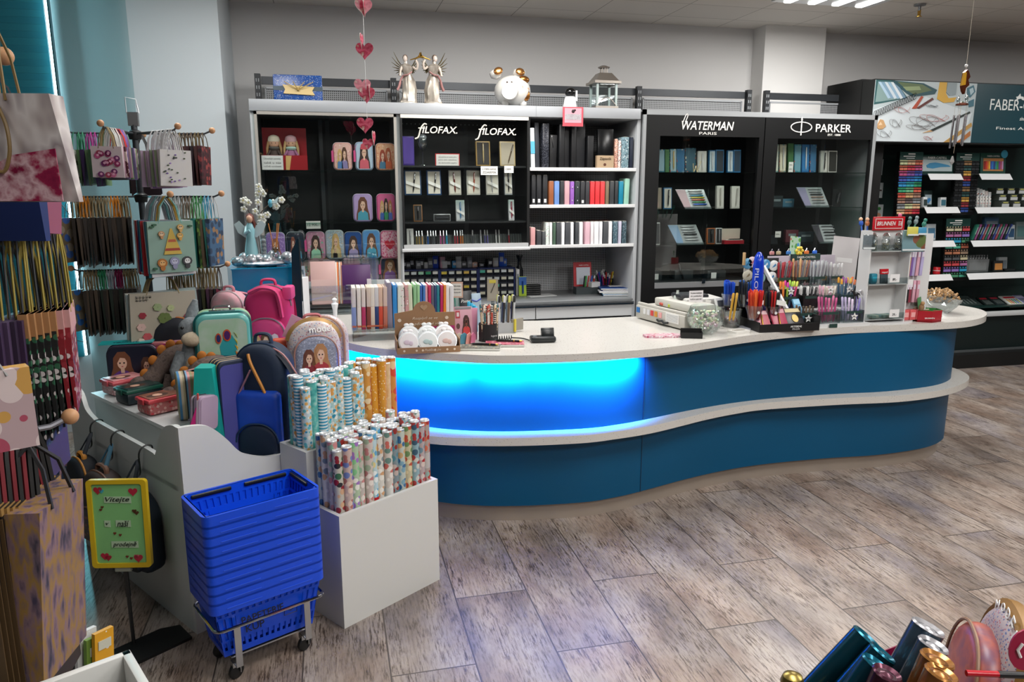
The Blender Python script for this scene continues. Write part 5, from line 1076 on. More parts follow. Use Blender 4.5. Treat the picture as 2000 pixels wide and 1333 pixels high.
q=C(668,612);ns=T('clear_notepad_stand','clear acrylic stand holding pink and purple notepads','stand',Tm(q.x,q.y,CT))
AC=glass('#eef3f3',.09)
MB().box((0,.03,.004),(.5,.2,.008),AC).box((-.02,.0,.14),(.5,.004,.1),AC).box((0,.1,.2),(.5,.005,.4),AC).box((-.25,.05,.08),(.005,.12,.16),AC).box((.25,.05,.08),(.005,.12,.16),AC).box((0,.05,.05),(.49,.1,.005),mat('#1c1d1f',.3)).out('acrylic_frame',ns)
def pad(px0,py0,px1,py1,Y,zb_,col,lab,dp=.03,**k):
 xa,z_,ww,hh=face(px0,py0,px1,py1,Y);t=T('notepad',lab,'notepad',Tm(xa+ww/2,Y,zb_,k.get('rz',0),-.1))
 MB().rbox((0,dp/2,hh/2),(ww,dp,hh),.003,mat(col,.35)).out('cover',t);MB().box((.0,dp/2+.001,hh/2),(ww+.001,dp*.7,hh-.004),mat('#e6e0d8',.6)).out('pages',t);return t,ww,hh
zn=CT+.06
t,ww,hh=pad(608,526,657,610,q.y+.02,zn,'#c9a49e','large dusty pink notepad at the left of the clear stand');MB().box((0,-.001,hh*.3),(ww*.98,.002,hh*.56),mat('#cfaea8',.35)).out('lower_panel',t)
for i,(a,c_,l)in enumerate(((657,'#e8ded4','white'),(660,'#d8783a','orange edged'),(664,'#e0d0c0','cream'),(667,'#c88a70','salmon'))):
 pad(a,526,a+3,607,q.y+.03,zn,c_,'slim '+l+' notepad standing edge on beside the pink notepad')
t,ww,hh=pad(669,527,725,602,q.y+.02,zn,'#4a2358','large purple notepad on the right of the clear stand')
words('WEBNOTEPAD',ww*.4,Tm(-ww*.18,-.003,hh*.48),WT,t);words('A5 · 2 IN 1 · 80 LISTŮ',ww*.7,Tm(-ww*.02,-.003,hh*.4),mat('#b9a9c0',.5),t);MB().box((ww*.44,-.002,hh*.52),(.03,.003,.06),mat('#c9c0c4',.4)).out('corner_label',t)
q2=C(655,622);t=T('paper_flower_vase','white twisted paper cone in front of the pink notepad','paper decoration',Tm(q2.x,q2.y+.04,CT));MB().lathe([(.012,0),(.015,.05),(.024,.09),(.01,.1),(.018,.12),(.006,.13)],mat('#dcdcde',.4),n=9).out('cone',t)
q3=C(578,622);t=T('leaflet_holder','white leaflet box printed with small pink flowers','leaflet box',Tm(q3.x,q3.y+.08,CT,-.3));MB().box((0,0,.13),(.15,.12,.26),dots('#d6d7da',['#c8506a','#d89aa8','#d6d7da','#d6d7da'],24,.25)).out('box',t)
for i in range(5):
 t2=T('leaflet','leaflet fanned out in the white flowered box','leaflet',Tm(q3.x-.02+.012*i,q3.y+.07+.012*i,CT+.13,-.3,0,-.3+.06*i),'leaflets in the white flowered box');MB().box((0,0,.1),(.11,.002,.2),mat(['#d8dadc','#b8c4cc','#8a9aa4','#e0ddd6','#a0a8b0'][i],.5)).out('sheet',t2);MB().box((0,-.002,.16),(.09,.001,.03),mat('#5a6a78',.5)).out('title',t2)
q=C(720,664)
cs=T('clear_book_ledge','clear acrylic step carrying the row of two tone notebooks','stand',Tm(q.x,q.y,CT));xw1=P(690,662,Y=q.y).x-q.x;xw2=P(905,655,Y=q.y).x-q.x
MB().box(((xw1+xw2)/2,.08,.052),(xw2-xw1,.22,.006),glass('#dfe6e6',.16)).box((xw1,.08,.026),(.006,.22,.052),AC).box((xw2,.08,.026),(.006,.22,.052),AC).box(((xw1+xw2)/2,-.03,.03),(xw2-xw1,.005,.058),AC).out('acrylic_step',cs)
zb2=CT+.056
two=[(687,'#7d90c0','#d8d3cc','lavender blue'),(697,'#dcd6ca','#e4dfd4','cream'),(706,'#b03058','#e0d6cc','crimson'),(716,'#84402f','#d8c8b8','rust brown'),(724,'#d8c8b4','#e4dccc','pale sand'),(732,'#243a6a','#d0d0d0','navy'),(740,'#c8462c','#d8b8a0','orange red'),(749,'#b8705a','#d8c0b0','terracotta')]
for i,(px,c1,c2,n_)in enumerate(two):
 q=C(px+4,664);xa,z_,ww,hh=face(px,574,px+8,656,q.y+.0)
 t=T('two_tone_notebook',n_+' and cream two tone notebook in the clear step row','notebook',Tm(xa+ww/2,C(720,664).y+.01,zb2,0,0,.02),'two tone notebooks on the clear step')
 MB().rbox((0,.08,hh*.27),(ww,.15,hh*.54),.002,mat(c1,.4)).out('lower_cover',t);MB().rbox((0,.08,hh*.77),(ww*.98,.148,hh*.46),.002,mat(c2,.45)).out('upper_cover',t);MB().box((0,.004,hh*.08),(ww*1.01,.003,hh*.04),mat('#c86a4a',.4)).out('orange_band',t)
more=[(756,565,'#8a8496','grey lilac'),(767,570,'#2f8ad0','bright blue'),(776,571,'#d8e0d6','pale mint'),(783,571,'#e0ddd8','white flowered'),(791,571,'#c89a98','dusty rose flowered'),(799,571,'#d4dcc0','pale green'),(807,571,'#8ec090','leaf green'),(814,571,'#9acb98','second leaf green'),(820,573,'#2f5fae','royal blue'),(825,573,'#3f78b8','mid blue'),(831,573,'#d8a0a8','rose pink'),(836,573,'#c02858','magenta'),(842,574,'#5a5c6c','slate'),(848,574,'#2a3f6c','dark blue'),(853,574,'#1f7a8a','petrol'),(859,574,'#b82860','raspberry'),(865,574,'#d8822c','orange'),(871,574,'#e4e2e0','plain white'),(878,576,'#d8d8da','broad white')]
for i,(px,py,c_,n_)in enumerate(more):
 nx=more[i+1][0]if i<len(more)-1 else 886;Yq=C(720,664).y+.02
 xa,z_,ww,hh=face(px,py,nx,654,Yq)
 t=T('slim_diary',n_+' slim diary in the row behind the kraft box','diary',Tm(xa+ww/2,Yq,zb2,0,0,random.uniform(-.01,.03)),'slim diaries behind the kraft box')
 m_=dots(c_,['#e8e8e8','#7fa88a','#c88a90'],90,.3)if 'flower' in n_ else mat(c_,.4)
 MB().rbox((0,.07,hh/2),(ww*.92,.14,hh),.0025,m_).out('cover',t);MB().box((0,.071,hh/2),(ww*.5,.138,hh+.002),mat('#e4e0d6',.6)).out('pages',t)
q=C(838,690);KR=mat('#94704f',.7);KB=T('kraft_counter_display','brown kraft paper display box lettered in Czech','display box',Tm(q.x,q.y,CT,-.02))
w_=P(899,680,Y=q.y).x-P(777,680,Y=q.y).x;hh=P(838,612,Y=q.y+.15).z-CT
MB().box((0,0,.016),(w_,.004,.032),KR).box((0,.085,.004),(w_,.17,.006),KR).box((-w_/2,.085,.035),(.004,.17,.07),KR).box((w_/2,.085,.035),(.004,.17,.07),KR).out('tray',KB)
bk=MB().plate([(-w_/2,0),(w_/2,0),(w_/2,hh)]+ell(-.005,hh,.062,.062,12,0,PI)+[(-w_/2,hh)],.168,.173,KR).out('back_card',KB)
SC=mat('#d8c6b0',.6)
words('Rozplyň se ve',w_*.42,Tm(-.0,.165,hh*.84),SC,bk,shear=.4,height=.02);words('pěně plné vůní',w_*.5,Tm(.02,.165,hh*.68),SC,bk,shear=.4,height=.022)
st_=MB().box((w_*.3,.164,hh*.53),(w_*.38,.002,.026),mat('#b0206a',.5)).out('pink_sticker',bk);words('Stolové MÝDLO',w_*.34,Tm(w_*.3,.162,hh*.53),mat('#2a1026',.5),st_,shear=.3)
words('Poděkuj jim',w_*.26,Tm(.02,-.003,.016),SC,KB,shear=.3)
m=MB()
for x_,z_ in((-.42,.8),(.36,.84),(-.3,.35),(.12,.36)):m.plate(ell(w_*x_,hh*z_,.01,.009,10),.164,.168,SC)
m.plate([(-.005+a*.02,hh+.03+b_*.018)for a,b_ in HEART],.165,.168,mat('#a88a68',.6));m.out('printed_motifs',bk)
m=MB()
for x_ in(-.4,-.2,-.1,.1,.3,.42):m.plate(ell(w_*x_*.98,.016,.006,.006,8),-.004,-.002,SC)
m.out('front_dots',KB)
tn=[(798,672,'front left','#e2dfe2','#c8b8c8'),(836,671,'front middle','#dfe4e4','#a8c0c0'),(874,669,'front right','#e4dedd','#d0b0a8'),(806,652,'back left','#dcdcdc','#c0b0c0'),(834,651,'back middle','#dfe4e4','#a0c0c8'),(872,649,'back right','#e4dedd','#d8b0a8')]
for i,(px,py,l,c1,c2)in enumerate(tn):
 xx=(-.31,0,.31,-.27,.02,.3)[i]*w_;yy=.045 if i<3 else.115
 t=T('round_soap_tin','round clear tin with bow knob, '+l+' in the kraft display','tin',Tm(q.x+xx,q.y+yy,CT+.008+(.012 if i>2 else 0),0,PI/2-.35),'round tins in the kraft display');t.matrix_basis=Tm(q.x+xx,q.y+yy,CT+.05+(.02 if i>2 else 0),0,PI/2-.3,0,1.42)
 MB().lathe([(.036,-.018),(.04,-.014),(.04,.006),(.036,.012)],mat('#cfd3d6',.2,.2),n=22).out('tin',t);k=MB().lathe([(.034,.0125),(.033,.0145),(.001,.016)],mat(c1,.4),n=22).out('printed_lid',t)
 MB().ball((-.006,-.02*-1-.02,.017),(.012,.009,.001),mat(c2,.5)).ball((.008,-.004,.017),(.008,.009,.001),mat(c2,.5)).out('printed_bow',k)
 MB().ball((-.009,.043,0),(.01,.007,.004),mat(c1,.3)).ball((.009,.043,0),(.01,.007,.004),mat(c1,.3)).out('bow_knob',t)
q,w_,h_=cface(889,600,924,668);t=T('pink_hair_pack','pink header pack with a drawn girl in round glasses and red top','pack',Tm(q.x,q.y,CT,0,-.15))
MB().rbox((0,.006,h_/2),(w_,.012,h_),.002,mat('#cf9aa8',.4)).out('card',t);MB().box((0,-.002,h_*.96),(w_*.9,.004,h_*.06),mat('#8f9092',.4)).out('header',t)
m=MB();girl(m,w_*.6,h_*.55,'#4a2a22','#c83a3a','#7a4a38',y=-.001,x=w_*.16,z=h_*.22);m.out('printed_girl',t)
m=MB();[m.tube([(w_*.16+sx*w_*.06+.008*math.cos(a),-.008,h_*.575+.008*math.sin(a))for a in[2*PI*k/12 for k in range(12)]],.0012,mat('#2a2024',.4),closed=True,n=4)for sx in(-1,1)];m.out('drawn_glasses',t)
MB().box((-w_*.3,-.002,h_*.78),(w_*.24,.003,h_*.2),mat('#b83a40',.4)).box((-w_*.3,-.004,h_*.78),(w_*.14,.002,h_*.12),mat('#e0cfd0',.4)).plate(ell(-w_*.3,h_*.45,w_*.1,h_*.08),-.004,-.001,mat('#5a3a34',.5)).out('side_pictures',t)
q,w_,h_=cface(918,605,936,668);t=T('pink_folder','plain pink folder leaning behind the pink header pack','folder',Tm(q.x,q.y+.05,CT,.5,-.1,.1));MB().rbox((0,0,h_/2),(w_*1.1,.012,h_),.002,mat('#c586a0',.4)).out('cover',t)
for i,(px,c_,l)in enumerate(((893,'#d8c8b8','cream'),(903,'#4a8aa0','teal'),(914,'#d89a90','salmon'),(922,'#c06a8a','rose'))):
 q=C(px,672);t=T('gift_tag',l+' folded paper tag at the foot of the pink pack','tag',Tm(q.x,q.y-.01,CT,.3*i,0,.2));MB().plate([(-.02,0),(.025,0),(.03,.05),(.0,.065),(-.02,.05)],-.002,.002,mat(c_,.5)).out('tag',t)
for i,px in enumerate((920,925,930,934)):
 q=C(px,655);up_pen_at(q.x,q.y+.05,CT,.19-.01*i,'#2aa6cc','turquoise felt pen standing beside the black pen pot','turquoise felt pens beside the pen pot',r=.009,leany=-.05)
q=C(957,668);R_=.055;pt=T('black_pen_pot','matt black round pot of flower patterned pens','pen pot',Tm(q.x,q.y+.04,CT));hp=P(957,634,Y=q.y).z-CT
MB().lathe([(R_,0),(R_,hp),(R_*.93,hp),(R_*.93,.02),(.001,.02)],mat('#17181a',.55),n=24).out('pot',pt);words('legami',.035,Tm(.02,-R_-.001,hp*.35,.2),mat('#c8c8c8',.5),pt)
PT=[dots('#d8c8a8',['#8a5a3a','#2a2a2a','#b88a5a'],110,.42),dots('#3a6a70',['#d8b070','#c0502a','#e0d8c8'],110,.42),dots('#e0d8d0',['#c06a70','#4a7a5a','#d8a048'],120,.4),dots('#b8483a',['#e8d8c0','#3a3a3a'],110,.4),stripes(['#d8d4cc','#222222'],2,.012)]
PN=['brown and cream patterned','teal patterned','white floral','red floral','black and white striped']
for i in range(16):
 a=hr.uniform(0,2*PI)if i>5 else-PI/2+(i-2.5)*.35;rr=.046 if i<6 else.035*hr.random();k=i%5
 up_pen_at(q.x+rr*math.cos(a),q.y+.04+rr*math.sin(a),CT+.02,.185,PT[k],PN[k]+' pen in the black pot','patterned pens in the black pot',r=.0068,lean=rr*2*math.cos(a),cap=PT[(k+1)%5])
q=C(990,652);pk=T('grey_pen_stand','grey and yellow card pen stand behind the black pot','pen stand',Tm(q.x,q.y+.06,CT));MB().box((0,0,.03),(.12,.09,.06),mat('#a9abad',.5)).out('tray',pk)
MB().box((.055,-.05,.045),(.09,.012,.07),mat('#8f8a80',.5),Tm(0,0,0,.5)).box((.02,-.07,.045),(.012,.01,.075),mat('#c8b83a',.5),Tm(0,0,0,.5)).out('yellow_edged_card',pk)
for i in range(12):
 up_pen_at(q.x-.045+.03*(i%4),q.y+.035+.025*(i//4),CT+.02,.2,['#c8c8c8','#2a2a2c','#6a5a4a','#b9bdbf','#8fb0c8','#4a4a80'][i%6],['silver','black','brown','light grey','pale blue','violet'][i%6]+' pen in the grey and yellow stand','pens in the grey and yellow stand',r=.007,lean=.05,cap=['#2a2a2a','#d8d8d8','#c8c86a'][i%3])
for px0,py0,px1,py1,c_,c2,l,tx in((882,551,905,582,'#c9a490','#d8d4cc','pink edged notice card on a clip behind the diaries','Platba možná|kartou|i hotově'),(952,545,973,588,'#9a9284','#c8b84a','grey card with a yellow label and drawn pen','PERA')):
 q,w_,h_=cface(px0,py0,px1,640);t=T('counter_card',l,'card',Tm(q.x,q.y,CT,-.25));hc_=P((px0+px1)/2,py1,Y=q.y).z-CT
 MB().box((0,0,(h_+hc_)/2),(w_,.003,h_-hc_),mat(c_,.5)).out('card',t);MB().box((0,.003,hc_/2),(.02,.003,hc_),glass('#e0e6e6',.2)).out('clear_support',t)
 MB().box((0,-.002,(h_+hc_)/2),(w_*.8,.001,(h_-hc_)*.8),mat('#d6d2ca' if 'pink' in l else '#a39c8e',.5)).out('panel',t)
 if 'pink' in l:[words(s_,w_*.6,Tm(0,-.003,hc_+(h_-hc_)*(.75-.2*k)),mat('#444444',.5),t,height=.009)for k,s_ in enumerate(tx.split('|'))]
 else:MB().box((0,-.003,hc_+(h_-hc_)*.88),(w_*.6,.001,.02),mat(c2,.5)).tube([(-.01,-.004,hc_+.05),(.015,-.004,hc_+.11)],.003,mat('#4a4640',.4)).out('label_and_pen',t)
for px0,py0,px1,py1,c_,l,tx in((893,574,902,602,'#3a8a78','small green marker pack',None),(903,570,928,604,'#26282c','black leaning marker pack lettered in white','Pastel'),(927,575,945,600,'#9fb4c4','blue printed pack with a pair of blue glasses',None)):
 q,w_,h_=cface(px0,py0,px1,636);t=T('marker_pack',l+' behind the pink header pack','pack',Tm(q.x,q.y+.03,CT,0,-.15,-.05));MB().rbox((0,0,h_/2),(w_,.02,h_),.003,mat(c_,.35)).out('pack',t)
 if tx:words(tx,w_*.8,Tm(0,-.012,h_*.7,0),WHITE,t,shear=.3)
 elif'glasses' in l:MB().tube([(-.03,-.014,h_*.8),(0,-.014,h_*.74),(.03,-.014,h_*.82)],.004,mat('#2a3a9a',.4)).out('glasses',t)
def ring_book(px,py,rz,cov,lab,hd):
 q=C(px,py);t=T('ring_notebook',lab,'notebook',Tm(q.x,q.y,CT,rz));MB().rbox((0,0,.007),(.21,.1,.012),.002,mat('#cfcfc8',.5)).out('pages',t);MB().rbox((0,0,.0145),(.21,.1,.003),.001,cov).out('cover',t);m=MB()
 for k in range(16):m.tube([(-.1+k*.0133,.05+.006*math.cos(a),.008+.008*math.sin(a))for a in[2*PI*j/8 for j in range(8)]],.0011,mat('#6a6a6c',.3,.7),n=4,closed=True)
 m.out('wire_spiral',t)
 p=T('ballpoint_pen','black and gold pen lying on the '+hd,'pen',Tm(q.x+.02,q.y+.01,CT+.023,rz-.15,0,0));MB().lathe([(.001,-.075),(.006,-.06),(.006,.06),(.004,.07)],mat('#131315',.2),Tm(0,0,0,0,0,PI/2),10).out('barrel',p);MB().lathe([(.0066,.03),(.0066,.036)],GOLD,Tm(0,0,0,0,0,PI/2),10).lathe([(.0062,.064),(.003,.078)],GOLD,Tm(0,0,0,0,0,PI/2),10).out('gold_trim',p)
ring_book(939,682,-.28,dots('#6f7068',['#3a4a40','#a89a80','#4a4038'],60,.4),'grey green ring notebook lying near the counter edge','grey green ring notebook')
ring_book(986,675,-.22,dots('#b0586a',['#8a2438','#d8a0a8','#5a3a40'],55,.42),'red and pink ring notebook lying beside the terminal cord','red and pink ring notebook')
q=C(1060,668);ct=T('card_terminal_dock','black card terminal dock lying on the counter with a curly cord','card terminal',Tm(q.x,q.y,CT,-.1))
MB().rbox((0,0,.018),(.14,.075,.03),.009,mat('#1c2022',.35)).out('base',ct);MB().rbox((.03,.0,.045),(.07,.02,.04),.004,mat('#1c2022',.3),Tm(0,0,0,0,-.25)).rbox((.035,.035,.055),(.075,.012,.05),.004,mat('#1c2022',.3),Tm(0,0,0,0,-.25)).out('cradle_wings',ct);MB().box((-.045,-.005,.034),(.02,.02,.002),mat('#7a8286',.3)).out('label',ct)
m=MB();a0=C(1034,668);b0=C(1000,664);c0=C(940,668);L0=[a0,C(1020,664),b0+Vector((0,.02,.01))]
m.tube(catmull([Vector((p.x,p.y,CT+.008))for p in L0],5),.0035,BLACK);n_=90;cl_=[]
for k in range(n_*1):
 u=k/n_;p=b0.lerp(c0,u);cl_.append((p.x,p.y+.011*math.cos(k*.9),CT+.014+.011*math.sin(k*.9)))
m.tube(cl_,.003,BLACK,n=5);m.out('curly_cord',None,None);o=bpy.data.objects['curly_cord'];o.parent=ct;o.matrix_parent_inverse=(Tm(q.x,q.y,CT,-.1)).inverted()
q0,q1,q2=C(1241,622),C(1336,648),C(1415,640)
cm=T('cash_register','pale grey cash register with payment stickers on its side','cash register',Tm(q1.x,q1.y,CT,math.atan2(q0.y-q1.y,q0.x-q1.x)+PI))
PG=mat('#b9b6ae',.45);Lr=(q0-q1).length
MB().rbox((-Lr/2,.13,.05),(Lr,.26,.085),.008,PG).rbox((-Lr/2+.0,.02,.1),(Lr*.98,.02,.02),.004,PG).out('drawer',cm)
MB().rbox((-Lr*.45,.17,.12),(Lr*.8,.16,.05),.01,mat('#c2c0b8',.45)).out('keyboard_deck',cm)
MB().box((-Lr*.52,.24,.17),(Lr*.62,.01,.1),mat('#c6c4be',.4),Tm(0,0,0,0,-.25)).out('raised_lid',cm)
for i,(c_,x_,w2)in enumerate((('#2f6fb0',-.94,.035),('#d8d8d8',-.8,.025),('#d0d0d4',-.72,.03),('#c83a3a',-.64,.03),('#c8882a',-.56,.03),('#e2a0a0',-.47,.03),('#e0dedb',-.23,.13))):
 k=MB().box((x_*Lr,-.002,.062),(w2,.002,.06 if i==6 else.034),mat(c_,.4)).out('sticker',cm,None)
 if i==6:MB().box((x_*Lr,-.0035,.062),(w2*.85,.001,.045),stripes(['#dcdcda','#dcdcda','#8a8a8a'],2,.008)).out('printed_lines',k)
MB().tube([(-.52*Lr,-.006,.03),(-.47*Lr,-.01,.022),(-.42*Lr,-.006,.03),(-.36*Lr,-.012,.02),(-.3*Lr,-.006,.028)],.007,mat('#222426',.4)).out('black_cable',cm)
q=C(1385,636);pr_=T('receipt_printer','white receipt printer behind the glass bowl','printer',Tm(q.x,q.y+.16,CT));MB().rbox((0,0,.08),(.26,.2,.16),.012,mat('#c3c2be',.4)).out('body',pr_);MB().rbox((-.05,.02,.165),(.2,.14,.03),.01,mat('#2c2e31',.3)).out('dark_lid',pr_);MB().box((-.06,-.1,.182),(.03,.002,.008),mat('#c02a5a',.4)).out('red_label',pr_)
nt=card(1346,568,1373,590,q.y+.02,'small pink edged printed notice in front of the receipt printer','Prosíme nesahejte|do pokladny|DĚKUJEME','#dcd8da',name='counter_notice');MB().box((0,.004,-.02),(.012,.003,.06),AC).out('support',nt);nt.location.z=max(nt.location.z,CT+.06)
q=C(1330,640);t=T('sticky_note_block','lime green sticky note pack on the cash register','sticky notes',Tm(C(1327,632).x,C(1327,632).y+.03,CT+.1,-.3));MB().rbox((0,0,.01),(.13,.05,.018),.002,mat('#b8c832',.4)).out('block',t);words('STICK N',.09,Tm(0,-.026,.01),mat('#5a5a2a',.5),t)
t=T('yellow_green_bottle','small bottle with a lime label on the cash register','bottle',Tm(C(1332,632).x,C(1332,632).y+.08,CT+.1));MB().lathe([(.024,0),(.024,.06),(.008,.085),(.008,.1)],mat('#b9c0b8',.15,.1),n=14).out('bottle',t);MB().lathe([(.025,.012),(.025,.045)],mat('#c0cc3a',.4),n=14).out('label',t)
t=T('tangerine_sweets','small heap of wrapped red sweets on the cash register edge','sweets',Tm(C(1303,630).x,C(1303,630).y+.05,CT+.1));m=MB();[m.ball((hr.uniform(-.02,.02),hr.uniform(-.02,.02),.01),.011,mat(hr.choice(['#c0503a','#c8a0a0','#b03a3a']),.3),n=8,k=6)for _ in range(6)];m.out('sweets',t)['kind']='stuff'
q,w_,h_=cface(1346,582,1411,652);R_=w_/2;gb_=T('glass_bowl','round tilted glass bowl full of iridescent crystals on the counter','bowl',Tm(q.x,q.y+.03,CT))
MB().lathe([(R_*.4,0),(R_*.75,R_*.2),(R_*.98,R_*.65),(R_*1.0,R_*1.0),(R_*.86,R_*1.45),(R_*.84,R_*1.46),(R_*.96,R_),(R_*.94,R_*.66),(R_*.7,R_*.24),(.001,.01)],glass('#f0f4f4',.07),Tm(0,0,0,0,.12),24).out('bowl',gb_)
cr=T('acrylic_crystals','heap of pastel iridescent crystals inside the glass bowl','crystals',Tm(q.x,q.y+.03,CT+.012));m=MB();hs=random.Random(11)
for i in range(150):
 r_=R_*.82*hs.random()**.4;a=hs.uniform(0,2*PI);z_=hs.uniform(.02,R_*1.1);rm=R_*.86*math.sqrt(max(.1,1-((z_-R_*.95)/(R_*1.0))**2));r_=min(r_,rm)
 pc_=hs.choice(['#dfe8c0','#e8e2c8','#c0dcc8','#e8c8d0','#f0ecd8','#d8ecd8'])if not(math.cos(a)>.2 and math.sin(a)<0 and z_<.05)else '#c06a9a'
 m.lathe([(.001,-.012),(.009,0),(.001,.012)],mat(pc_,.15,0,0,.8),Tm(r_*math.cos(a),r_*math.sin(a),z_,hs.uniform(0,3),hs.uniform(0,3),hs.uniform(0,3)),5)
m.out('crystals',cr,smooth=0);cr['kind']='stuff'
t=T('shop_tag','blank white folded price tag leaning on the glass bowl','price tag',Tm(C(1376,600).x,q.y-.02,CT+R_*1.45,-.1,-.3,.2));MB().box((0,0,.012),(.06,.002,.03),mat('#d0d0ca',.5)).out('tag',t)
q=C(1432,640);t=T('plastic_tub','clear round tub with pink sweets beside the glass bowl','tub',Tm(q.x,q.y+.03,CT));MB().lathe([(.05,0),(.062,.1),(.064,.11),(.06,.1),(.048,.006),(.001,.006)],glass('#dfe2e2',.1),n=20).out('tub',t);m=MB();[m.ball((hs.uniform(-.03,.03),hs.uniform(-.03,.03),hs.uniform(.02,.05)),.013,mat(hs.choice(['#c8788a','#d8b0b8','#d8d8d8']),.3),n=8,k=6)for _ in range(14)];m.out('sweets',t)['kind']='stuff'
t=T('display_terminal','white handheld reader leaning behind the glass bowl','terminal',Tm(C(1398,632).x,q.y+.06,CT,.2,-.35));MB().rbox((0,0,.09),(.06,.025,.18),.01,mat('#d3d4d2',.35)).out('body',t);MB().box((0,-.014,.14),(.045,.002,.04),mat('#55585c',.2)).out('screen',t)
q=C(1294,658);t=T('pink_blister_tray','flat pink clear plastic tray lying at the counter edge','tray',Tm(q.x,q.y,CT,-.05));MB().prism([(x_*.11,y_*.045)for x_,y_ in((-1,.6),(-.7,1),(.7,.9),(1,.3),(.95,-.7),(.5,-1),(-.5,-.9),(-1,-.4))],0,.012,dots('#c9a0ac',['#b04a68','#d8c0c8','#e0d4d8'],60,.42,.2)).out('tray',t)
q=C(1350,660);t=T('black_staple_box','small open black box on the counter front of the bowl','box',Tm(q.x,q.y,CT,-.35));MB().box((0,0,.006),(.12,.05,.012),BLACK).box((0,-.024,.018),(.12,.003,.03),BLACK).box((0,.024,.026),(.12,.003,.05),BLACK).box((.058,0,.02),(.003,.05,.04),BLACK).out('tray',t);m=MB();[m.box((.03+.006*i,0,.014),(.004,.03,.004),mat(['#2f9a4a','#d8b030','#c83a30','#3a6ac0'][i],.4))for i in range(4)];m.out('coloured_pins',t)
q=C(1450,650);t=T('white_saucer','small white square dish beside the giant blue pen stand','dish',Tm(q.x-.02,q.y+.01,CT,.3));MB().prism(rrect(.12,.08,.012),0,.014,mat('#d8d6d0',.3),Tm(0,-.04,0)).out('dish',t);MB().prism(rrect(.08,.04,.01),.014,.016,mat('#aaa69e',.4),Tm(0,-.02,0)).out('recess',t)
q=C(1477,642);gp_=T('giant_pen_stand','tall shiny blue giant pen display stand','display stand',Tm(q.x,q.y+.02,CT));hg=zat(1483,492,q.x,q.y+.02)-CT
SB=mat('#1038b8',.15,coat=.5)
MB().lathe([(.001,hg),(.012,hg-.004),(.026,hg-.03),(.032,hg-.08),(.034,hg*.5),(.03,hg*.22),(.024,.03)],SB,n=18).out('pen_body',gp_);MB().prism(rrect(.17,.1,.02),0,.008,mat('#b9bcc6',.2),Tm(0,-.05,0)).lathe([(.028,.008),(.024,.06)],SB,n=16).out('foot',gp_)
words('PILOT',.16,Matrix.Translation((-.026,-.03,hg*.62))@Matrix.Rotation(-.6,4,'Z')@Matrix.Rotation(PI/2,4,'Y')@I4,mat('#c8d0e8',.3),gp_,height=.022)
def cupful(px,py0,py1,w_px,lab,cols,names,n,Yq,tilt=0,grp=''):
 xa,z_,ww,hh=face(px-w_px/2,py0,px+w_px/2,py1,Yq);z0_=max(z_,CT+.001);x_=xa+ww/2;R_=ww/2
 c=T('clear_pen_cup','clear plastic cup of '+lab,'cup',Tm(x_,Yq,z0_),'clear cups on the giant pen stand');MB().lathe([(R_*.6,0),(R_*.95,hh*.5),(R_*.93,hh*.5),(R_*.58,.004),(.001,.003)],glass('#e8eef2',.08),n=18).out('cup',c)
 MB().plate(ell(0,hh*.28,.009,.009,12),-R_*.8-.004,-R_*.8-.002,WHITE).out('round_sticker',c)
 for i in range(n):
  a=2*PI*i/n*2.4;rr=R_*.72*math.sqrt((i+.5)/n);k=i%len(cols)
  up_pen_at(x_+rr*math.cos(a)*.8,Yq+rr*math.sin(a)*.8,z0_+.005,hh*hs.uniform(.9,1.0),cols[k],names[k]+' pen in the clear cup of '+lab,grp or 'pens in the cup of '+lab,r=.0058,lean=rr*2.2*math.cos(a),leany=-rr*1.5*math.sin(a))
Yg=q.y
cupful(1423,549,598,26,'bright blue pens',['#1744b8','#1f58c8','#123a9a'],['blue','lighter blue','dark blue'],16,Yg+.1)
cupful(1454,549,599,30,'black and blue gel pens',['#202326','#2f3338','#2a62b0','#16181a'],['black','graphite','blue','jet black'],18,Yg+.08)
cupful(1474,567,625,33,'red and orange pens',['#c02a24','#c8452a','#d8602c','#b01c20'],['red','vermilion','orange','dark red'],20,Yg-.05)
cupful(1507,569,625,34,'black and red gel pens',['#1c1d1f','#c42a28','#26282a','#30382f'],['black','red','graphite','dark green'],18,Yg-.02)
for i,(px,c_)in enumerate(((1427,'#c89a3a'),(1434,'#d0a848'),(1491,'#d87a2a'),(1497,'#1f7a9a'))):
 up_pen_at(P(px,590,Y=Yg+.03).x,Yg+.03,CT+.05,.17,c_,['ochre','second ochre','orange','teal'][i]+' marker beside the clear cups','loose markers at the giant pen stand',r=.007,lean=.1)
q,w_,h_=cface(1447,503,1520,605);q.y=Yg+.24;xa,z_,w_,h_=face(1447,505,1520,600,q.y)
t=T('badge_display','dark display card of round badges and mirrors lettered in white','display card',Tm(xa+w_/2,q.y,CT));hh=h_+(z_-CT)
MB().box((.02,.004,hh/2),(w_*.8,.006,hh),mat('#25272a',.45)).box((-w_*.38,-.004,hh/2),(w_*.14,.008,hh*.98),mat('#a9a49c',.5)).out('card',t)
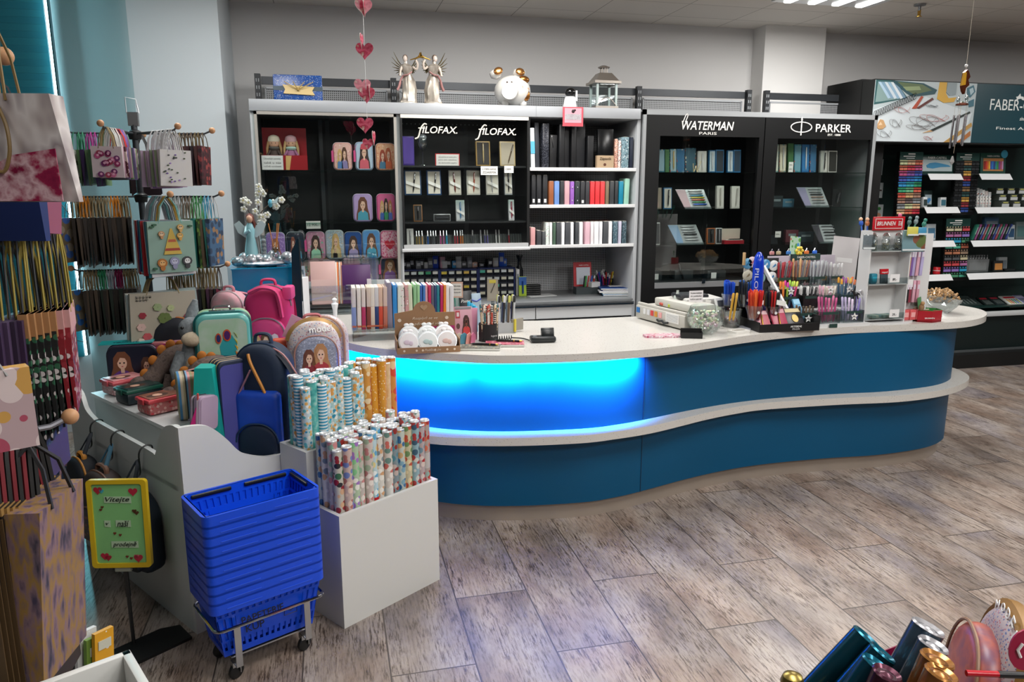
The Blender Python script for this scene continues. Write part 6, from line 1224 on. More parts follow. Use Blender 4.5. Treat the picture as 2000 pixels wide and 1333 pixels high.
for i,(px,py,c_,l)in enumerate(((1459,515,'#5a9ac0','a'),(1459,538,'#c9c4b0','b'),(1468,512,'#d8c0c4','c'),(1484,543,'#8fb8b8','d'),(1494,517,'#4f90c0','e'),(1510,519,'#dfe2e2','f'),(1506,541,'#dfe2e2','g'),(1511,563,'#d8dce0','h'))):
 v=P(px,py,Y=q.y);k=MB().lathe([(.031,0),(.034,.004),(.034,.01),(.03,.013),(.001,.013)],mat(c_,.25),Tm(v.x-(xa+w_/2),0,v.z-CT,0,PI/2),20).out('badge',t)
 MB().plate([(v.x-(xa+w_/2)+a*.014,v.z-CT+b_*.014)for a,b_ in((-1,-.8),(-.2,.2),(.5,1),(.9,.2),(.2,-.4))],-.016,-.013,mat(['#2f6f98','#8a7a60','#b06a78','#4a8080','#d0e0e8','#3f7fb0','#3f7fb0','#3f7fb0'][i],.4)).out('printed_bird',k)
words('ARTE',.09,Matrix.Translation((w_*.43,-.003,hh*.5))@Matrix.Rotation(-PI/2,4,'Y'),WHITE,t)
t=T('wooden_peg','wooden clothes peg clipped to the badge card','peg',Tm(P(1452,500,Y=q.y).x,q.y-.01,CT+hh-.03));MB().rbox((0,0,.03),(.012,.02,.08),.002,mat('#b8976a',.6)).out('peg',t)
xa,z_,w_,h_=face(1522,502,1562,600,Yg+.2);t=T('grey_note_box','pale grey sloped box with handwritten sheets','box',Tm(xa+w_/2,Yg+.22,CT));MB().plate([(-w_/2,0),(w_/2,0),(w_*.5,.2),(w_*.35,.245),(-w_*.35,.23),(-w_/2,.18)],-.02,.06,mat('#8f8f8d',.5)).out('box',t);MB().box((0,-.022,.12),(w_*.8,.002,.15),stripes(['#a9a9a6','#a9a9a6','#6f6f70'],2,.014)).out('written_sheet',t)
# ==== RIGHT END OF THE COUNTER
q,w_,h_=cface(1484,612,1600,648);ab=T('makeup_counter_tray','black open display tray of pink accessories lettered in white','display tray',Tm(q.x,q.y,CT,-.03));w_*=.98
MB().box((0,0,.024),(w_,.004,.048),mat('#141416',.4)).box((-w_/2,.12,.03),(.004,.24,.06),mat('#141416',.4)).box((w_/2,.12,.045),(.004,.24,.09),mat('#141416',.4)).box((0,.12,.003),(w_,.24,.006),mat('#141416',.4)).box((0,.24,.11),(w_,.004,.22),mat('#1c1a1e',.4)).out('tray',ab)
words('ARTEBENE',.075,Tm(w_*.1,-.004,.03),WHITE,ab);words('lifestyle',.05,Tm(w_*.1,-.004,.014),mat('#b8b8b8',.5),ab,shear=.3)
for i,(fx,fy,w2,h2,c_,c2,l)in enumerate(((-.36,.05,.1,.11,'#c8707c','#e0b8bc','salmon pink pen pack, front left'),(-.08,.04,.1,.12,'#b0405a','#d8a0a8','open pink gift pack with a gold pen, front'),(.2,.05,.12,.12,'#26242a','#c8b88a','black pack with a gold oval medal'),(-.34,.15,.08,.13,'#b9a4c8','#d8c8e0','lilac hook pack, back left'),(-.08,.16,.09,.14,'#d8b8bc','#e4d0d0','pale rose pack, back middle'),(.18,.17,.08,.15,'#d88a9c','#7fb0c8','pink to blue ombre case, back right'),(.4,.11,.05,.15,'#6aa0c0','#8fc0d8','sea blue case at the right side'))):
 t=T('accessory_pack',l+' in the black tray','pack',Tm(q.x+fx*w_,q.y+fy,CT+.008+(.03 if i>2 else.012),.05,-.6,.0),'packs in the black counter tray');MB().rbox((0,0,h2/2),(w2,.014,h2),.003,mat(c_,.35)).out('card',t)
 MB().box((0,-.008,h2*.85),(w2*.9,.002,h2*.2),mat(c2,.4)).out('header',t)
 if 'medal' in l:MB().plate(ell(0,h2*.4,.022,.026),-.012,-.007,mat('#b8a060',.3,.5)).out('gold_medal',t)
 else:MB().lathe([(.001,0),(.005,.01),(.005,.07),(.003,.078)],GOLD,Tm(-.01,-.012,.01,0,0,.15),8).out('gold_pen',t)
q=C(1622,640);wl_=P(1553,640,Y=q.y).x;wr_=P(1697,640,Y=q.y).x;sw=wr_-wl_;WPL=mat('#d5d6d6',.35)
sp_=T('white_pen_steps','white stepped display full of clear pen boxes','display stand',Tm((wl_+wr_)/2,q.y,CT))
MB().box((0,.05,.01),(sw,.11,.02),WPL).box((0,.17,.05),(sw,.13,.1),WPL).box((0,.3,.11),(sw,.13,.22),WPL).out('steps',sp_)
MB().add([(-sw*.5,-.01,.02),(-sw*.5,.02,.02),(-sw*.62,.33,.36),(-sw*.62,.29,.36),(-sw*.47,-.01,.02),(-sw*.47,.02,.02),(-sw*.59,.33,.36),(-sw*.59,.29,.36)],[(0,1,2,3),(4,7,6,5),(0,4,5,1),(3,2,6,7),(0,3,7,4),(1,5,6,2)],WPL).out('side_rail',sp_)
MB().box((0,.365,.31),(sw*.95,.006,.2),mat('#c8bfcc',.4)).box((.02,.355,.4),(sw*.4,.02,.04),mat('#1e3a34',.5)).out('header_board',sp_)
words('Sparkle',sw*.42,Tm(0,.36,.33),mat('#7f9ac0',.4),sp_,shear=.3);k=words('FABER-CASTELL',sw*.26,Tm(.02,.343,.4),WHITE,sp_)
MB().box((-.02,-.055+.05,.0),(.001,.001,.001),WPL)
t=tag(MB().box((0,0,.012),(.055,.003,.024),mat('#1e3a34',.5)).out('brand_label',None,Tm(q.x+.01,q.y-.012,CT)),'dark green brand label at the foot of the white pen steps','label')
rows_=[(.05,.022,.075,[(-.32,['#4a4038','#6a5a48'],['bronze','brown'],.11),(-.02,['#b0487a','#c86a90'],['raspberry','pink'],.16),(.3,['#b8b0d0','#d8c8e0','#8a7fc0'],['lilac','pearl','violet'],.15)],6),(.17,.102,.08,[(-.42,['#d8783a','#9ac04a','#8a7ac8','#c8406a'],['orange','lime','lavender','cerise'],.17),(-.14,['#17181a','#d8d8d8','#2a2a2c'],['black','white','black tipped'],.13),(.12,['#d0a0b0','#c8c0b0'],['rose','champagne'],.13),(.38,['#4f6a80','#3f5a70','#5a7890'],['slate blue','dark slate','steel blue'],.18)],8),(.3,.222,.06,[(-.34,['#8f1f2a','#a83038','#6a6e70'],['wine red','red','grey'],.16),(-.1,['#8a5a4a','#c8a070','#7a7a78'],['brown','tan','grey'],.17),(.14,['#b8bcc0','#a9adb0'],['silver','grey'],.16),(.38,['#c0c2c4','#d0d0d0'],['silver','white'],.14)],8)]
for r,(yy,zz,bh,gs,n)in enumerate(rows_):
 for g,(fx,cols,nms,L)in enumerate(gs):
  x_=(wl_+wr_)/2+fx*sw;y_=q.y+yy;bw=sw/len(gs)*.8
  w0=nms[0]+' and '+nms[1]
  c=T('clear_pen_box','clear box of '+w0+' pens, '+['front','middle','back'][r]+' step','pen box',Tm(x_,y_,CT+zz),'clear boxes on the white pen steps')
  b=MB();CL_=glass('#dfe6e6',.09)if not(r==1 and g==1)else mat('#101012',.4)
  for sx,sy,dx,dy in((0,-1,bw,.003),(0,1,bw,.003),(-1,0,.003,.07),(1,0,.003,.07)):b.box((sx*bw/2,sy*.035,bh/2),(dx,dy,bh),CL_)
  b.out('walls',c)
  MB().box((0,-.038,bh*.85),(bw*.8,.002,.016),mat('#1e3a34',.5)).out('label',c)
  if(r,g)in((0,0),(0,2),(1,0),(1,2),(1,3)):
   st5=[((.026 if k%2==0 else.012)*math.cos(PI/2+k*PI/5),(.026 if k%2==0 else.012)*math.sin(PI/2+k*PI/5)+(bh*.5 if r==0 else bh+.03))for k in range(10)]
   s5_=MB().plate(st5,-.042,-.04,WHITE).out('star_price_label',c);words('45,-',.022,Tm(0,-.043,(bh*.5 if r==0 else bh+.03)),mat('#333333',.5),s5_)
  for i in range(n):
   k=i%len(cols);u=(i%(n//2)+.5)/(n//2)-.5
   up_pen_at(x_+u*bw*.8,y_+(-.014 if i<n//2 else.016),CT+zz+.004,L*hs.uniform(.92,1.02),cols[k],nms[k]+' pen in the '+w0+' box, '+['front','middle','back'][r]+' step','pens in the '+w0+' box',r=.0065,lean=u*.3+(.12 if r else.05),leany=-.1,cap=['#e0803a','#c8389a','#9ac83a','#c8d04a'][i%4]if(r,g)==(1,0)else['#d89a2a','#8a3a90','#e0b02a','#d8703a'][i%4]if(r,g)==(1,3)else None)
for i,(px,c_,l)in enumerate(((1672,'#1a1a1c','black'),(1688,'#c9c9cc','silver white'))):
 v=P(px,575,Y=q.y+.06);t=T('unicorn_topper',l+' horse shaped pen topper above the front pen boxes','pen topper',Tm(v.x,v.y-.0,v.z-.03));k=.03;m_=mat(c_,.35)
 MB().ball((0,0,.03),(.02,.01,.014),m_).tube([(-.014,0,.035),(-.022,0,.052),(-.03,0,.054),(-.04,0,.048)],[.009,.008,.008,.005],m_).tube([(-.01,0,.025),(-.014,0,.005)],.004,m_).tube([(.012,0,.025),(.016,0,.0)],.004,m_).tube([(.018,0,.034),(.03,0,.02)],[.005,.002],m_).out('horse_body',t);MB().tube([(0,0,.02),(0,0,-.1)],.003,m_).out('stick',t)
for i,(dx,c_,l)in enumerate(((-.12,'#b8a888','bronze'),(-.06,'#3a78c0','blue'),(.0,'#e0c84a','yellow flower'),(.05,'#d8783a','orange'),(.1,'#2f6ad0','bright blue'),(-.16,'#c88a8a','rose'))):
 t=T('hair_clip',l+' clip pinned along the top of the pen display header','clip',Tm(q.x+dx*1.2-.02,q.y+.355,CT+.43),'clips along the header board');m=MB().rbox((0,0,0),(.03,.014,.022),.004,mat(c_,.35))
 if 'flower' in l:[m.ball((.02*math.cos(a),-.01,.012+.02*math.sin(a)),.011,mat(c_,.4),n=8,k=6)for a in[k*PI/3 for k in range(6)]]
 m.tube([(-.008,0,.01),(0,0,.026),(.008,0,.01)],.002,CHROME);m.out('clip',t)
for px0,py0,px1,py1,c_,l,rz in((1540,462,1566,496,dots('#a9c8b0',['#5a9a4a','#c84a3a','#4a8ac0'],30,.4),'green picture card with small flowers behind the pen display',.3),(1620,463,1668,545,mat('#c2bfc0',.5),'large blank grey card leaning behind the pen display',-.1)):
 Yq=q.y+.45;xa,z_,ww,hh=face(px0,py0,px1,py1,Yq);t=T('leaning_card',l,'card',Tm(xa+ww/2,Yq,CT,rz,-.08,.1));MB().box((0,0,(hh+z_-CT)/2),(ww,.004,hh+z_-CT),c_).out('card',t);MB().box((0,-.003,(hh+z_-CT)*.7),(ww*.6,.001,.03),mat('#d8d8d8',.5)).out('panel',t)
q=C(1742,634);TW=P(1768,560,Y=q.y).x-P(1690,560,Y=q.y).x;tx_=P(1738,560,Y=q.y).x;TH=P(1730,452,Y=q.y).z-CT
tw=T('white_display_tower','white revolving display tower with open shelves','display tower',Tm(tx_,q.y+.02,CT));WA=mat('#cfd0d0',.3)
MB().prism(ell(.06,.12,TW*.78,.15,24),0,.012,WA).out('round_base',tw)
MB().box((0,.1,TH/2),(TW,.008,TH),WA).box((-TW/2,.05,TH/2),(.008,.1,TH),WA).box((TW/2,.05,TH/2),(.008,.1,TH),WA).out('panels',tw)
zt_=[.03,P(1728,557,Y=q.y).z-CT,P(1728,492,Y=q.y).z-CT]
for z_ in zt_:MB().box((0,.05,z_),(TW,.1,.006),WA).box((0,.0,z_+.02),(TW,.003,.04),glass('#e8eeee',.08)).out('shelf',tw)
MB().box((TW*.95,.1,TH*.48),(TW*.8,.006,TH*.95),WA,Tm(0,0,0)).out('side_wing',tw)
rs=T('red_brand_plate','red sign plate lettered in white standing on the white tower','sign',Tm(tx_+.03,q.y+.1,CT+TH));w2=P(1768,440,Y=q.y).x-P(1706,440,Y=q.y).x;h2=P(1735,426,Y=q.y).z-P(1735,453,Y=q.y).z
MB().rbox((0,0,h2/2),(w2,.012,h2),.002,mat('#b3121f',.35)).out('plate',rs);words('BRUNNEN',w2*.6,Tm(-w2*.1,-.008,h2*.5),WHITE,rs,shear=.25,height=h2*.3)
m=MB();[m.box((w2*a,-.008,h2*b_),(c,.001,d),WHITE)for a,b_,c,d in((-.02,.84,w2*.86,.003),(-.02,.14,w2*.86,.003),(-.45,.5,.003,h2*.7),(.41,.5,.003,h2*.7),(.34,.62,.022,.003),(.34,.5,.022,.003),(.34,.38,.022,.003),(.3,.5,.003,.03),(.38,.46,.003,.02))];m.out('frame_and_emblem',rs)
for i,px in enumerate((1702,1722,1742)):
 x_=tx_-TW*.32+i*TW*.31;t=T('small_bottle','clear bottle of tiny charms, '+['left','middle','right'][i]+' of three on the top tower shelf','bottle',Tm(x_,q.y+.07,CT+zt_[2]+.003),'charm bottles on the white tower');MB().lathe([(.024,0),(.025,.06),(.02,.07),(.022,.085)],glass('#e4e8e8',.12),n=16).out('glass_body',t);MB().lathe([(.022,.085),(.023,.09),(.012,.105),(.001,.108)],CHROME,n=14).out('cap',t);MB().lathe([(.001,.003),(.021,.003),(.021,.045),(.001,.046)],dots('#a8a49a',['#d8c890','#3a3a3a','#e0e0e0'],160,.5),n=12).out('charms',t)
t=T('black_clips','black and white hair clips at the front of the top tower shelf','clips',Tm(tx_+TW*.2,q.y+.05,CT+zt_[2]+.003));m=MB();[m.tube([(-.05+.03*i,0,.004),(-.03+.03*i,-.008,.014),(-.01+.03*i,0,.006)],.004,mat('#1a1a1c' if i%2 else '#c8c8ca',.3))for i in range(4)];m.out('clips',t)
t,ww,hh=T('red_pencil_pack','red header blister of crayons on the middle tower shelf','pack',Tm(tx_-TW*.02,q.y+.05,CT+zt_[1]+.003,0,-.1)),.055,.09
MB().rbox((0,0,hh/2),(ww,.01,hh),.002,mat('#3a4a50',.4)).out('blister',t);MB().box((0,-.001,hh*.82),(ww*1.05,.012,hh*.36),mat('#b3121f',.35)).out('header',t);words('maped',.04,Tm(0,-.008,hh*.76),WHITE,t)
t=T('blue_yarn_clip','turquoise mesh pouch at the left of the middle tower shelf','pouch',Tm(tx_-TW*.3,q.y+.05,CT+zt_[1]+.003));MB().rbox((0,0,.032),(.045,.03,.064),.008,mat('#17768c',.5)).out('pouch',t);MB().box((0,-.016,.03),(.03,.002,.03),mat('#2f98b0',.4)).out('window',t)
t=T('erasers','small grey and green erasers on the lowest tower shelf','erasers',Tm(tx_,q.y+.05,CT+.034));[MB().rbox((-.07+.028*i,.01*(i%3),.012),(.03,.05,.018),.003,mat(['#8fa8a0','#b8c0b0','#6a8a8a'][i%3],.5),Tm(0,0,0)).out('eraser',t)for i in range(6)]
for x_,z_,txt,l in((.1,zt_[1]+.02,'89,-','middle'),(.18,.05,'29,-','lowest')):
 t=T('shelf_price_tag','white price tag on the '+l+' tower shelf edge','price tag',Tm(tx_+x_*TW,q.y+.0,CT+z_));MB().box((0,0,.02),(.07,.002,.05),mat('#dedede',.5)).out('tag',t);words(txt,.03,Tm(0,-.002,.012),mat('#333333',.5),t)
t=T('wing_price_tag','white price tag with a pink mark on the tower side','price tag',Tm(tx_+TW*.72,q.y+.08,CT+TH*.42));MB().box((0,0,0),(.06,.002,.05),mat('#dedede',.5)).box((-.02,-.002,-.01),(.012,.001,.012),mat('#c85a7a',.5)).out('tag',t)
for i in range(3):
 t=T('pink_eraser_box','small coral pink box, '+['left','middle','right'][i]+' of three at the tower foot','box',Tm(tx_+TW*.62+i*.05,q.y+.06,CT+.013),'coral boxes at the tower foot');MB().rbox((0,0,.033),(.045,.04,.065),.003,mat('#c8585a',.35)).out('box',t);MB().box((0,-.021,.035),(.03,.002,.03),mat('#e0a0a0',.4)).out('label',t)
for i,(dx,c_,l)in enumerate(((.62,'#1c1a1c','black'),(.68,'#b88a5a','tan'),(.74,'#7a5a9a','violet'),(.8,'#a9a0c8','lavender patterned'),(.9,'#d0a0b0','pink patterned'),(1.0,'#b0a8d0','blue violet patterned'))):
 t=T('hanging_pencil_set',l+' slim pack standing on the tower side rack','pack',Tm(tx_+dx*TW,q.y+.09,CT+TH*.5,0,0,.03),'slim packs on the tower side rack');MB().rbox((0,0,.09),(.022,.02,.18),.003,mat(c_,.4)).out('pack',t);MB().box((0,-.011,.14),(.014,.002,.04),mat('#d8d0dc',.4)).out('top_label',t)
 t=T('hanging_pencil_set',l+' slim pack in the lower tower side rack','pack',Tm(tx_+(dx-.02)*TW,q.y+.09,CT+.12,0,0,.0),'slim packs in the lower tower side rack');MB().rbox((0,0,.07),(.02,.02,.14),.003,mat(['#3a1a24','#c05a70','#2a2a2c','#8a3a4a','#d0a0b0','#c890a0'][i],.4)).out('pack',t);MB().box((0,-.011,.1),(.012,.002,.03),mat('#d8d0dc',.4)).out('top_label',t)
for i,(px,py,c_,l)in enumerate(((1688,437,'#2a5ab8','blue'),(1697,438,'#c07a4a','orange brown'),(1757,430,'#c86a8a','pink and mint'),(1773,436,'#4a6a68','grey green'),(1783,434,'#7a8a8c','silver green'),(1796,438,'#2f7a6a','dark green'))):
 v=P(px,py,Y=q.y+.14);t=T('character_pencil',l+' topped novelty pencil standing at the top of the tower','pencil',Tm(v.x,v.y,v.z-.11,0,0,.1*(i-2)),'novelty pencils at the tower top');MB().lathe([(.001,0),(.005,.01),(.005,.1)],mat('#3a6ac0' if i<2 else '#5a8a7a',.4),n=8).out('shaft',t);MB().ball((0,0,.115),(.014,.012,.018),mat(c_,.35)).ball((0,0,.14),(.012,.011,.012),mat(c_ if i>1 else '#d8b090',.35)).out('topper',t)
for px0,py0,px1,py1,m_,l in((1762,450,1802,492,dots('#6f9098',['#7a4a38','#5a6a3a','#8aa8b0'],14,.5),'clear front picture pack with brown animals on the tower side'),(1766,443,1784,460,mat('#c8c05a',.4),'yellow and green tag pack on the tower side'),(1786,444,1800,458,mat('#3f8ab0',.4),'blue and yellow tag pack on the tower side'),(1680,458,1700,487,glass('#c8d0d4',.15),'empty clear pocket on the left of the tower')):
 xa,z_,ww,hh=face(px0,py0,px1,py1,q.y+.02);t=T('tower_pocket_pack',l,'pack',Tm(xa+ww/2,q.y+(.0 if py0==450 else-.02),z_,-.15));MB().rbox((0,.01,hh/2),(ww,.012,hh),.003,m_).out('pack',t);MB().box((0,-.0,hh*.1),(ww,.004,.01),mat('#d0d8d8',.2)).out('rim',t)
q=C(1823,630);hb=T('red_hexagon_box','red and green six sided card box of round tags','box',Tm(q.x,q.y+.06,CT,.1));hx6=[(.095*math.cos(a+.2),.075*math.sin(a+.2))for a in[k*PI/3 for k in range(6)]]
m=MB();RD,GN=mat('#a31a26',.35),mat('#2f7a38',.4)
for i in range(6):
 a,b_=hx6[i],hx6[(i+1)%6];ia,ib=(a[0]*.96,a[1]*.96),(b_[0]*.96,b_[1]*.96);m.add([(*a,0),(*b_,0),(*b_,.075),(*a,.075)],[(0,1,2,3)],RD).add([(*ia,0),(*ib,0),(*ib,.075),(*ia,.075)],[(3,2,1,0)],GN).add([(*a,.075),(*b_,.075),(*ib,.076),(*ia,.076)],[(0,1,2,3)],GN)
m.prism(hx6,0,.012,RD).out('walls',hb);words('BRUNNEN',.06,Tm(-.05,-.068,.03,-.35),WHITE,hb);words('BRUNNEN',.045,Tm(.06,-.063,.035,.6),WHITE,hb)
m=MB().add([(-.08,.0,.07),(.02,.06,.07),(.02,.07,.15),(-.085,.01,.15)],[(0,1,2,3)],GN).out('green_flap',hb)
for i in range(7):t=T('round_tag','round wooden tag lying in the red six sided box','tag',Tm(q.x+hs.uniform(-.05,.06),q.y+.06+hs.uniform(-.035,.035),CT+.05+.004*i,0,hs.uniform(-.5,.5)),'round tags in the red six sided box');MB().lathe([(.02,0),(.02,.004)],mat(['#c8b498','#a03a3a','#d8ccb8'][i%3],.5),n=14).lathe([(.012,.0045),(.012,.005)],mat('#7a3a30',.5),n=10).out('tag',t)
t=T('plush_hedgehog','small brown animal figure poking out of the green flap','figure',Tm(q.x-.075,q.y+.03,CT+.075));MB().ball((0,0,.02),(.018,.015,.024),mat('#8a6a4a',.8,bump=60)).ball((0,-.006,.046),.013,mat('#a8845a',.8)).out('body',t)
q=C(1852,618);pb=T('peg_bowl','clear bowl heaped with small wooden clothes pegs','bowl',Tm(q.x+.04,q.y+.14,CT));MB().lathe([(.06,0),(.11,.06),(.135,.11),(.13,.112),(.1,.06),(.001,.006)],glass('#e8ecec',.08),Tm(0,0,0,0,0,.15),22).out('bowl',pb)
for i in range(110):
 a=hs.uniform(0,2*PI);r_=.118*math.sqrt(hs.random());z_=.03+(.1+hs.uniform(0,.03))*(1-(r_/.15)**2)+.03*r_/.118
 if i==0:pg_=T('wooden_peg','tiny wooden clothes peg in the heap of the clear bowl','peg',Tm(pb.location.x,pb.location.y,CT+.08),'wooden pegs heaped in the clear bowl');MB().box((0,0,.004),(.045,.007,.005),mat('#b89468',.6)).box((0,0,-.003),(.045,.007,.005),mat('#a8845a',.6)).out('arms',pg_);MB().box((.004,0,0),(.006,.009,.014),STEEL).out('spring',pg_)
 else:dup(pg_,Matrix.Translation((pb.location.x+r_*math.cos(a),pb.location.y+r_*math.sin(a),CT+z_))@Matrix.Rotation(hs.uniform(0,6.3),4,'Z')@Matrix.Rotation(hs.uniform(-.9,.9),4,'Y'))
# ==== DISPLAY STAND ON THE LEFT (local frame: x along its front panel, y along its left side)
TH_=math.radians(34.8);DM=Tm(-.603,3.001,0,TH_);DW=mat('#c8ccca',.4)
def D(x,y,z=0,rz=0,rx=0,ry=0):return DM@Tm(x,y,z,rz,rx,ry)
ds=T('white_display_stand','white stepped display stand with wavy side panels','display stand',DM)
fp=[(0,0),(.96,0),(.96,.66),(.44,.66)]+[(v[0],v[1])for v in catmull([(.44,.66,0),(.363,.668,0),(.282,.7,0),(.238,.732,0),(.197,.787,0),(.147,.843,0),(.107,.87,0),(.05,.882,0),(0,.885,0)],4)][1:]
MB().plate(fp,0,.022,mat('#d3d4d2',.4)).out('front_panel',ds)
sp2=[(.022,0),(1.2,0),(1.2,1.0)]+[(v[0],v[1])for v in catmull([(1.165,1.0,0),(1.13,.89,0),(1.03,.83,0),(.985,.765,0),(.9,.737,0),(.82,.73,0),(.3,.725,0),(.25,.715,0),(.225,.74,0),(.19,.8,0),(.13,.86,0),(.06,.885,0),(.022,.885,0)],4)]
MB().plate(sp2,-.02,0,DW,Tm(0,0,0,PI/2)@Matrix.Scale(1,4)).out('side_panel',ds)
MB().box((.09+.25,.71,.4),(.5,.82,.8),DW).box((.34,.71,.795),(.52,.84,.016),mat('#d6d8d7',.35)).out('first_step',ds)
MB().box((.78,.7,.45),(.38,.95,.9),DW).out('rear_step',ds)
MB().box((.5,.17,.3),(.94,.28,.6),DW).out('front_well',ds)
MB().box((.04,.6,.62),(.08,1.1,.02),DW).out('side_trough',ds)
def backpack(M,w,h,d,body,pocket,trim,lab,handle=None,group=None,figs=None,straps=True,strapc=None,cat='backpack',ph=.5,name='backpack',bottom=None,pull=None):
 t=T(name,lab,cat,M,group);B_=mat(body,.7)if isinstance(body,str)else body;Pk=mat(pocket,.6)if isinstance(pocket,str)else pocket;R_=mat(trim,.5)
 o=arch(w,h,w*.46,8,0,w*.12)
 MB().pillow(o,d,d*.3,B_).out('body',t)
 MB().tube([(p[0]*1.005,-d*.22,p[1])for p in o if p[1]>h*.12],.005,R_).out('main_zip',t)
 po=arch(w*.82,h*ph,w*.36,7,h*.05,w*.08);pk_=MB().pillow(po,d*.4,d*.16,Pk,Tm(0,-d*.58,0)).out('front_pocket',t)
 MB().tube([(p[0]*.99,-d*.76,p[1])for p in po if p[1]>h*.1],.004,R_).out('pocket_zip',pk_)
 if figs:
  m=MB();[girl(m,w*.36*f[3],h*ph*.62*f[3],f[0],f[1],y=-d*.785,x=w*f[2],z=h*.09,hat=f[4]if len(f)>4 else None)for f in figs];m.out('printed_girls',pk_)
 MB().tube(catmull([(-w*.16,0,h*.97),(-w*.12,0,h*1.06),(w*.12,0,h*1.06),(w*.16,0,h*.97)],5),.012,mat(handle or trim,.6),flat=.6).out('top_handle',t)
 if straps:
  for s_ in(-1,1):MB().tube(catmull([(s_*w*.12,d*.45,h*.95),(s_*w*.34,d*.8,h*.85),(s_*w*.4,d*.9,h*.45),(s_*w*.36,d*.5,h*.12)],5),.022,mat(strapc or handle or body if isinstance(body,str)else(strapc or handle or trim),.7),flat=.35).out('strap',t)
 if bottom:MB().pillow(arch(w*1.01,h*.16,.02,4,0,w*.1),d*1.04,d*.3,mat(bottom,.7)).out('base',t)
 return t
for i,(yy,c1,c2,tr,l)in enumerate(((.86,'#10141c','#0c1016','#b87a2a','black school bag with an orange zip hanging on the display side, farthest hook'),(.62,'#3a302e',dots('#3a302e',['#8a4a34','#5a4038'],50,.35),'#6a4a3a','brown patterned bag hanging on the middle hook of the display side'),(.33,'#0e1a28','#0c1622','#14202e','dark navy bag hanging on the nearest hook of the display side'))):
 hk=T('wire_hook','black wire hook over the side lip carrying the '+l.split(' hanging')[0],'hook',D(0,yy,.727),'wire hooks over the display side lip')
 MB().tube(catmull([(.028,0,-.03),(.026,0,.004),(-.005,0,.008),(-.028,0,-.02),(-.03,0,-.1),(-.045,0,-.115)],5),.0035,BLACK).out('wire',hk)
 hh=(.27,.34,.35)[i];b=backpack(D(-.078,yy,.727-.13-hh*1.06,-PI/2+(.0,.1,.25)[i]),(.2,.26,.27)[i],hh,.1,c1,c2,tr,l,straps=False,group='bags hanging on the display side')
 MB().tube(catmull([(-.03,0,hh*1.04),(0,.05,hh*1.04+.09),(.03,0,hh*1.04)],5),.009,mat(('#141c26','#2f5a70','#141c26')[i],.7),flat=.4).out('hanging_loop',b)
t=backpack(D(-.1,1.0,.3,-PI/2-.5),.17,.22,.08,'#16304a','#2a3a58','#a07a88','navy bag with a pink strap half hidden low behind the black school bag',handle='#a07a88')
def lunch(x,y,rz,c1,c2,lid,lab):
 t=T('lunch_box',lab,'lunch box',D(x,y,.805,rz),'lunch boxes on the display step');MB().rbox((0,0,.03),(.17,.125,.058),.014,c2).out('box',t);MB().rbox((0,0,.064),(.18,.135,.02),.009,mat(c1,.35)).out('rim',t);k=MB().rbox((0,0,.075),(.155,.112,.006),.003,lid).out('printed_lid',t)
 MB().ball((-.02,-.01,.078),(.05,.028,.001),mat('#4a2e24',.5)).ball((-.02,-.01,.0795),(.022,.02,.001),mat('#d8a890',.5)).out('printed_horse_head',k)
 for s_ in(-1,1):MB().rbox((s_*.091,0,.06),(.008,.05,.025),.003,mat(c1,.35)).out('clasp',t)
lunch(.2,1.02,.1,'#c05058',dots('#b8989a',['#d8b8b8','#c07a80'],90,.4),blots(['#c05058','#d89a98','#8a6a80'],25,.3),'salmon lunch box with printed lid at the far end of the row')
lunch(.18,.8,.08,'#0f4a3c',mat('#14242a',.4),blots(['#0f4a3c','#1c2a30','#3a5a50'],25,.3),'dark green lunch box between the two salmon ones')
lunch(.18,.56,.05,'#c84048',dots('#b86a68',['#d8a8a0','#c84048'],60,.4),blots(['#5a3a30','#8a5a48','#c05850'],22,.3),'coral lunch box with a horse print nearest the striped case')
def zipcase(M,w,h,d,stripe,front,lab,cat='pencil case',figs=None,group=None):
 t=T('pencil_case',lab,cat,M,group);MB().pillow(rrect(w,h,w*.2),d,.008,stripe).out('striped_shell',t);MB().plate(rrect(w*.9,h*.92,w*.16,z0=h*.04),-d/2-.002,-d/2,mat(front,.4)if isinstance(front,str)else front).out('printed_front',t)
 if figs:m=MB();[girl(m,w*f[3],h*.82*f[4],f[0],f[1],y=-d/2-.0025,x=w*f[2],z=h*.06)for f in figs];m.out('printed_girls',t)
 MB().tube([(p[0]*1.01,d*.1,p[1]*1.002)for p in rrect(w,h,w*.2)],.003,mat('#2a2c34',.4),closed=True,n=5).out('zip',t)
 return t
SA=stripes(['#6f9fc0','#a89a7a','#c8b8a0','#4a88b8','#8a8a6a','#c87a78','#a87a5a','#8a8a60','#d08a8a'],1,.09)
def DP_(px,py,z):return DM.inverted()@P(px,py,z=z)
v=DP_(345,820,.805);zipcase(D(v.x+.06,v.y+.0,.805,PI*.95-PI/2+.35-PI/2+1.0),.14,.2,.09,SA,'#8a4a70','upright pencil case with pastel stripes at the near corner of the step')
v=P(372,790,D=3.25);zipcase(Tm(v.x+.02,v.y+.12,.805,.9),.14,.2,.07,stripes(['#c85a60','#d87a70','#8ab0b8','#4aa088','#d8d0c8','#b85a80'],1,.075),'#b84a58','red and green striped pencil case behind the turquoise stand')
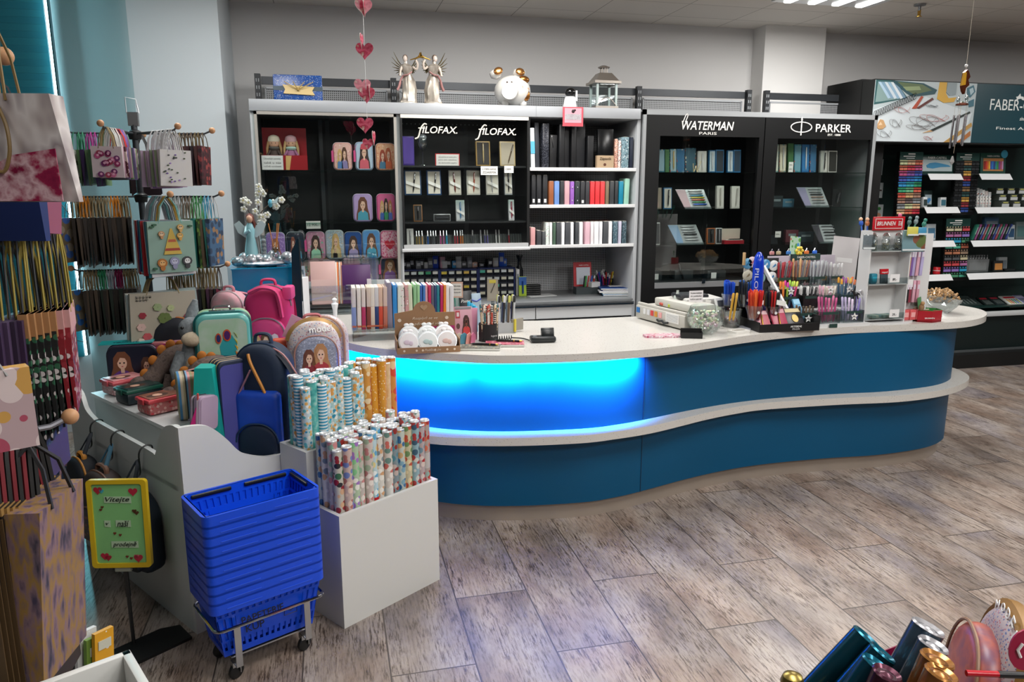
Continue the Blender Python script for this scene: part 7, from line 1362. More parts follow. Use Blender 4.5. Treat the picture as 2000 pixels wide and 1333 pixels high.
for i,(dx,sc_,fc,l,fg)in enumerate(((0,stripes(['#14182a','#14182a','#14182a','#8a6a8c'],1,.026),'#141b30','navy pencil case printed with two brown haired girls at the far end of the step',[('#7a4a30','#6a3a90',-.2,.6,1),('#5a3a2c','#4a6ab0',.26,.36,.8)]),(1,stripes(['#b0606c','#c8907a','#d8b8a0','#a85a68'],1,.03),'#b0606c','pink and cream striped pencil case behind the navy one',None),(2,stripes(['#b8788c','#c890a0','#a8808c'],1,.04),'#b8788c','dusty pink striped pencil case third from the far end',None))):
 v=P(238,700,D=3.98);zipcase(D(.42+dx*.085 if 0 else.3+.09*dx,1.13-.02*dx-(.0 if dx else 0),.805,-.55+(0 if dx else 0)),.24 if not dx else.15,.21,.075,sc_,fc,l,figs=fg)
tt_=T('turquoise_display_card','turquoise card header on top of the far pencil cases','display card',D(.27,1.13,1.02,-.55));MB().box((0,.03,.004),(.25,.09,.006),mat('#1fa6a8',.4)).out('card',tt_);words('TOPModel',.12,Tm(0,0,.009)@Matrix.Rotation(-PI/2,4,'X'),mat('#0f5a60',.5),tt_)
v=P(455,800,D=3.3);GS=stripes(['#10203c','#10203c','#10203c','#c8a870'],1,.03)
zipcase(Tm(v.x,v.y+.0,.62,.55),.15,.24+(P(455,695,D=3.3).z-.86),.1,GS,'#4a4a90','navy pencil case with gold piping beside the turquoise stand')
v0=P(390,838,D=3.06);wz=P(425,728,D=3.06).z;tq=T('turquoise_stand','turquoise wedge shaped cardboard display stand','display stand',Tm(v0.x,v0.y,.61,-.15));TQ=mat('#16a69c',.4)
b_x=P(463,870,D=3.06).x-v0.x;tq.location=(v0.x-.07,v0.y+.13,.61)
MB().plate([(.0,0),(b_x,0),(b_x*.82,wz-.61),(b_x*.33,wz-.61)],0,.09,TQ).out('wedge',tq);MB().plate([(.0,0),(-.08,0),(b_x*.2,(wz-.61)*.92),(b_x*.33,wz-.61)],.09,.094,mat('#9a94a8',.4)).out('side_sheet',tq)
zipcase(Tm(v0.x-.0,v0.y+.09,.8,.9,0,.12),.1,.15,.06,stripes(['#a890a8','#c8b8c4','#8a7a90'],1,.03),'#b09ab0','small lilac grey pencil case inside the turquoise stand')
t=T('magenta_hang_tag','magenta label hanging in front of the lilac grey case','label',Tm(v0.x-.03,v0.y+.05,.77,.4,0,.1));MB().plate([(-.04,0),(.04,.0),(.02,.14),(0,.14)],-.002,.002,mat('#b01868',.4)).out('label',t);words('MODEL',.05,Tm(0,-.003,.02),WHITE,t);MB().tube([(.01,0,.14),(.005,-.004,.2)],.004,mat('#c8504a',.5)).out('cord',t)
FUR=blots(['#4a3e3a','#6a5a54','#57493f'],60,.95,5,bump=.9);OR=mat('#a8641c',.8,bump=60)
def dino(px,py,Dv,lab,k=1,rz=0):
 v=P(px,py,D=Dv);t=T('plush_dinosaur',lab,'plush toy',Tm(v.x,v.y,.81,rz))
 K=Matrix.Scale(k,4)
 MB().tube(catmull([(-.19,0,.06),(-.15,0,.085),(-.1,0,.13),(-.03,0,.17),(.06,0,.17),(.14,0,.12),(.2,0,.07),(.26,0,.05)],4),[.045,.05,.054,.056,.056,.055,.053,.055,.06,.066,.072,.08,.085,.088,.088,.088,.085,.08,.074,.066,.056,.048,.04,.034,.026,.02,.014,.01,.006][:29],FUR,K,n=14).out('body',t)
 MB().ball((-.22,0,.06),(.058,.048,.045),FUR,K,14,10).ball((-.262,0,.046),(.034,.036,.03),FUR,K,12,8).out('head',t)
 MB().ball((-.245,-.045,.075),.007,BLACK,K,8,6).ball((-.245,.045,.075),.007,BLACK,K,8,6).out('eyes',t)
 for x_,y_ in((-.07,-.07),(-.05,.07),(.12,-.075),(.12,.075)):MB().tube([(x_,y_,.1),(x_-.02,y_*1.15,.05),(x_-.04,y_*1.1,.02)],[.035,.032,.028],FUR,K,n=10).out('leg',t)
 for i in range(8):
  u=i/7;x_=-.19+.36*u;z_=.105+.15*math.sin(PI*min(1,u*1.1))+.0*u;MB().ball((x_,0,z_+.01),(.028,.014,.03),OR,K@Tm(0,0,0),10,6).out('orange_plate',t)
dino(352,745,3.78,'brown plush dinosaur with orange back plates, lying left over the lunch boxes',.85,.5);dino(412,760,3.58,'second brown plush dinosaur with orange plates, nearer the turquoise stand',.8,.35)
v=P(384,760,D=3.72);gd_=T('plush_duckbill','grey plush dinosaur with a cream muzzle and belly sitting upright','plush toy',Tm(v.x,v.y,.79,.2));GF=blots(['#6a7074','#868c90'],60,.95,5,bump=.9);CF=blots(['#b0a08a','#c8b8a0'],60,.95,5,bump=.6)
MB().tube([(0,0,0),(0,0,.08),(0,0,.18),(0,-.01,.26),(0,-.01,.3)],[.07,.085,.065,.045,.04],GF,n=14).out('body',gd_);MB().ball((0,-.015,.335),(.06,.055,.058),GF,n=16,k=12).tube([(0,.02,.36),(.015,.03,.42),(.03,.03,.47)],[.035,.028,.012],GF,n=10).out('head_and_crest',gd_)
MB().ball((0,-.075,.295),(.052,.045,.036),CF,n=14,k=10).out('muzzle',gd_);MB().ball((0,-.04,.12),(.05,.055,.1),CF,n=14,k=10).out('belly',gd_);MB().ball((-.042,-.055,.35),.008,BLACK).ball((.042,-.055,.35),.008,BLACK).out('eyes',gd_)
for s_ in(-1,1):MB().tube([(s_*.05,-.01,.22),(s_*.09,-.04,.14),(s_*.08,-.07,.08)],[.03,.026,.02],GF,n=10).out('arm',gd_);MB().ball((s_*.07,-.09,.03),(.035,.055,.03),GF).out('foot',gd_)
v=P(447,700,D=3.62);z0_=.86;xw_=P(488,650,D=3.62);xl_=P(385,650,D=3.62);hS=P(430,612,D=3.62).z-z0_
su=T('childrens_suitcase','mint green childrens suitcase printed with a colourful chameleon in sunglasses','suitcase',Tm(v.x-.02,v.y+.02,z0_,.1));ws=(xw_.x-xl_.x)*1.0
oS=rrect(ws,hS,.05,6);MB().pillow(oS,.16,.02,mat('#5fa9a4',.3),Tm(0,.08,0)).out('case',su);MB().tube([(p[0]*1.004,.03,p[1])for p in oS],.01,mat('#0f5a5a',.35),closed=True).tube([(p[0]*1.004,.13,p[1])for p in oS],.008,mat('#a8c8a0',.35),closed=True).out('seam_bands',su)
MB().plate(rrect(ws*.88,hS*.86,.04,z0=hS*.07),-.003,.0,blots(['#b9c4c0','#a0c0a4','#c8d0d0'],4,.35)).out('printed_panel',su);c=MB();e[0]=0
def cf(pts,col):e[0]+=1;c.plate([(a*ws,b_*hS)for a,b_ in pts],-.004-.0004*e[0],-.003,mat(col,.4))
cf([(.02,.08),(.22,.08),(.25,.3),(.2,.5),(.0,.5),(-.05,.4),(.0,.3)],'#1f6a78');cf([(-.06,.42),(.2,.4),(.24,.56),(.16,.7),(0,.66),(-.08,.54)],'#2f98a0');cf([(-.02,.12),(.1,.12),(.12,.3),(.04,.34)],'#3a8a5a')
for k in range(7):cf([(.2+.01*k,.12+.09*k),(.3-.01*k,.16+.09*k),(.2,.2+.09*k)],['#a02a30','#b83a30','#c8502a','#d8802a','#d8a83a','#c8b83a','#a8b03a'][k])
cf(ell(-.09,.66,.055,.075),'#c0502a');cf(ell(.07,.7,.075,.085),'#c0502a');cf(ell(-.09,.66,.038,.055),'#2a2a60');cf(ell(.07,.7,.055,.065),'#4a1f60');c.out('printed_chameleon',su)
MB().tube(catmull([(-.04,.08,hS),(-.03,.08,hS+.025),(.03,.08,hS+.025),(.04,.08,hS)],5),.006,CHROME).box((0,.08,hS+.004),(.12,.03,.008),CHROME).out('metal_handle',su)
def bpD(px,ytop,ybot,wpx,Dv,zf):
 v=P(px,ytop,D=Dv);w=wpx*Dv/FPX;return v,w,v.z-zf
v,w,h=bpD(524,556,670,88,3.95,.9);bp=backpack(Tm(v.x,v.y,.9,-.15),w,h,.17,'#b81f60','#c83a78','#7a6a78','hot pink school backpack with three printed girls and padded straps',handle='#c02a62',figs=[('#6a4632','#3a8a6a',0,1),('#d8b080','#4a6ab0',-.2,.9),('#c08a60','#c85a80',.2,.9,'#d8c8d8')],ph=.55)
MB().tube(catmull([(-w*.3,-.1,h*.93),(0,-.12,h*1.0),(w*.25,-.1,h*.92),(w*.33,-.09,h*.6)],5),.024,mat('#cc3a70',.75),flat=.5).out('front_strap',bp);MB().rbox((w*.45,-.02,h*.9),(.05,.1,.07),.012,mat('#c8407c',.6)).out('side_block',bp)
hg_=P(583,645,D=3.7);t=T('paper_hang_tag','square pink card tag with a printed backpack hanging from the hot pink backpack','tag',Tm(hg_.x,hg_.y,hg_.z,-.1,0,.45));MB().box((0,0,0),(.12,.003,.12),mat('#c89ab0',.4)).box((.02,-.002,-.035),(.12,.001,.05),mat('#c85a58',.4)).plate(arch(.06,.08,.03,6,-.03),-.004,-.0,mat('#c83a7a',.4)).out('card',t);MB().tube([(0,0,.06),(-.04,.05,.13)],.0015,WHITE).out('string',t)
v,w,h=bpD(618,622,735,100,3.62,.9);h=max(h,.28)
GLT=dots('#c9bfc0',['#b88a94','#8a9ab8','#d8c0a8','#a86a78'],110,.36,.35)
gbp=backpack(Tm(v.x-.02,v.y,v.z-h,.12),w,h,.15,GLT,dots('#8f94a8',['#b8bcd0','#7a7f98'],130,.4,.3),'#a87a70','glittery white and gold backpack printed with two long haired girls',handle='#b8686f',figs=[('#b8845a','#b03a40',.08,1.25),('#6a3a2c','#8a2a34',-.14,1.05)],ph=.72,straps=False)
MB().pillow(arch(w*.98,h*.96,w*.45,8,.01),.08,.03,GLT,Tm(.06,.1,0)).tube([(p[0]+.03,.045,p[1])for p in arch(w,h,w*.46,8)],.006,mat('#a8806a',.4)).out('rear_compartment',gbp);MB().tube([(p[0],-.03,p[1]*1.0)for p in arch(w*.97,h*.98,w*.45,8)if p[1]>h*.6],.018,mat('#a88450',.4,.4)).out('gold_band',gbp);words('model',.11,Tm(.03,-.075,h*.86,.2,-.4),WHITE,gbp)
sup=T('low_white_plinth','low white block carrying the glittery backpack','plinth',Tm(v.x-.02,v.y,0,.12));MB().box((0,.03,(v.z-h)/2),(.2,.16,v.z-h),DW).out('block',sup)
v,w,h=bpD(447,568,640,66,4.15,.9);backpack(Tm(v.x,v.y,.9,-.4),w,h,.14,blots(['#b87a88','#c898a0','#a8a0a0'],12,.6),blots(['#b88a98','#a8b0a8','#c890a0'],16,.6),'#c8b8bc','small dusty pink marbled backpack behind the suitcase',handle='#b0707c')
v,w,h=bpD(336,618,700,98,3.98,.85);bb=backpack(Tm(v.x,v.y,.85,.1),w,h,.17,'#10131f','#0e1322','#b86a30','black backpack with orange and neon pink piping behind the plush toys',handle='#14182a',figs=[('#5a3428','#8a5a90',0,1)],ph=.5)
MB().tube([(p[0],-.155,p[1])for p in arch(w*.8,h*.52,w*.34,7,h*.06)],.004,mat('#d0307a',.5)).out('neon_piping',bb)
v,w,h=bpD(514,668,885,105,3.3,.62);nb=backpack(Tm(v.x,v.y,.61,-.35),w,v.z-.61,.16,'#0d2038','#0d2038','#16304e','large navy backpack with a royal blue pocket and orange zip puller',handle='#122a44',ph=.3,straps=False)
hN=v.z-.61;MB().pillow(arch(w*.86,hN*.5,w*.1,5,hN*.12,.03),.06,.025,blots(['#0f3a9c','#1a4ab8'],10,.45,bump=.3),Tm(0,-.085,0)).out('blue_pocket',nb);MB().tube(catmull([(-.03,-.09,hN*.93),(-.015,-.1,hN*.85),(.03,-.1,hN*.65),(.045,-.1,hN*.58)],4),.007,mat('#c8822a',.5)).out('orange_puller',nb)
MB().tube(catmull([(.02,-.02,hN*.97),(.1,-.04,hN*.9),(.16,-.04,hN*.72),(.2,-.02,hN*.5)],5),.024,mat('#141c2c',.6),flat=.3).tube(catmull([(.02,-.03,hN*.985),(.11,-.05,hN*.915),(.175,-.05,hN*.72)],5),.004,mat('#b88080',.5)).out('side_strap',nb)
MB().tube(catmull([(-.02,-.1,hN*.8),(-.09,-.1,hN*.55),(-.13,-.08,hN*.35),(-.1,-.1,hN*.15)],5),.009,mat('#a07078',.5),flat=.4).out('pink_strap',nb);MB().pillow(arch(w*1.02,hN*.14,.03,4,0,.03),.19,.03,mat('#0a1626',.7)).out('base',nb)
v=P(590,690,D=3.55);t=T('orange_gym_bag','orange and magenta bag wedged between the pink and glitter backpacks','bag',Tm(v.x-.02,v.y+.1,.9));zt3=P(560,662,D=3.6).z;MB().pillow(rrect(.13,max(.12,zt3-.9),.02),.06,.02,mat('#b8401c',.6),Tm(-.06,0,0)).out('orange_body',t);MB().rbox((-.04,-.01,.03),(.15,.07,.05),.01,mat('#a81a70',.6)).out('magenta_base',t)
v=P(312,625,D=4.1)
v=P(512,530,D=4.5);pz=P(512,522,D=4.5).z;bpn=T('blue_acrylic_plinth','translucent blue plinth box carrying the fairy figurine','plinth',Tm(v.x,v.y,0,.2));MB().box((0,.05,pz/2),(.36,.3,pz),mat('#05709a',.25,coat=.3)).box((0,.05,pz+.003),(.37,.31,.006),mat('#0a7fa6',.15)).out('box',bpn)
kf=4.5/FPX;fy=T('fairy_figurine','pale turquoise fairy in a long dress on a silver cloud base','figurine',Tm(v.x-.0,v.y-.02,pz+.006));CLD=blots(['#3f5a66','#8aa0a8','#c8c4c8','#6a8a98'],26,.2,5,(1,1,1),.4)
m=MB();[m.ball((-.13+.04*i,hs.uniform(-.03,.02),.035+.012*(i%2)),(.04,.04,.03+.01*(i%3)),CLD,n=14,k=10)for i in range(8)];m.ball((0,0,.02),(.15,.07,.02),CLD);m.out('cloud_base',fy)
MB().lathe([(.001,0),(.04,0),(.036,.05),(.022,.12),(.026,.16),(.018,.19),(.009,.2)],mat('#7fb0b8',.4),Tm(-.05,0,.06),16).tube([(-.07,0,.235),(-.075,-.03,.2),(-.05,-.035,.215)],.01,mat('#8ab8c0',.4)).out('robed_body',fy);MB().ball((-.05,-.005,.28),(.02,.02,.024),mat('#b89078',.5)).out('head',fy);MB().ball((-.05,.006,.285),(.026,.024,.028),mat('#5a2418',.5)).tube([(-.035,.0,.28),(-.025,.0,.25),(-.03,.0,.22)],[.012,.012,.004],mat('#5a2418',.5)).out('hair',fy)
for s_ in(-1,1):MB().plate([(0,.2),(s_*.06,.27),(s_*.09,.25),(s_*.07,.2),(s_*.03,.17)],.015,.02,mat('#b0c4c8',.3),Tm(-.05,0,0)).out('wing',fy)
t=T('reed_diffuser','glass reed diffuser with orange sticks on the silver cloud','diffuser',Tm(v.x+.085,v.y-.03,pz+.06));MB().rbox((0,0,.03),(.035,.035,.06),.004,glass('#c8d4d8',.2)).out('bottle',t);[MB().tube([(0,0,.01),(dx,0,.2)],.003,mat('#b8783a',.5)).out('stick',t)for dx in(-.03,.02,.03)]
t=T('stone_pillar','pale pillar of stacked balls beside the fairy','ornament',Tm(v.x+.02,v.y-.02,pz+.07));MB().tube([(0,0,0),(0,0,.12)],.016,glass('#d8e0e4',.15),n=10).out('tube',t);[MB().ball((0,0,.015+.024*i),.014,mat('#c9c6c4',.4)).out('ball',t)for i in range(4)]
fb=T('blossom_branch','white artificial blossom branch with a turquoise bird behind the fairy','artificial flowers',Tm(v.x-.0,v.y+.03,pz+.006));BR=mat('#4a4038',.7)
brs=[[(0,0,0),(-.01,0,.2),(.0,0,.36)],[(-.005,0,.22),(-.06,0,.33),(-.08,-.01,.38)],[(0,0,.3),(.06,0,.36),(.13,0,.37)],[(0,0,.34),(.02,0,.42),(.01,0,.46)],[(.0,0,.25),(.05,-.01,.3)]]
m=MB();[m.tube(catmull(b_,4),.003,BR,n=5)for b_ in brs];m.out('twigs',fb)
for b_ in brs:
 for k in range(5):
  p=Vector(b_[-1]).lerp(Vector(b_[-2]),k/5)+Vector((hs.uniform(-.02,.02),hs.uniform(-.02,.01),hs.uniform(-.02,.02)));f_=MB();[f_.ball((p.x+.012*math.cos(a),p.y-.004,p.z+.012*math.sin(a)),(.009,.004,.009),mat('#d8dcd4',.6),n=6,k=5)for a in[j*PI*.4 for j in range(5)]];f_.ball((p.x,p.y-.008,p.z),.004,mat('#b8b060',.6),n=6,k=4).out('blossom',fb)
MB().ball((.07,-.02,.37),(.012,.01,.025),mat('#4a98b0',.5)).plate([(.075,.37),(.12,.41),(.11,.37)],-.03,-.025,mat('#b8d0d4',.5)).out('turquoise_bird',fb)
v=P(580,600,D=4.45);t=T('dark_teal_file','tall dark teal folder standing edge on beside the figurine','folder',Tm(v.x,v.y,.9,-.4));zt4=P(573,462,D=4.45).z;MB().plate([(-.03,0),(.04,0),(.035,zt4-.9),(-.01,zt4-.98)],-.01,.01,mat('#0c2a38',.35)).out('cover',t);MB().box((.036,0,(zt4-.9)/2),(.004,.018,zt4-.92),mat('#07151c',.4)).out('spine',t)
# ==== WRAPPING PAPER BINS, BASKETS, WELCOME SIGN
BM=Tm(-.014,2.898,0,TH_)
def bin_(y0_,y1_,h,lab,inner):
 t=T('wrapping_paper_bin',lab,'bin',BM@Tm(0,y0_,0),'white wrapping paper bins');d=y1_-y0_;W=.538;k=.018
 MB().box((W/2,k/2,h/2),(W,k,h),mat('#cfcfcb',.4)).out('front_board',t);MB().box((k/2,d/2+k/2,h/2),(k,d-k,h),mat('#cccccb',.4)).out('left_board',t)
 MB().box((W-k/2,d/2+k/2,h/2),(k,d-k,h),mat('#cfcfcb',.4)).out('right_board',t);MB().box((W/2,d-k/2,h/2),(W-2*k,k,h),mat('#c8c8c6',.4)).box((W/2,d/2,.03),(W-2*k,d-2*k,.02),mat('#c8c8c6',.4)).out('back_and_floor',t)
 if inner:MB().box((inner,d/2,h*.52),(.012,d-2*k,h*.94),mat('#cccccb',.4)).out('divider',t)
bin_(0,.21,.5,'low white bin packed with flowered wrapping rolls, nearest the open floor',.29)
bin_(.213,.412,.72,'taller white bin of blue and orange wrapping rolls behind the low one',None)
CAP=mat('#c8ccd0',.15,0,0,.8)
def roll(x,y,z0_,L,m,lab,band=None,r=.0215,group=None,flag=False):
 t=T('wrapping_paper_roll',lab,'wrapping roll',BM@Tm(x,y,z0_,hs.uniform(0,.3),hs.uniform(-.015,.015),hs.uniform(-.01,.01)),group)
 MB().lathe([(r,0),(r,L)],m,n=14).out('paper_tube',t);MB().lathe([(r*1.02,L),(r*1.03,L+.002),(r*.9,L+.006),(r*.5,L+.001),(r*.2,L-.004)],CAP,n=12).out('shrink_wrap_end',t)
 if band:
  b=MB().lathe([(r*1.015,L*band[1]),(r*1.015,L*band[2])],mat(band[0],.4),n=14).out('label_band',t)
  if flag:MB().box((-.004,-r*1.03,L*(band[1]+band[2])/2),(.014,.004,L*.1),mat('#15161a',.4)).box((-.008,-r*1.03,L*((band[1]+band[2])/2+.065)),(.005,.004,L*.03),mat('#2a4ab0',.4)).box((.0,-r*1.03,L*((band[1]+band[2])/2+.065)),(.005,.004,L*.03),mat('#c03030',.4)).out('flag_mark',b);words('2m',.014,Tm(.013,-r*1.03,L*(band[2]-.03)),mat('#555555',.5),b)
 return t
FLO=[('#b8b4a8',['#8a2430','#3a6a4a','#2a2a30','#c8a080'],'dark red and green flowered'),('#c0a8a0',['#a86a60','#6a7ab0','#d8c0b0'],'rose and blue flowered'),('#a8bca0',['#9a70b8','#7fc088','#e0e0d8'],'green and violet flowered'),('#b8b0a8',['#c08080','#8aa890','#d8d0c8'],'grey pink flowered'),('#c4b8b0',['#b87878','#98a890','#e0d8d0'],'pale rose flowered'),('#b0c8d0',['#5aa0c8','#d8c888','#e0e8e8'],'sky blue floral'),('#cfccc4',['#c89a70','#7a8a90','#e4e0d8'],'cream floral'),('#ccc4bc',['#c86a60','#6a8a80','#e0dcd4'],'cream and red floral'),('#7a8a90',['#8a2a28','#4a8090','#b8a8a0'],'dark teal and red flowered'),('#b8c0b8',['#3a6a98','#c8a070','#7aa0b0'],'blue garden flowered'),('#c0b898',['#b8503a','#6a8a5a','#d8c8a0'],'yellow green floral'),('#8aa8b0',['#a83a38','#3a5a70','#c8c8c0'],'blue and red flowered'),('#b0a0a0',['#a82a30','#6a8a98','#d0c0b8'],'red rose'),('#a89890',['#a83028','#c86a50','#8aa8a0'],'brick red peony')]
for i,(b_,cs_,nm)in enumerate(FLO):
 x_=.04+i*.0352+(.008 if i>7 else 0);L=.72+.012*(i%3)-(.01 if i<3 else 0)
 bd=[None,('#b8bcc0',.45,.62),('#c0282c',.5,.56),None,('#c8c8c8',.42,.6),('#b82028',.55,.62),('#cfd0cc',.3,.62),('#cfd0cc',.34,.66),None,None,None,None,None,('#b8b4b0',.7,.8)][i]
 roll(x_,.045,.045,L,dots(b_,cs_,38,.52,.3),nm+' wrapping roll in the front row of the low bin',bd,group='wrapping rolls in the low bin')
for r_ in range(1,4):
 for i in range(13):
  if r_==3 and i%2:continue
  b_,cs_,nm=FLO[(i*5+r_*3)%14];roll(.045+i*.037,.045+.042*r_,.045,.75+hs.uniform(-.02,.02),dots(b_,cs_,38,.52,.3),nm+' wrapping roll, '+['','second','third','back'][r_]+' row of the low bin',group='wrapping rolls in the low bin')
BLU_=[dots('#b8ccd0',['#3a90b0','#d8a860','#e0e0d8','#5ab0b8'],70,.5),stripes(['#2f90b0','#d8e0e0'],2,.014),dots('#a8c8c8',['#d89a50','#2f8aa8','#e4e4dc'],55,.5),blots(['#2a8a88','#5ab0a8','#a8c8c0'],40,.4)];BN=['blue and ochre speckled','blue and white striped','turquoise and orange flecked','sea green marbled']
ORA=[dots('#c88a3a',['#d8b070','#b0602a','#e0c8a0'],30,.5),dots('#d0902a',['#e8d8b8'],80,.22),stripes(['#c8923a','#d8b078','#b87830'],0,.03),blots(['#b0854a','#d8b888','#c8883a'],14,.4),dots('#c8853a',['#c8482a','#e0c090'],24,.5)];ON=['orange swirl','orange dotted','gold striped','tan feathered','orange and red ringed']
for i in range(14):
 o_=i>8;k=[0,3,1,0,2,0,1,2,0][i]if not o_ else[0,1,1,3,4][i-9];x_=.04+i*.0352+(.005 if o_ else 0)
 nm=(ON if o_ else BN)[k];roll(x_,.26,.3,.68+.02*(i%2)+(.03 if o_ else 0),(ORA if o_ else BLU_)[k],nm+' wrapping roll in the front row of the taller bin',('#cfccc0',.18,.42),group='wrapping rolls in the taller bin',flag=i in(2,5,8,9,10,13))
for r_ in range(1,4):
 for i in range(13):
  o_=i>7;k=(i*3+r_)%(5 if o_ else 4);roll(.045+i*.037,.26+.036*r_,.3,.71+hs.uniform(-.02,.02),(ORA if o_ else BLU_)[k],(ON if o_ else BN)[k]+' wrapping roll, '+['','second','third','back'][r_]+' row of the taller bin',group='wrapping rolls in the taller bin')
BB=mat('#0848d4',.3);SK=Tm(-.469,2.588,0,math.radians(26.3))@Tm(.222,.135,0)
def basket(z,lab,full):
 t=T('shopping_basket',lab,'shopping basket',SK@Tm(0,0,z),'nested blue shopping baskets');A_,B_,H_=.205,.118,.245;tp=.04
 def pt(sd,u,zz,off=0):
  s_=1-zz/H_;a,b=A_-tp*s_*.9+off,B_-tp*s_*.9+off
  return{0:(a*u,-b,zz),1:(a,b*u,zz),2:(-a*u,b,zz),3:(-a,-b*u,zz)}[sd]
 m=MB()
 def patch(sd,u0,u1,z0,z1):m.add([pt(sd,u0,z0),pt(sd,u1,z0),pt(sd,u1,z1),pt(sd,u0,z1),pt(sd,u0,z0,.004),pt(sd,u1,z0,.004),pt(sd,u1,z1,.004),pt(sd,u0,z1,.004)],[(3,2,1,0),(4,5,6,7),(0,1,5,4),(2,3,7,6),(1,2,6,5),(3,0,4,7)],BB)
 for sd in range(4):
  if not full:patch(sd,-1,1,.0,H_);continue
  n_=16 if sd in(0,2)else 9;ed=.94
  for a,b in((0,.025),(.06,.07),(.165,.175),(.21,H_)):patch(sd,-1,1,a,b)
  patch(sd,-.66,.66,.07,.165)
  for a,b in((.025,.06),(.175,.21)):
   for k in range(n_+1):u=-1+2*k/n_;patch(sd,max(-1,u-.03),min(1,u+.03),a,b)
  for s_ in(-1,1):
   for u in(.7,.82,.95):patch(sd,min(s_*u-.03,s_*u+.03),max(s_*u-.03,s_*u+.03),.07,.165)
   patch(sd,s_*.8-.2,s_*.8+.2,.112,.122)
 m.box((0,0,.003),(2*(A_-tp*.9),2*(B_-tp*.9),.006),BB);m.out('perforated_walls' if full else 'walls',t)
 o=[(p[0],p[1]-(B_+.014))for p in rrect(2*A_+.03,2*B_+.03,.03,5)];i_=[(p[0],p[1]-B_-.0)for p in rrect(2*A_,2*B_,.02,5)];n=len(o)
 vs=[(*p,H_-.046)for p in o]+[(*p,H_)for p in o]+[(*p,H_)for p in i_]+[(*p,H_-.02)for p in i_];fs=[]
 for j in range(3):
  for k in range(n):fs.append((j*n+k,j*n+(k+1)%n,(j+1)*n+(k+1)%n,(j+1)*n+k))
 r=MB().add(vs,fs,BB);[r.box((s_*.1,-B_-.0155,H_-.028),(.13,.002,.003),mat('#2a5ae0',.3))for s_ in(-1,1)];r.out('rim',t);return t
base_z=.1
bl_t=basket(base_z,'lowest blue basket of the stack, perforated and lettered in black marker',True)
for i in range(1,10):
 bt=basket(base_z+.037*i,'blue shopping basket, '+['','second','third','fourth','fifth','sixth','seventh','eighth','ninth'][i]+' from the bottom of the stack' if i<9 else 'topmost empty blue basket of the stack with black handles',i==9)
zt5=.245
MB().rbox((-.11,.112,zt5-.012),(.15,.012,.016),.005,BLACK).rbox((.1,.112,zt5-.012),(.17,.012,.016),.005,BLACK).rbox((.2,.03,zt5-.012),(.012,.15,.016),.005,BLACK).out('black_handles',bt)
MK=mat('#0a0c18',.6);tl=Tm(0,0,0,0,.16)
for s_,wd,x_,z_ in(('PAPETERIE',.16,-.03,.137),('KUP',.07,-.06,.095)):words(s_,wd,Tm(x_,-.1-(z_/.245)*.036+.006,z_,0,-.15),MK,bl_t,height=.026)
MB().tube([(.055,-.104,.09),(.105,-.104,.09),(.105,-.108,.122),(.055,-.108,.122)],.0016,MK,closed=True,n=4).tube([(.055,-.109,.122),(.08,-.107,.104),(.105,-.109,.122)],.0016,MK,n=4).out('drawn_envelope',bl_t)
tr=T('basket_trolley','chrome wire trolley on black castors carrying the blue baskets','trolley',SK);o=[(p[0],p[1]-.135)for p in rrect(.42,.262,.03,5)]
MB().tube([(p[0],p[1],.235)for p in o],.006,CHROME,closed=True,n=8).out('top_loop',tr)
for sx in(-1,1):
 for sy in(-1,1):
  lg=MB().box((sx*.135,sy*.131,.155),(.024,.005,.17),STEEL).box((sx*.135,sy*.1,.072),(.024,.06,.005),STEEL).out('leg',tr)
  MB().box((sx*.135,sy*.085,.062),(.03,.03,.02),STEEL).lathe([(.026,-.009),(.03,-.006),(.03,.006),(.026,.009)],BLACK,Tm(sx*.135,sy*.085,.03,.3,PI/2),18).box((sx*.135+.013,sy*.085,.045),(.003,.03,.04),STEEL).out('castor',lg)
MB().box((0,0,.092),(.3,.18,.006),STEEL).box((0,0,.08),(.28,.02,.02),STEEL).out('floor_frame',tr)
pb_=P(262,1262,z=0);ws_=T('welcome_sign_stand','yellow framed green welcome sign on a black pole and base','sign stand',Tm(pb_.x,pb_.y,0,-.2));zb_=zat(240,1105,pb_.x,pb_.y);hS_=zat(224,938,pb_.x,pb_.y)-zb_
MB().prism([(-.13,-.04),(-.07,-.12),(.16,-.1),(.16,.02),(.09,.05),(-.13,.03)],0,.012,mat('#08090a',.5),Tm(.03,.0,0,.75)).out('base_plate',ws_);MB().tube([(0,0,.01),(0,0,zb_*.62),(0,0,zb_*.62),(0,0,zb_+.01)],[.007,.007,.0095,.0095],mat('#101112',.4)).out('pole',ws_)
pn=MB().box((0,0,hS_/2),(.2,.008,hS_*.96),mat('#7ab572',.35)).box((0,0,-.008),(.06,.014,.02),mat('#8a8d80',.4));YF=mat('#c8a818',.35);oo=rrect(.225,hS_,.014,4)
pn=pn.out('green_card',ws_,Tm(0,-.012,zb_,0,-.06));f_=MB();ii=rrect(.19,hS_-.034,.01,4,.017);n=len(oo);vs=[(p[0],-.012,p[1])for p in oo]+[(p[0],-.012,p[1])for p in ii]+[(p[0],.008,p[1])for p in oo]+[(p[0],-.004,p[1])for p in ii]
f_.add(vs,[(k,(k+1)%n,n+(k+1)%n,n+k)for k in range(n)]+[(k,2*n+k,2*n+(k+1)%n,(k+1)%n)for k in range(n)]+[(n+k,n+(k+1)%n,3*n+(k+1)%n,3*n+k)for k in range(n)],YF).out('yellow_frame',pn)
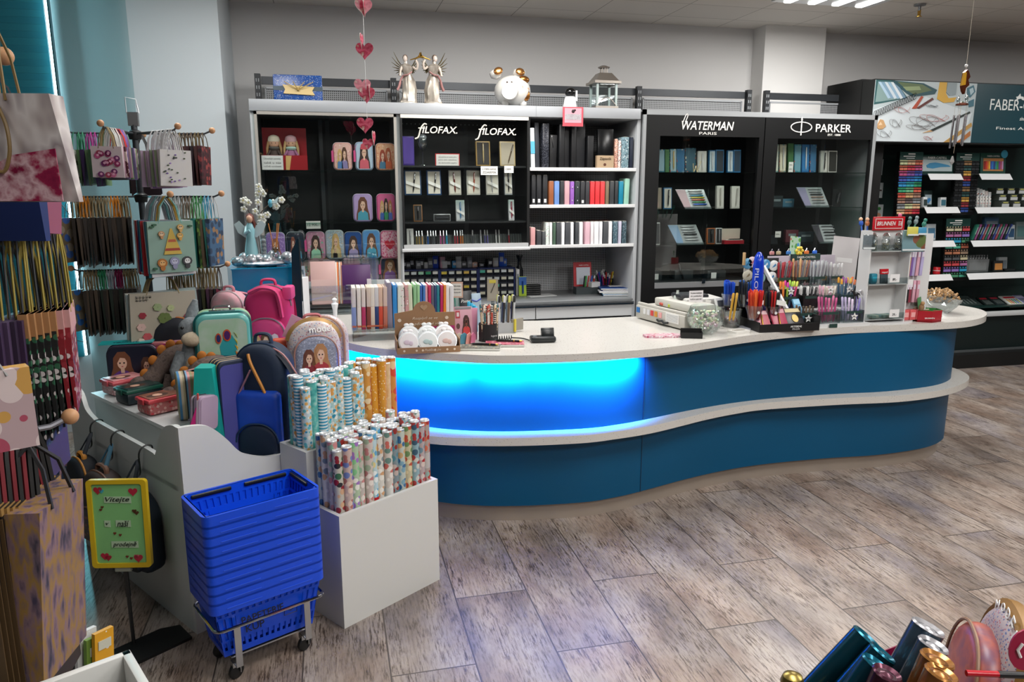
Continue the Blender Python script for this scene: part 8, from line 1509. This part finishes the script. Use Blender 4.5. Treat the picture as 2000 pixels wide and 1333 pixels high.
for s_,w2,x_,z_ in(('Vítejte',.09,-.0,.77),('v',.011,-.045,.5),('naší',.045,.015,.5),('prodejně',.09,.015,.26)):
 MB().plate([(x_+a*(w2/2+.006),z_*hS_+b*.014)for a,b in((-1,-.8),(1,-1),(1,.9),(-1,1))],-.0062,-.005,mat('#a8c0a0',.5)).out('paper_strip',pn);words(s_,w2,Tm(x_,-.0072,z_*hS_),mat('#16201a',.5),pn,shear=.3,height=.024 if len(s_)>1 else.01)
m=MB()
for x_,z_,k,c_ in((-.072,.88,.017,'#a02030'),(-.058,.87,.009,'#3a98a8'),(.06,.86,.018,'#a82038'),(-.065,.13,.016,'#a82038'),(-.052,.11,.013,'#982030'),(.062,.1,.018,'#a82038'),(.055,.12,.01,'#c85a68'),(-.06,.69,.006,'#5a3018'),(-.066,.66,.006,'#5a3018'),(.06,.64,.009,'#4a2c14'),(.068,.62,.009,'#4a2c14'),(-.02,.39,.006,'#6a2a18'),(.0,.37,.006,'#6a2a18'),(.02,.12,.006,'#6a2a18'),(.035,.1,.006,'#6a2a18')):m.plate([(x_+a*k,z_*hS_+b*k)for a,b in HEART],-.0066,-.005,mat(c_,.4))
m.out('heart_stickers',pn)
# ==== GIFT BAG CAROUSEL
def cname(c):
 if not isinstance(c,str):return 'patterned'
 import colorsys
 r,g,b=[int(c[i:i+2],16)/255 for i in(1,3,5)];h,s_,v=colorsys.rgb_to_hsv(r,g,b);n='grey' if s_<.13 else next(nm for lim,nm in((15,'red'),(45,'brown'),(70,'olive'),(165,'green'),(200,'turquoise'),(250,'blue'),(300,'purple'),(345,'pink'),(361,'red'))if h*360<lim)
 return('dark ' if v<.45 else 'pale ' if v>.68 else '')+n
def gbag(M,w,h,m,hm,lab,group=None,hh=.1,dp=.012,tw=.25,draw=None,name='gift_bag',r=.0022,fl=1.04):
 t=T(name,lab,'gift bag',M,group);m=mat(m,.45)if isinstance(m,str)else m;hm=mat(hm,.7)if isinstance(hm,str)else hm
 MB().add([(a*w/2*k,b*d,z)for z,k,d in((-hh-h,fl,dp*.3),(-hh,1,dp))for b in(-1,1)for a in(-1,1)],[(0,2,3,1),(4,5,7,6),(0,1,5,4),(1,3,7,5),(3,2,6,7),(2,0,4,6)],m).out('body',t)
 b=MB()
 for s_ in(-1,1):b.tube([(-w*tw,s_*dp,-hh-.01),(-w*tw*.7,s_*dp*.7,-hh*.4),(-.006,0,0),(.006,0,0),(w*tw*.7,s_*dp*.7,-hh*.4),(w*tw,s_*dp,-hh-.01)],r,hm,n=4)
 b.out('handles',t)
 if draw:draw(t,w,h,hh,dp)
 return t
cx_,cy_=-.97,4.45
ca_=T('gift_bag_carousel','tall grey carousel with three tiers of wooden ball ended arms','carousel',Tm(cx_,cy_,0))
PO=mat('#4a4e52',.4,.5);MB().tube([(0,0,0),(0,0,2.12)],.016,PO,n=12).lathe([(.2,0),(.2,.02),(.03,.04)],PO,n=20).out('pole',ca_);MB().box((0,0,2.15),(.05,.03,.07),STEEL).tube([(-.03,0,2.18),(-.03,0,2.26),(.02,0,2.25),(.03,0,2.18)],.003,STEEL).out('top_clip',ca_)
def rose_art(t,w,h,hh,dp):
 m=MB();k=random.Random(2)
 for i in range(16):
  x_,z_=k.uniform(-.36,.36)*w,-hh-h*(k.uniform(.15,.58)if i<12 else k.uniform(.75,.92));c_=k.choice(['#8a2a58','#b04a78','#c06a90','#6a2a60','#9a3a50']);m.plate(ell(x_,z_,.014,.014,9),-dp-.003,-dp+.002,mat(c_,.4)).plate(ell(x_+.002,z_+.002,.006,.006,7),-dp-.004,-dp,mat('#d8a0b8',.4))
 m.out('printed_roses',t)
def sprig_art(t,w,h,hh,dp):
 m=MB();k=random.Random(4)
 for i in range(22):x_,z_=k.uniform(-.44,.44)*w,-hh-h*k.uniform(.06,.94);m.plate(ell(x_,z_,.005,.0035,7),-dp-.003,-dp+.002,mat(k.choice(['#5a3a8a','#c8a03a','#3a4a30','#2a2a30','#8a6ab0']),.4))
 m.out('printed_petals',t)
def tipi_art(t,w,h,hh,dp):
 m=MB();e[0]=0
 def q(pts,c_):e[0]+=1;m.plate([(a*w,-hh-h*(1-b))for a,b in pts],-dp-.003-.0004*e[0],-dp+.002,mat(c_,.5))
 q([(-.2,.36),(.2,.36),(.02,.86),(-.02,.86)],'#c8a84a');q([(-.17,.43),(.17,.43),(.15,.48),(-.15,.48)],'#9a3a2a');q([(-.09,.6),(.09,.6),(.075,.65),(-.075,.65)],'#b85a3a')
 for x_,z_,c_,c2 in((-.25,.2,'#a8682a','#d8a868'),(.02,.22,'#8a8aa8','#b8b8d0'),(.3,.22,'#3a3a3e','#d8d8d8'),(-.22,.76,'#b88a60','#e0c8a8'),(.18,.72,'#c89a4a','#e0c080'),(.2,.88,'#c8a060','#e0c8a0')):
  s_=.11 if z_<.5 else.07;q(ell(x_,z_,s_,s_*.8,10),c_);q(ell(x_,z_,s_*.6,s_*.5,9),c2);q(ell(x_-s_*.25,z_+.01,.012,.012,6),'#1a1a1a');q(ell(x_+s_*.25,z_+.01,.012,.012,6),'#1a1a1a');q(ell(x_,z_-s_*.9,s_*.5,s_*.5,8),c_)
 for x_,z_ in((-.42,.9),(-.36,.94),(-.42,.1),(.42,.9)):q(ell(x_,z_,.05,.02,8),'#2a5a40')
 m.out('printed_animals_and_tent',t)
def flower_art(t,w,h,hh,dp):
 m=MB();k=random.Random(8);j=0
 for x_,z_,r_,c_ in((-.33,.62,.05,'#8a1f30'),(-.36,.42,.06,'#c8a8a0'),(-.28,.25,.06,'#b84a50'),(-.2,.12,.05,'#7a1420'),(0,.55,.09,'#5a6a34'),(.05,.38,.07,'#3a4a2c'),(.36,.55,.05,'#a83058'),(.4,.4,.04,'#902848'),(-.1,.75,.06,'#8a9a70'),(.1,.72,.05,'#a8b080'),(-.38,.18,.05,'#d0b8a8'),(.2,.2,.06,'#9a3a50')):
  for a in range(6):j+=1;m.plate(ell(x_*w+r_*w*.6*math.cos(a),-hh-h*(1-z_)+r_*w*.6*math.sin(a),r_*w*.6,r_*w*.45,8),-dp-.003-.0001*j,-dp+.002,mat(c_,.5))
 for a in range(9):m.plate([(-.4*w+.05*w*(a%5)+.008*math.cos(PI*b/2.5+1)*(1 if b%2 else.4),-hh-h*(.06+.05*(a//5))+.008*math.sin(PI*b/2.5+1)*(1 if b%2 else.4))for b in range(10)],-dp-.003,-dp+.002,mat('#8a8478',.5))
 m.out('printed_flowers',t)
GP=lambda b,c,s=40:dots(b,c,s,.5)
BRN,DRK=['#3a2e26','#2e2620','#4a3c30','#241e1a'],['#2a1a1e','#1a1c20','#3a2428','#22262a']
ARMS=[(2.076,178,.30,'top tier left arm',(.1,.17,GP('#a8b0a0',['#5a6a50','#d8d8d0']),'#3a8a68','pale leafy gift bag outermost',None),(.1,.18,['#3a5a3c','#5a7a50','#3a2450','#4a2e60','#6a8a60'],['#3a8a68','#b03a90']),8,.09),(2.076,-95,.43,'top tier front arm',(.135,.145,'#c8b8bc','#7a6a4a','purple rose printed gift bag',rose_art),(.13,.15,[GP('#c0a0a8',['#8a3a50','#e0d0d0']),'#b890a0','#8aa878','#6a8a58',GP('#c8b0b0',['#5a2a38']),'#7a6a98'],['#8a7a50','#c8c8c4','#c83030','#8a6ab0']),13,.09),(2.076,-53,.42,'top tier right front arm',(.155,.175,'#c8c6c4','#c4c4c4','white sprig printed gift bag',sprig_art),(.15,.18,['#a890b8','#b8a0b8','#8a9a78','#7a5a98','#c0a8c0'],['#c4c4c4']),11,.1),(2.076,-14,.37,'top tier right arm',(.12,.2,GP('#4a2028',['#8a3a38','#2a1a1c']),'#5a4a30','dark red patterned gift bag outermost',None),(.12,.2,['#3a1a1e','#4a2a24','#2a1a20','#5a3a30'],['#6a5a3a','#5a4a38']),9,.07),(2.076,95,.3,'top tier rear arm',(.14,.2,'#17181c','#222222','black gift bag outermost',None),(.14,.2,['#141518','#2a1a22'],['#222222']),6,.12),(1.75,188,.34,'middle tier left arm',(.17,.23,GP('#6a5c48',['#3a5a98','#a8a89a','#8a8070'],22),'#5a4e3c','brown gift bag with blue blossoms outermost',None),(.17,.25,BRN,['#9a8868','#c87a1a','#8a7858']),18,.11),(1.75,-62,.44,'middle tier front arm',(.215,.255,'#8aa89c','#78b0ac','mint gift bag printed with a tent and baby animals',tipi_art),(.21,.27,['#a81c24','#c8c8cc','#3a98a8','#b84a80','#2a3a70','#d8d8d8','#4a8aa0'],['#b08a3a','#9aa0a4','#78a8a8','#9aa0a4']),12,.12),(1.75,-16,.40,'middle tier right arm',(.15,.25,GP('#3a5a78',['#8a6a4a','#2a3a50'],30),'#c0c0be','blue brown patterned gift bag outermost',None),(.15,.26,[GP('#3a5a2c',['#6a8a3a','#2a3a20']),'#2f7a70','#6a5a48',GP('#4a5a3a',['#8a8a5a'])],['#58a8c8','#5aa868','#8a7a68','#c0c0be']),12,.12),(1.362,186,.33,'lowest tier left arm',(.17,.22,GP('#6a5e4e',['#2a5a98','#a0a090','#7a7060'],24),'#2a2a28','taupe gift bag with blue patches outermost',None),(.17,.24,BRN+['#1c2a20'],['#a08c68','#8a7858','#3a9a6a','#b8b8c0','#8a2050']),20,.1),(1.362,-66,.30,'lowest tier front arm',(.32,.3,'#a8a090','#8a7a50','large flowered gift bag',flower_art),(.34,.29,[GP('#b8b0a8',['#a83058','#d8c8c0'],18),'#98a8a8','#b8b4ac'],['#8a7a50','#7a6ab0','#3a9a7a']),4,.1),(1.362,2,.37,'lowest tier right arm',(.12,.2,GP('#2a1e24',['#8a3a50','#4a5a40']),'#4a3e30','dark flowered gift bag outermost',None),(.13,.21,DRK+['#4a2a40','#3a3a20'],['#8a7a58','#7a6a48']),14,.12)]
for i,(z_,deg,R_,wl,f1,rest,n_,hh)in enumerate(ARMS):
 a=math.radians(deg);dx,dy=math.cos(a),math.sin(a)
 ar=MB().tube([(0,0,z_),(dx*R_,dy*R_,z_),(dx*(R_+.03),dy*(R_+.03),z_+.012)],.005,PO,n=6).out('arm',ca_);MB().ball((dx*(R_+.04),dy*(R_+.04),z_+.016),.0165,WOOD).out('wooden_ball',ar)
 for k in range(n_):
  u=R_-.01-k*min(.02,(R_-.06)/n_);M=Tm(cx_+dx*u,cy_+dy*u,z_+.004,a+PI/2+hs.uniform(-.07,.07),0,hs.uniform(-.03,.03))
  if k==0:w2,h2,m_,hm,l,dr=f1;gbag(M@Matrix.Rotation(-.75 if 'left' in wl else 0,4,'Z'),w2,h2,m_,hm,l+' on the '+wl,hh=hh,draw=dr)
  else:w2,h2,ms,hms=rest;ci=(k*7//5)%len(ms);gbag(M@Tm(hs.uniform(-.006,.006),0,0),w2,h2*hs.uniform(.96,1.04),ms[ci],hms[(k//3)%len(hms)],cname(ms[ci])+' gift bag packed in the row on the '+wl,'gift bags packed on the '+wl,hh=hh,dp=.009,r=.003)
for z_ in(2.076,1.75,1.362):MB().lathe([(.03,z_-.03),(.034,z_-.01),(.034,z_+.01),(.02,z_+.02)],mat('#17181a',.4),n=12).out('hub',ca_)
# ==== NEAR LEFT BAG RACK AND SHELF
fr_=T('near_bag_rack','near rack with wooden ball ended arms at the left frame edge','bag rack',Tm(-1.25,1.15,0));pR=Vector((-1.25,1.15,0));MB().tube([(0,0,0),(0,0,2.3)],.016,PO,n=12).lathe([(.2,0),(.2,.02),(.03,.04)],PO,n=20).out('pole',fr_)
for px,py,Dv,ln in((8,110,1.3,0),(47,452,1.45,0),(137,814,1.45,1)):
 v=P(px,py,D=Dv);b=Vector((pR.x,pR.y,v.z-.02));d_=(v-b);s_=b+d_*(.05);ar=MB().tube([s_-pR,v-pR-d_.normalized()*.035-Vector((0,0,.012)),v-pR],.006,mat('#7a7a80',.4,.5),n=8).out('arm',fr_);MB().ball(v-pR,.0155,WOOD,n=18,k=12).out('wooden_ball',ar)
def near(px,py,Dv,rz,w,h,m,hm,lab,group=None,hh=.12,**k):v=P(px,py,D=Dv);return gbag(Tm(v.x,v.y,v.z,rz,k.pop('rx',0),k.pop('ry',0)),w,h,m,hm,lab,group,hh,**k)
SHN=blots(['#8a8084','#b8aeac','#d8d2d0','#a09698','#e0dcda'],14,.1,2,(1.4,1,.7),.1,False,.9)  # blotches put gloss and crease shading into the white bag's colour
def front_rope(t,w,h,hh,dp):MB().tube(catmull([(-w*.3,-dp-.002,-hh-.02),(-w*.2,-dp-.008,-hh-.07),(-.0,-dp-.008,-hh-.115),(w*.1,-dp-.008,-hh-.09),(w*.1,-dp-.006,-hh-.05),(w*.02,-dp-.002,-hh-.015)],6),.0028,mat('#7a6238',.5)).out('hanging_rope',t);MB().plate([(a*w,-hh-h*b)for a,b in((-.5,.62),(-.3,.5),(-.1,.66),(.1,.56),(.5,.5),(.52,.99),(-.52,.99))],-dp-.001,-dp+.001,blots(['#6a1838','#8a2444','#c8a8ae','#7a1c3c'],30,.1)).out('crimson_print',t)
near(-12,62,1.12,-.2,.16,.16,SHN,'#7a6238','shiny white and crimson gift bag nearest the camera at upper left',hh=.09,dp=.02,draw=front_rope,fl=1.25,tw=.1)
near(-28,140,1.25,-.3,.14,.22,'#1a2c60','#3a3a40','dark blue gift bag under the shiny crimson one',hh=.06,dp=.02)
for i,(px,c_,l)in enumerate(((10,'#6a5a2a','olive gold'),(38,'#8a6a48','tan'),(62,'#a8245a','magenta'),(85,'#8a4a60','dusty rose'))):near(px-14,232,1.33+.02*i,1.4,.1,.16,c_,'#6a6a48',l+' gift bag edge under the shiny crimson one',hh=.05,dp=.016,ry=.1)
NB_=[('#382640','dark purple wrapped'),('#40304a','dark purple wrapped'),('#3a2a44','dark purple wrapped'),('#463650','dark purple wrapped'),('#302438','dark purple wrapped')]
for i in range(6):near(-20+i*13,440,1.36+.012*i,1.52+.01*i,.17,.33,NB_[i%5][0],['#2a2c30','#8a7a30'][i%2],'dark purple gift bag in the near left row','dark purple gift bags in the near left row',hh=.17,dp=.007)
for i in range(7):
 px=46+i*11;rd=i>4;t=near(px,440,1.42+.012*i,1.62+.03*i,.15,.27-.01*i,dots('#7a1420' if rd else '#161818',['#c8c0c0','#2a5a40' if not rd else '#8a2430','#161818'],75,.45),['#8a7a30','#222428'][i%2],('red and white flowered' if rd else 'black and green flowered')+' kraft topped gift bag in the near left row',('red' if rd else 'black')+' flowered bags in the near left row',hh=.16,dp=.007)
 MB().box((0,0,-.185),(.151,.0155,.05),mat('#9a7048' if not rd else '#b88a88',.6)).out('kraft_top',t)
t=near(-42,700,1.12,.5,.12,.13,GP('#b8a0a4',['#a84a60','#c89a50','#d8c8c8'],26),'#8a8a8a','pink flowered gift bag corner at the left frame edge',hh=.02,dp=.015)
for i in range(9):t=near(-22+i*11,838,1.3+.012*i,1.55,.15,.4,'#14100e',['#6a0f1c','#151515'][i%2 if i<7 else 1],'black gift bag with a kraft edge in the low near left row','black kraft edged bags in the low near left row',hh=.12,dp=.006,r=.005);MB().box((.0,0,-.128),(.151,.014,.014),mat('#8a6a3a',.6)).box((-.076,0,-.32),(.003,.014,.36),mat('#4a361c',.6)).out('kraft_edge',t)
t=near(58,868,1.36,1.42,.16,.34,blots(['#2e2a3a','#6a5660','#8a6a30','#7a6068','#3a3048'],42,.7,4,(1,1,.28)),'#1a1a1c','mauve and ochre flecked gift bag closing the low near left row',hh=.1,dp=.045,r=.004)
v=P(130,1315,D=1.5);sh=T('white_shelf_corner','white shelf box corner at the bottom left of the photo','shelf',Tm(0,0,0));a0,a1=P(2,1325,D=1.28),P(257,1298,D=1.42);zz=(a0.z+a1.z)/2;dd=(Vector((a1.x,a1.y,0))-Vector((a0.x,a0.y,0)));an=math.atan2(dd.y,dd.x);sh.matrix_basis=Tm(a1.x,a1.y,zz,an)
MB().rbox((-.3,-.008,-.06),(.6,.016,.12),.002,mat('#c8c8c4',.4)).rbox((-.008,-.16,-.06),(.016,.32,.12),.002,mat('#c8c8c4',.4)).out('boards',sh);MB().box((-.3,-.16,-.1),(.57,.3,.01),mat('#a8a8a4',.5)).out('shelf_floor',sh)
for i,(px,c_,l)in enumerate(((70,'#1f5a34','green'),(95,'#8a2a50','rose'),(110,'#3a3a90','blue violet'),(130,'#7a1a24','dark red spotted'),(150,'#c8c8c8','white'),(168,'#6a8a3a','lime'),(184,'#c8901a','orange framed'))):
 v=P(px,1240+(i%2)*12,D=1.62);t=T('colour_booklet',l+' booklet standing low behind the near white shelf','booklet',Tm(v.x,v.y,v.z-.2,.9,0,.1),'booklets behind the near white shelf');MB().box((0,0,.14),(.045,.01,.12),dots(c_,['#d8d8d8',c_],50,.2)).out('cover',t);MB().box((0,-.006,.17),(.03,.002,.02),mat('#b8b8a8',.5)).out('title',t)
bs=T('low_book_stand','dark low stand under the small booklets at lower left','stand',Tm(P(130,1240,D=1.62).x,P(130,1240,D=1.62).y,0,.4));MB().box((0,.02,.4),(.12,.06,.8),mat('#1c1e20',.6)).out('block',bs)
# ==== NEAR RIGHT BIN OF FOIL ROLLS AND BACKPACK
MG=mat('#7a0f3a',.45)
c0,c1,c2=P(1604,1322,D=1.62),P(1780,1250,D=1.8),P(1862,1338,D=1.5);zb0=c1.z
def atz_(px,py,z):return P(px,py,z=z)
c0,c1,c2=atz_(1604,1318,zb0),atz_(1775,1252,zb0),atz_(1868,1340,zb0);c3=c0+c2-c1
mb_=T('magenta_roll_bin','magenta cardboard bin of foil rolls at the bottom right','bin',Tm(c1.x,c1.y,0));m=MB();L4=[Vector((c.x-c1.x,c.y-c1.y,0))for c in(c0,c1,c2,c3)];ctr4=sum(L4,Vector())/4
for i in range(4):
 a,b=L4[i],L4[(i+1)%4];ia,ib=a+(ctr4-a)*.03,b+(ctr4-b)*.03;m.add([(*a.xy,0),(*b.xy,0),(*b.xy,zb0),(*a.xy,zb0),(*ia.xy,0),(*ib.xy,0),(*ib.xy,zb0),(*ia.xy,zb0)],[(0,1,2,3),(7,6,5,4),(3,2,6,7)],MG)
m.prism([(p.x,p.y)for p in L4],.02,.03,MG).out('walls',mb_)
RL=[((1692,1248),(1600,1345),1.66,'#06303c','#0a5a6e','large teal foil roll with a flat end, topmost',.034),((1722,1278),(1640,1370),1.6,'#06303c','#0a5a6e','second teal foil roll',.03),((1708,1298),(1650,1380),1.55,'#083848','#0c6076','third teal foil roll with a crumpled end',.028),((1812,1228),(1752,1335),1.62,'#3a4a58','#b8b8bc','large silver blue foil roll',.034),((1822,1262),(1775,1350),1.56,'#3a4650','#b8b8bc','second silver foil roll',.03),((1830,1290),(1790,1380),1.5,'#7a4a24','#a8743c','copper foil roll with a folded end',.032),((1838,1318),(1800,1400),1.45,'#84522a','#a8743c','second copper foil roll',.03),((1732,1318),(1700,1390),1.5,'#3a1a2a','#5a3040','dark rose foil roll',.028)]
for(ax,ay),(bx,by),Dv,c_,ce,l,r in RL:
 a,b=P(ax,ay,D=Dv),P(bx,by,D=Dv+.02);d_=(b-a).normalized();b=a+d_*.42;t=T('foil_roll',l+' in the magenta bin','foil roll',Matrix.Translation(a)@(-d_).to_track_quat('Z','Y').to_matrix().to_4x4(),'foil rolls in the magenta bin')
 MB().lathe([(r,-.42),(r,0)],mat(c_,.22,.5),n=22).out('roll',t);k=MB().lathe([(r*1.0,0),(r*1.04,.002),(r*.95,.006),(r*.6,-.002),(r*.2,.004)],mat(ce,.25,.6),n=18).out('folded_end',t)
v=P(1548,1326,D=1.6);t=T('gold_ornament','round gold ball top at the bottom edge of the photo','ornament',Tm(v.x,v.y,v.z-.03));MB().lathe([(.012,-.05),(.012,0),(.022,.008),(.025,.022),(.02,.036),(.01,.042)],mat('#8a7840',.3,.9),n=20).out('knob',t)
t=T('white_counter_block','white block under the gold knob at the bottom edge','block',Tm(v.x,v.y,0));MB().box((.06,-.06,(v.z-.08)/2),(.26,.14,v.z-.08),mat('#b8b8b4',.4)).out('block',t)
v=P(1925,1165,D=1.75);zz=.5;BPM=Tm(v.x+.02,v.y-.06,v.z-.43,-2.15,-.15,0)
WSP=dots('#a89a9a',['#8a4a58','#4a5a88','#a85a60','#5a6a98'],150,.36,.6);rb=backpack(BPM,.3,.42,.17,WSP,blots(['#8a3a30','#a85a48','#7a4a58','#5a4a70'],12,.4),'#8a6a50','white speckled school backpack with gold trim at the right bottom corner',handle='#7a3a40',ph=.78,straps=False)
MB().pillow(arch(.29,.4,.13,8,.01),.1,.03,WSP,Tm(0,.12,0)).tube([(p[0],.06,p[1])for p in arch(.3,.42,.138,8)],.007,mat('#8a7450',.4)).out('rear_compartment',rb)
MB().tube([(p[0],-.05,p[1])for p in arch(.285,.41,.13,8)if p[1]>.2],.022,mat('#84602c',.45,.2),flat=.8).out('gold_band',rb)
for i,ch in enumerate('MODEL'):
 a=-.5+.26*i;words(ch,.022,Matrix.Translation((.142*math.sin(a),-.075,.267+.142*math.cos(a)))@Matrix.Rotation(a,4,'Y'),WHITE,rb)
MB().tube(catmull([(-.06,.1,.41),(-.05,.12,.5),(.05,.12,.5),(.06,.1,.41)],6),.028,mat('#7a3a40',.65),flat=.4).out('big_carry_handle',rb)
st=T('backpack_plinth','dark plinth under the speckled backpack at the right corner','plinth',Tm(v.x+.05,v.y-.03,0));MB().box((0,0,(v.z-.44)/2),(.25,.25,v.z-.44),mat('#2a2a2c',.6)).out('block',st)
v=P(1950,1318,D=1.45);t=T('red_black_pen','red and black pen lying at the right bottom edge','pen',Tm(v.x,v.y,v.z,-.3));MB().lathe([(.006,-.06),(.006,0)],mat('#a81020',.3),Tm(0,0,0,0,0,PI/2),10).out('red_half',t);MB().lathe([(.0065,0),(.0065,.06),(.003,.065)],BLACK,Tm(0,0,0,0,0,PI/2),10).out('black_half',t)
v=P(2002,1270,D=1.5);t=T('magenta_round_tag','magenta round price tag with a white letter at the right frame edge','tag',Tm(v.x,v.y,v.z,-.4));MB().plate(ell(0,0,.03,.045,20),-.002,.002,mat('#98103c',.4)).tube([(-.008,-.004,.015),(-.015,-.004,0),(-.008,-.004,-.015)],.003,WHITE).out('tag',t)
# ==== HANGING DECORATIONS
hg=P(712,100,D=4.2);HY=hg.y;RS=blots(['#b8b8a0','#a02040','#c85a70','#981838','#c8c0b0'],16,.25,3);m=MB().tube([(0,0,CEIL),(0,0,P(712,245,Y=HY).z)],.0012,mat('#c0c0c0',.4),n=4)
ht=T('heart_garland','clear thread garland of rose printed hearts hanging from the ceiling','garland',Tm(hg.x,HY,0));m.out('thread',ht)
for px,py,r_,s_ in((710,12,.2,.052),(712,14,1.4,.052),(712,98,-.1,.052),(706,78,1.3,.045),(708,168,.1,.05),(716,184,.0,.05),(722,178,1.45,.045),(713,243,0,.05),(730,268,1.3,.045),(719,280,.2,.035)):
 v=P(px,py,Y=HY);h_=MB().plate([(a*s_,b*s_)for a,b in HEART],-.0015,.0015,RS,side=mat('#c8c8c0',.3)).out('heart',ht,Tm(v.x-hg.x,0,v.z,r_))
wc0=P(1885,150,D=4.6);wt_=T('wind_chime','copper and glass wind chime with hanging metal tubes','wind chime',Tm(wc0.x,wc0.y,0));zc=lambda py:P(1880,py,Y=wc0.y).z
MB().tube([(0,0,CEIL),(0,0,zc(135))],.0015,mat('#c0b8a8',.4),n=4).tube([(-.0,0,zc(190)),(-.02,0,zc(300))],.001,mat('#b8a890',.4),n=4).out('string',wt_);CO=mat('#6a3420',.3,.7)
MB().plate([(-.022,zc(168)),(-.014,zc(142)),(.004,zc(136)),(.016,zc(140)),(.03,zc(150)),(.018,zc(156)),(.03,zc(166)),(.008,zc(172)),(.002,zc(184)),(-.012,zc(178))],-.01,.01,CO).plate([(-.03,zc(168)),(-.018,zc(142)),(-.006,zc(142)),(-.004,zc(166))],-.016,.0,mat('#b88a20',.3)).out('copper_ornament',wt_)
MB().ball((0,0,zc(202)),.012,mat('#2a5a40',.1)).ball((-.0,0,zc(128)),.01,mat('#d8d8d8',.1)).ball((-.03,0,zc(196)),(.012,.006,.026),glass('#d8e0e0',.3)).ball((.03,0,zc(192)),(.012,.006,.026),glass('#d8e0e0',.3)).out('glass_beads',wt_)
MB().lathe([(.035,zc(206)),(.035,zc(203)),(.01,zc(200))],CO,n=14).out('ring',wt_)
for i in range(5):a=2*PI*i/5;x_,y_=.035*math.cos(a),.035*math.sin(a);tb=MB().tube([(x_,y_,zc(225)),(x_-.006,y_,zc(282)-.012*(i%3))],.006,mat('#8a8688',.25,.9),n=8).tube([(x_,y_,zc(206)),(x_,y_,zc(225))],.0008,mat('#b0a898',.4),n=3).out('chime_tube',wt_)
MB().lathe([(.001,-.04),(.014,-.02),(.004,.015)],mat('#a8a8a8',.2,.4),Tm(-.025,0,zc(310)),6).out('crystal_drop',wt_)
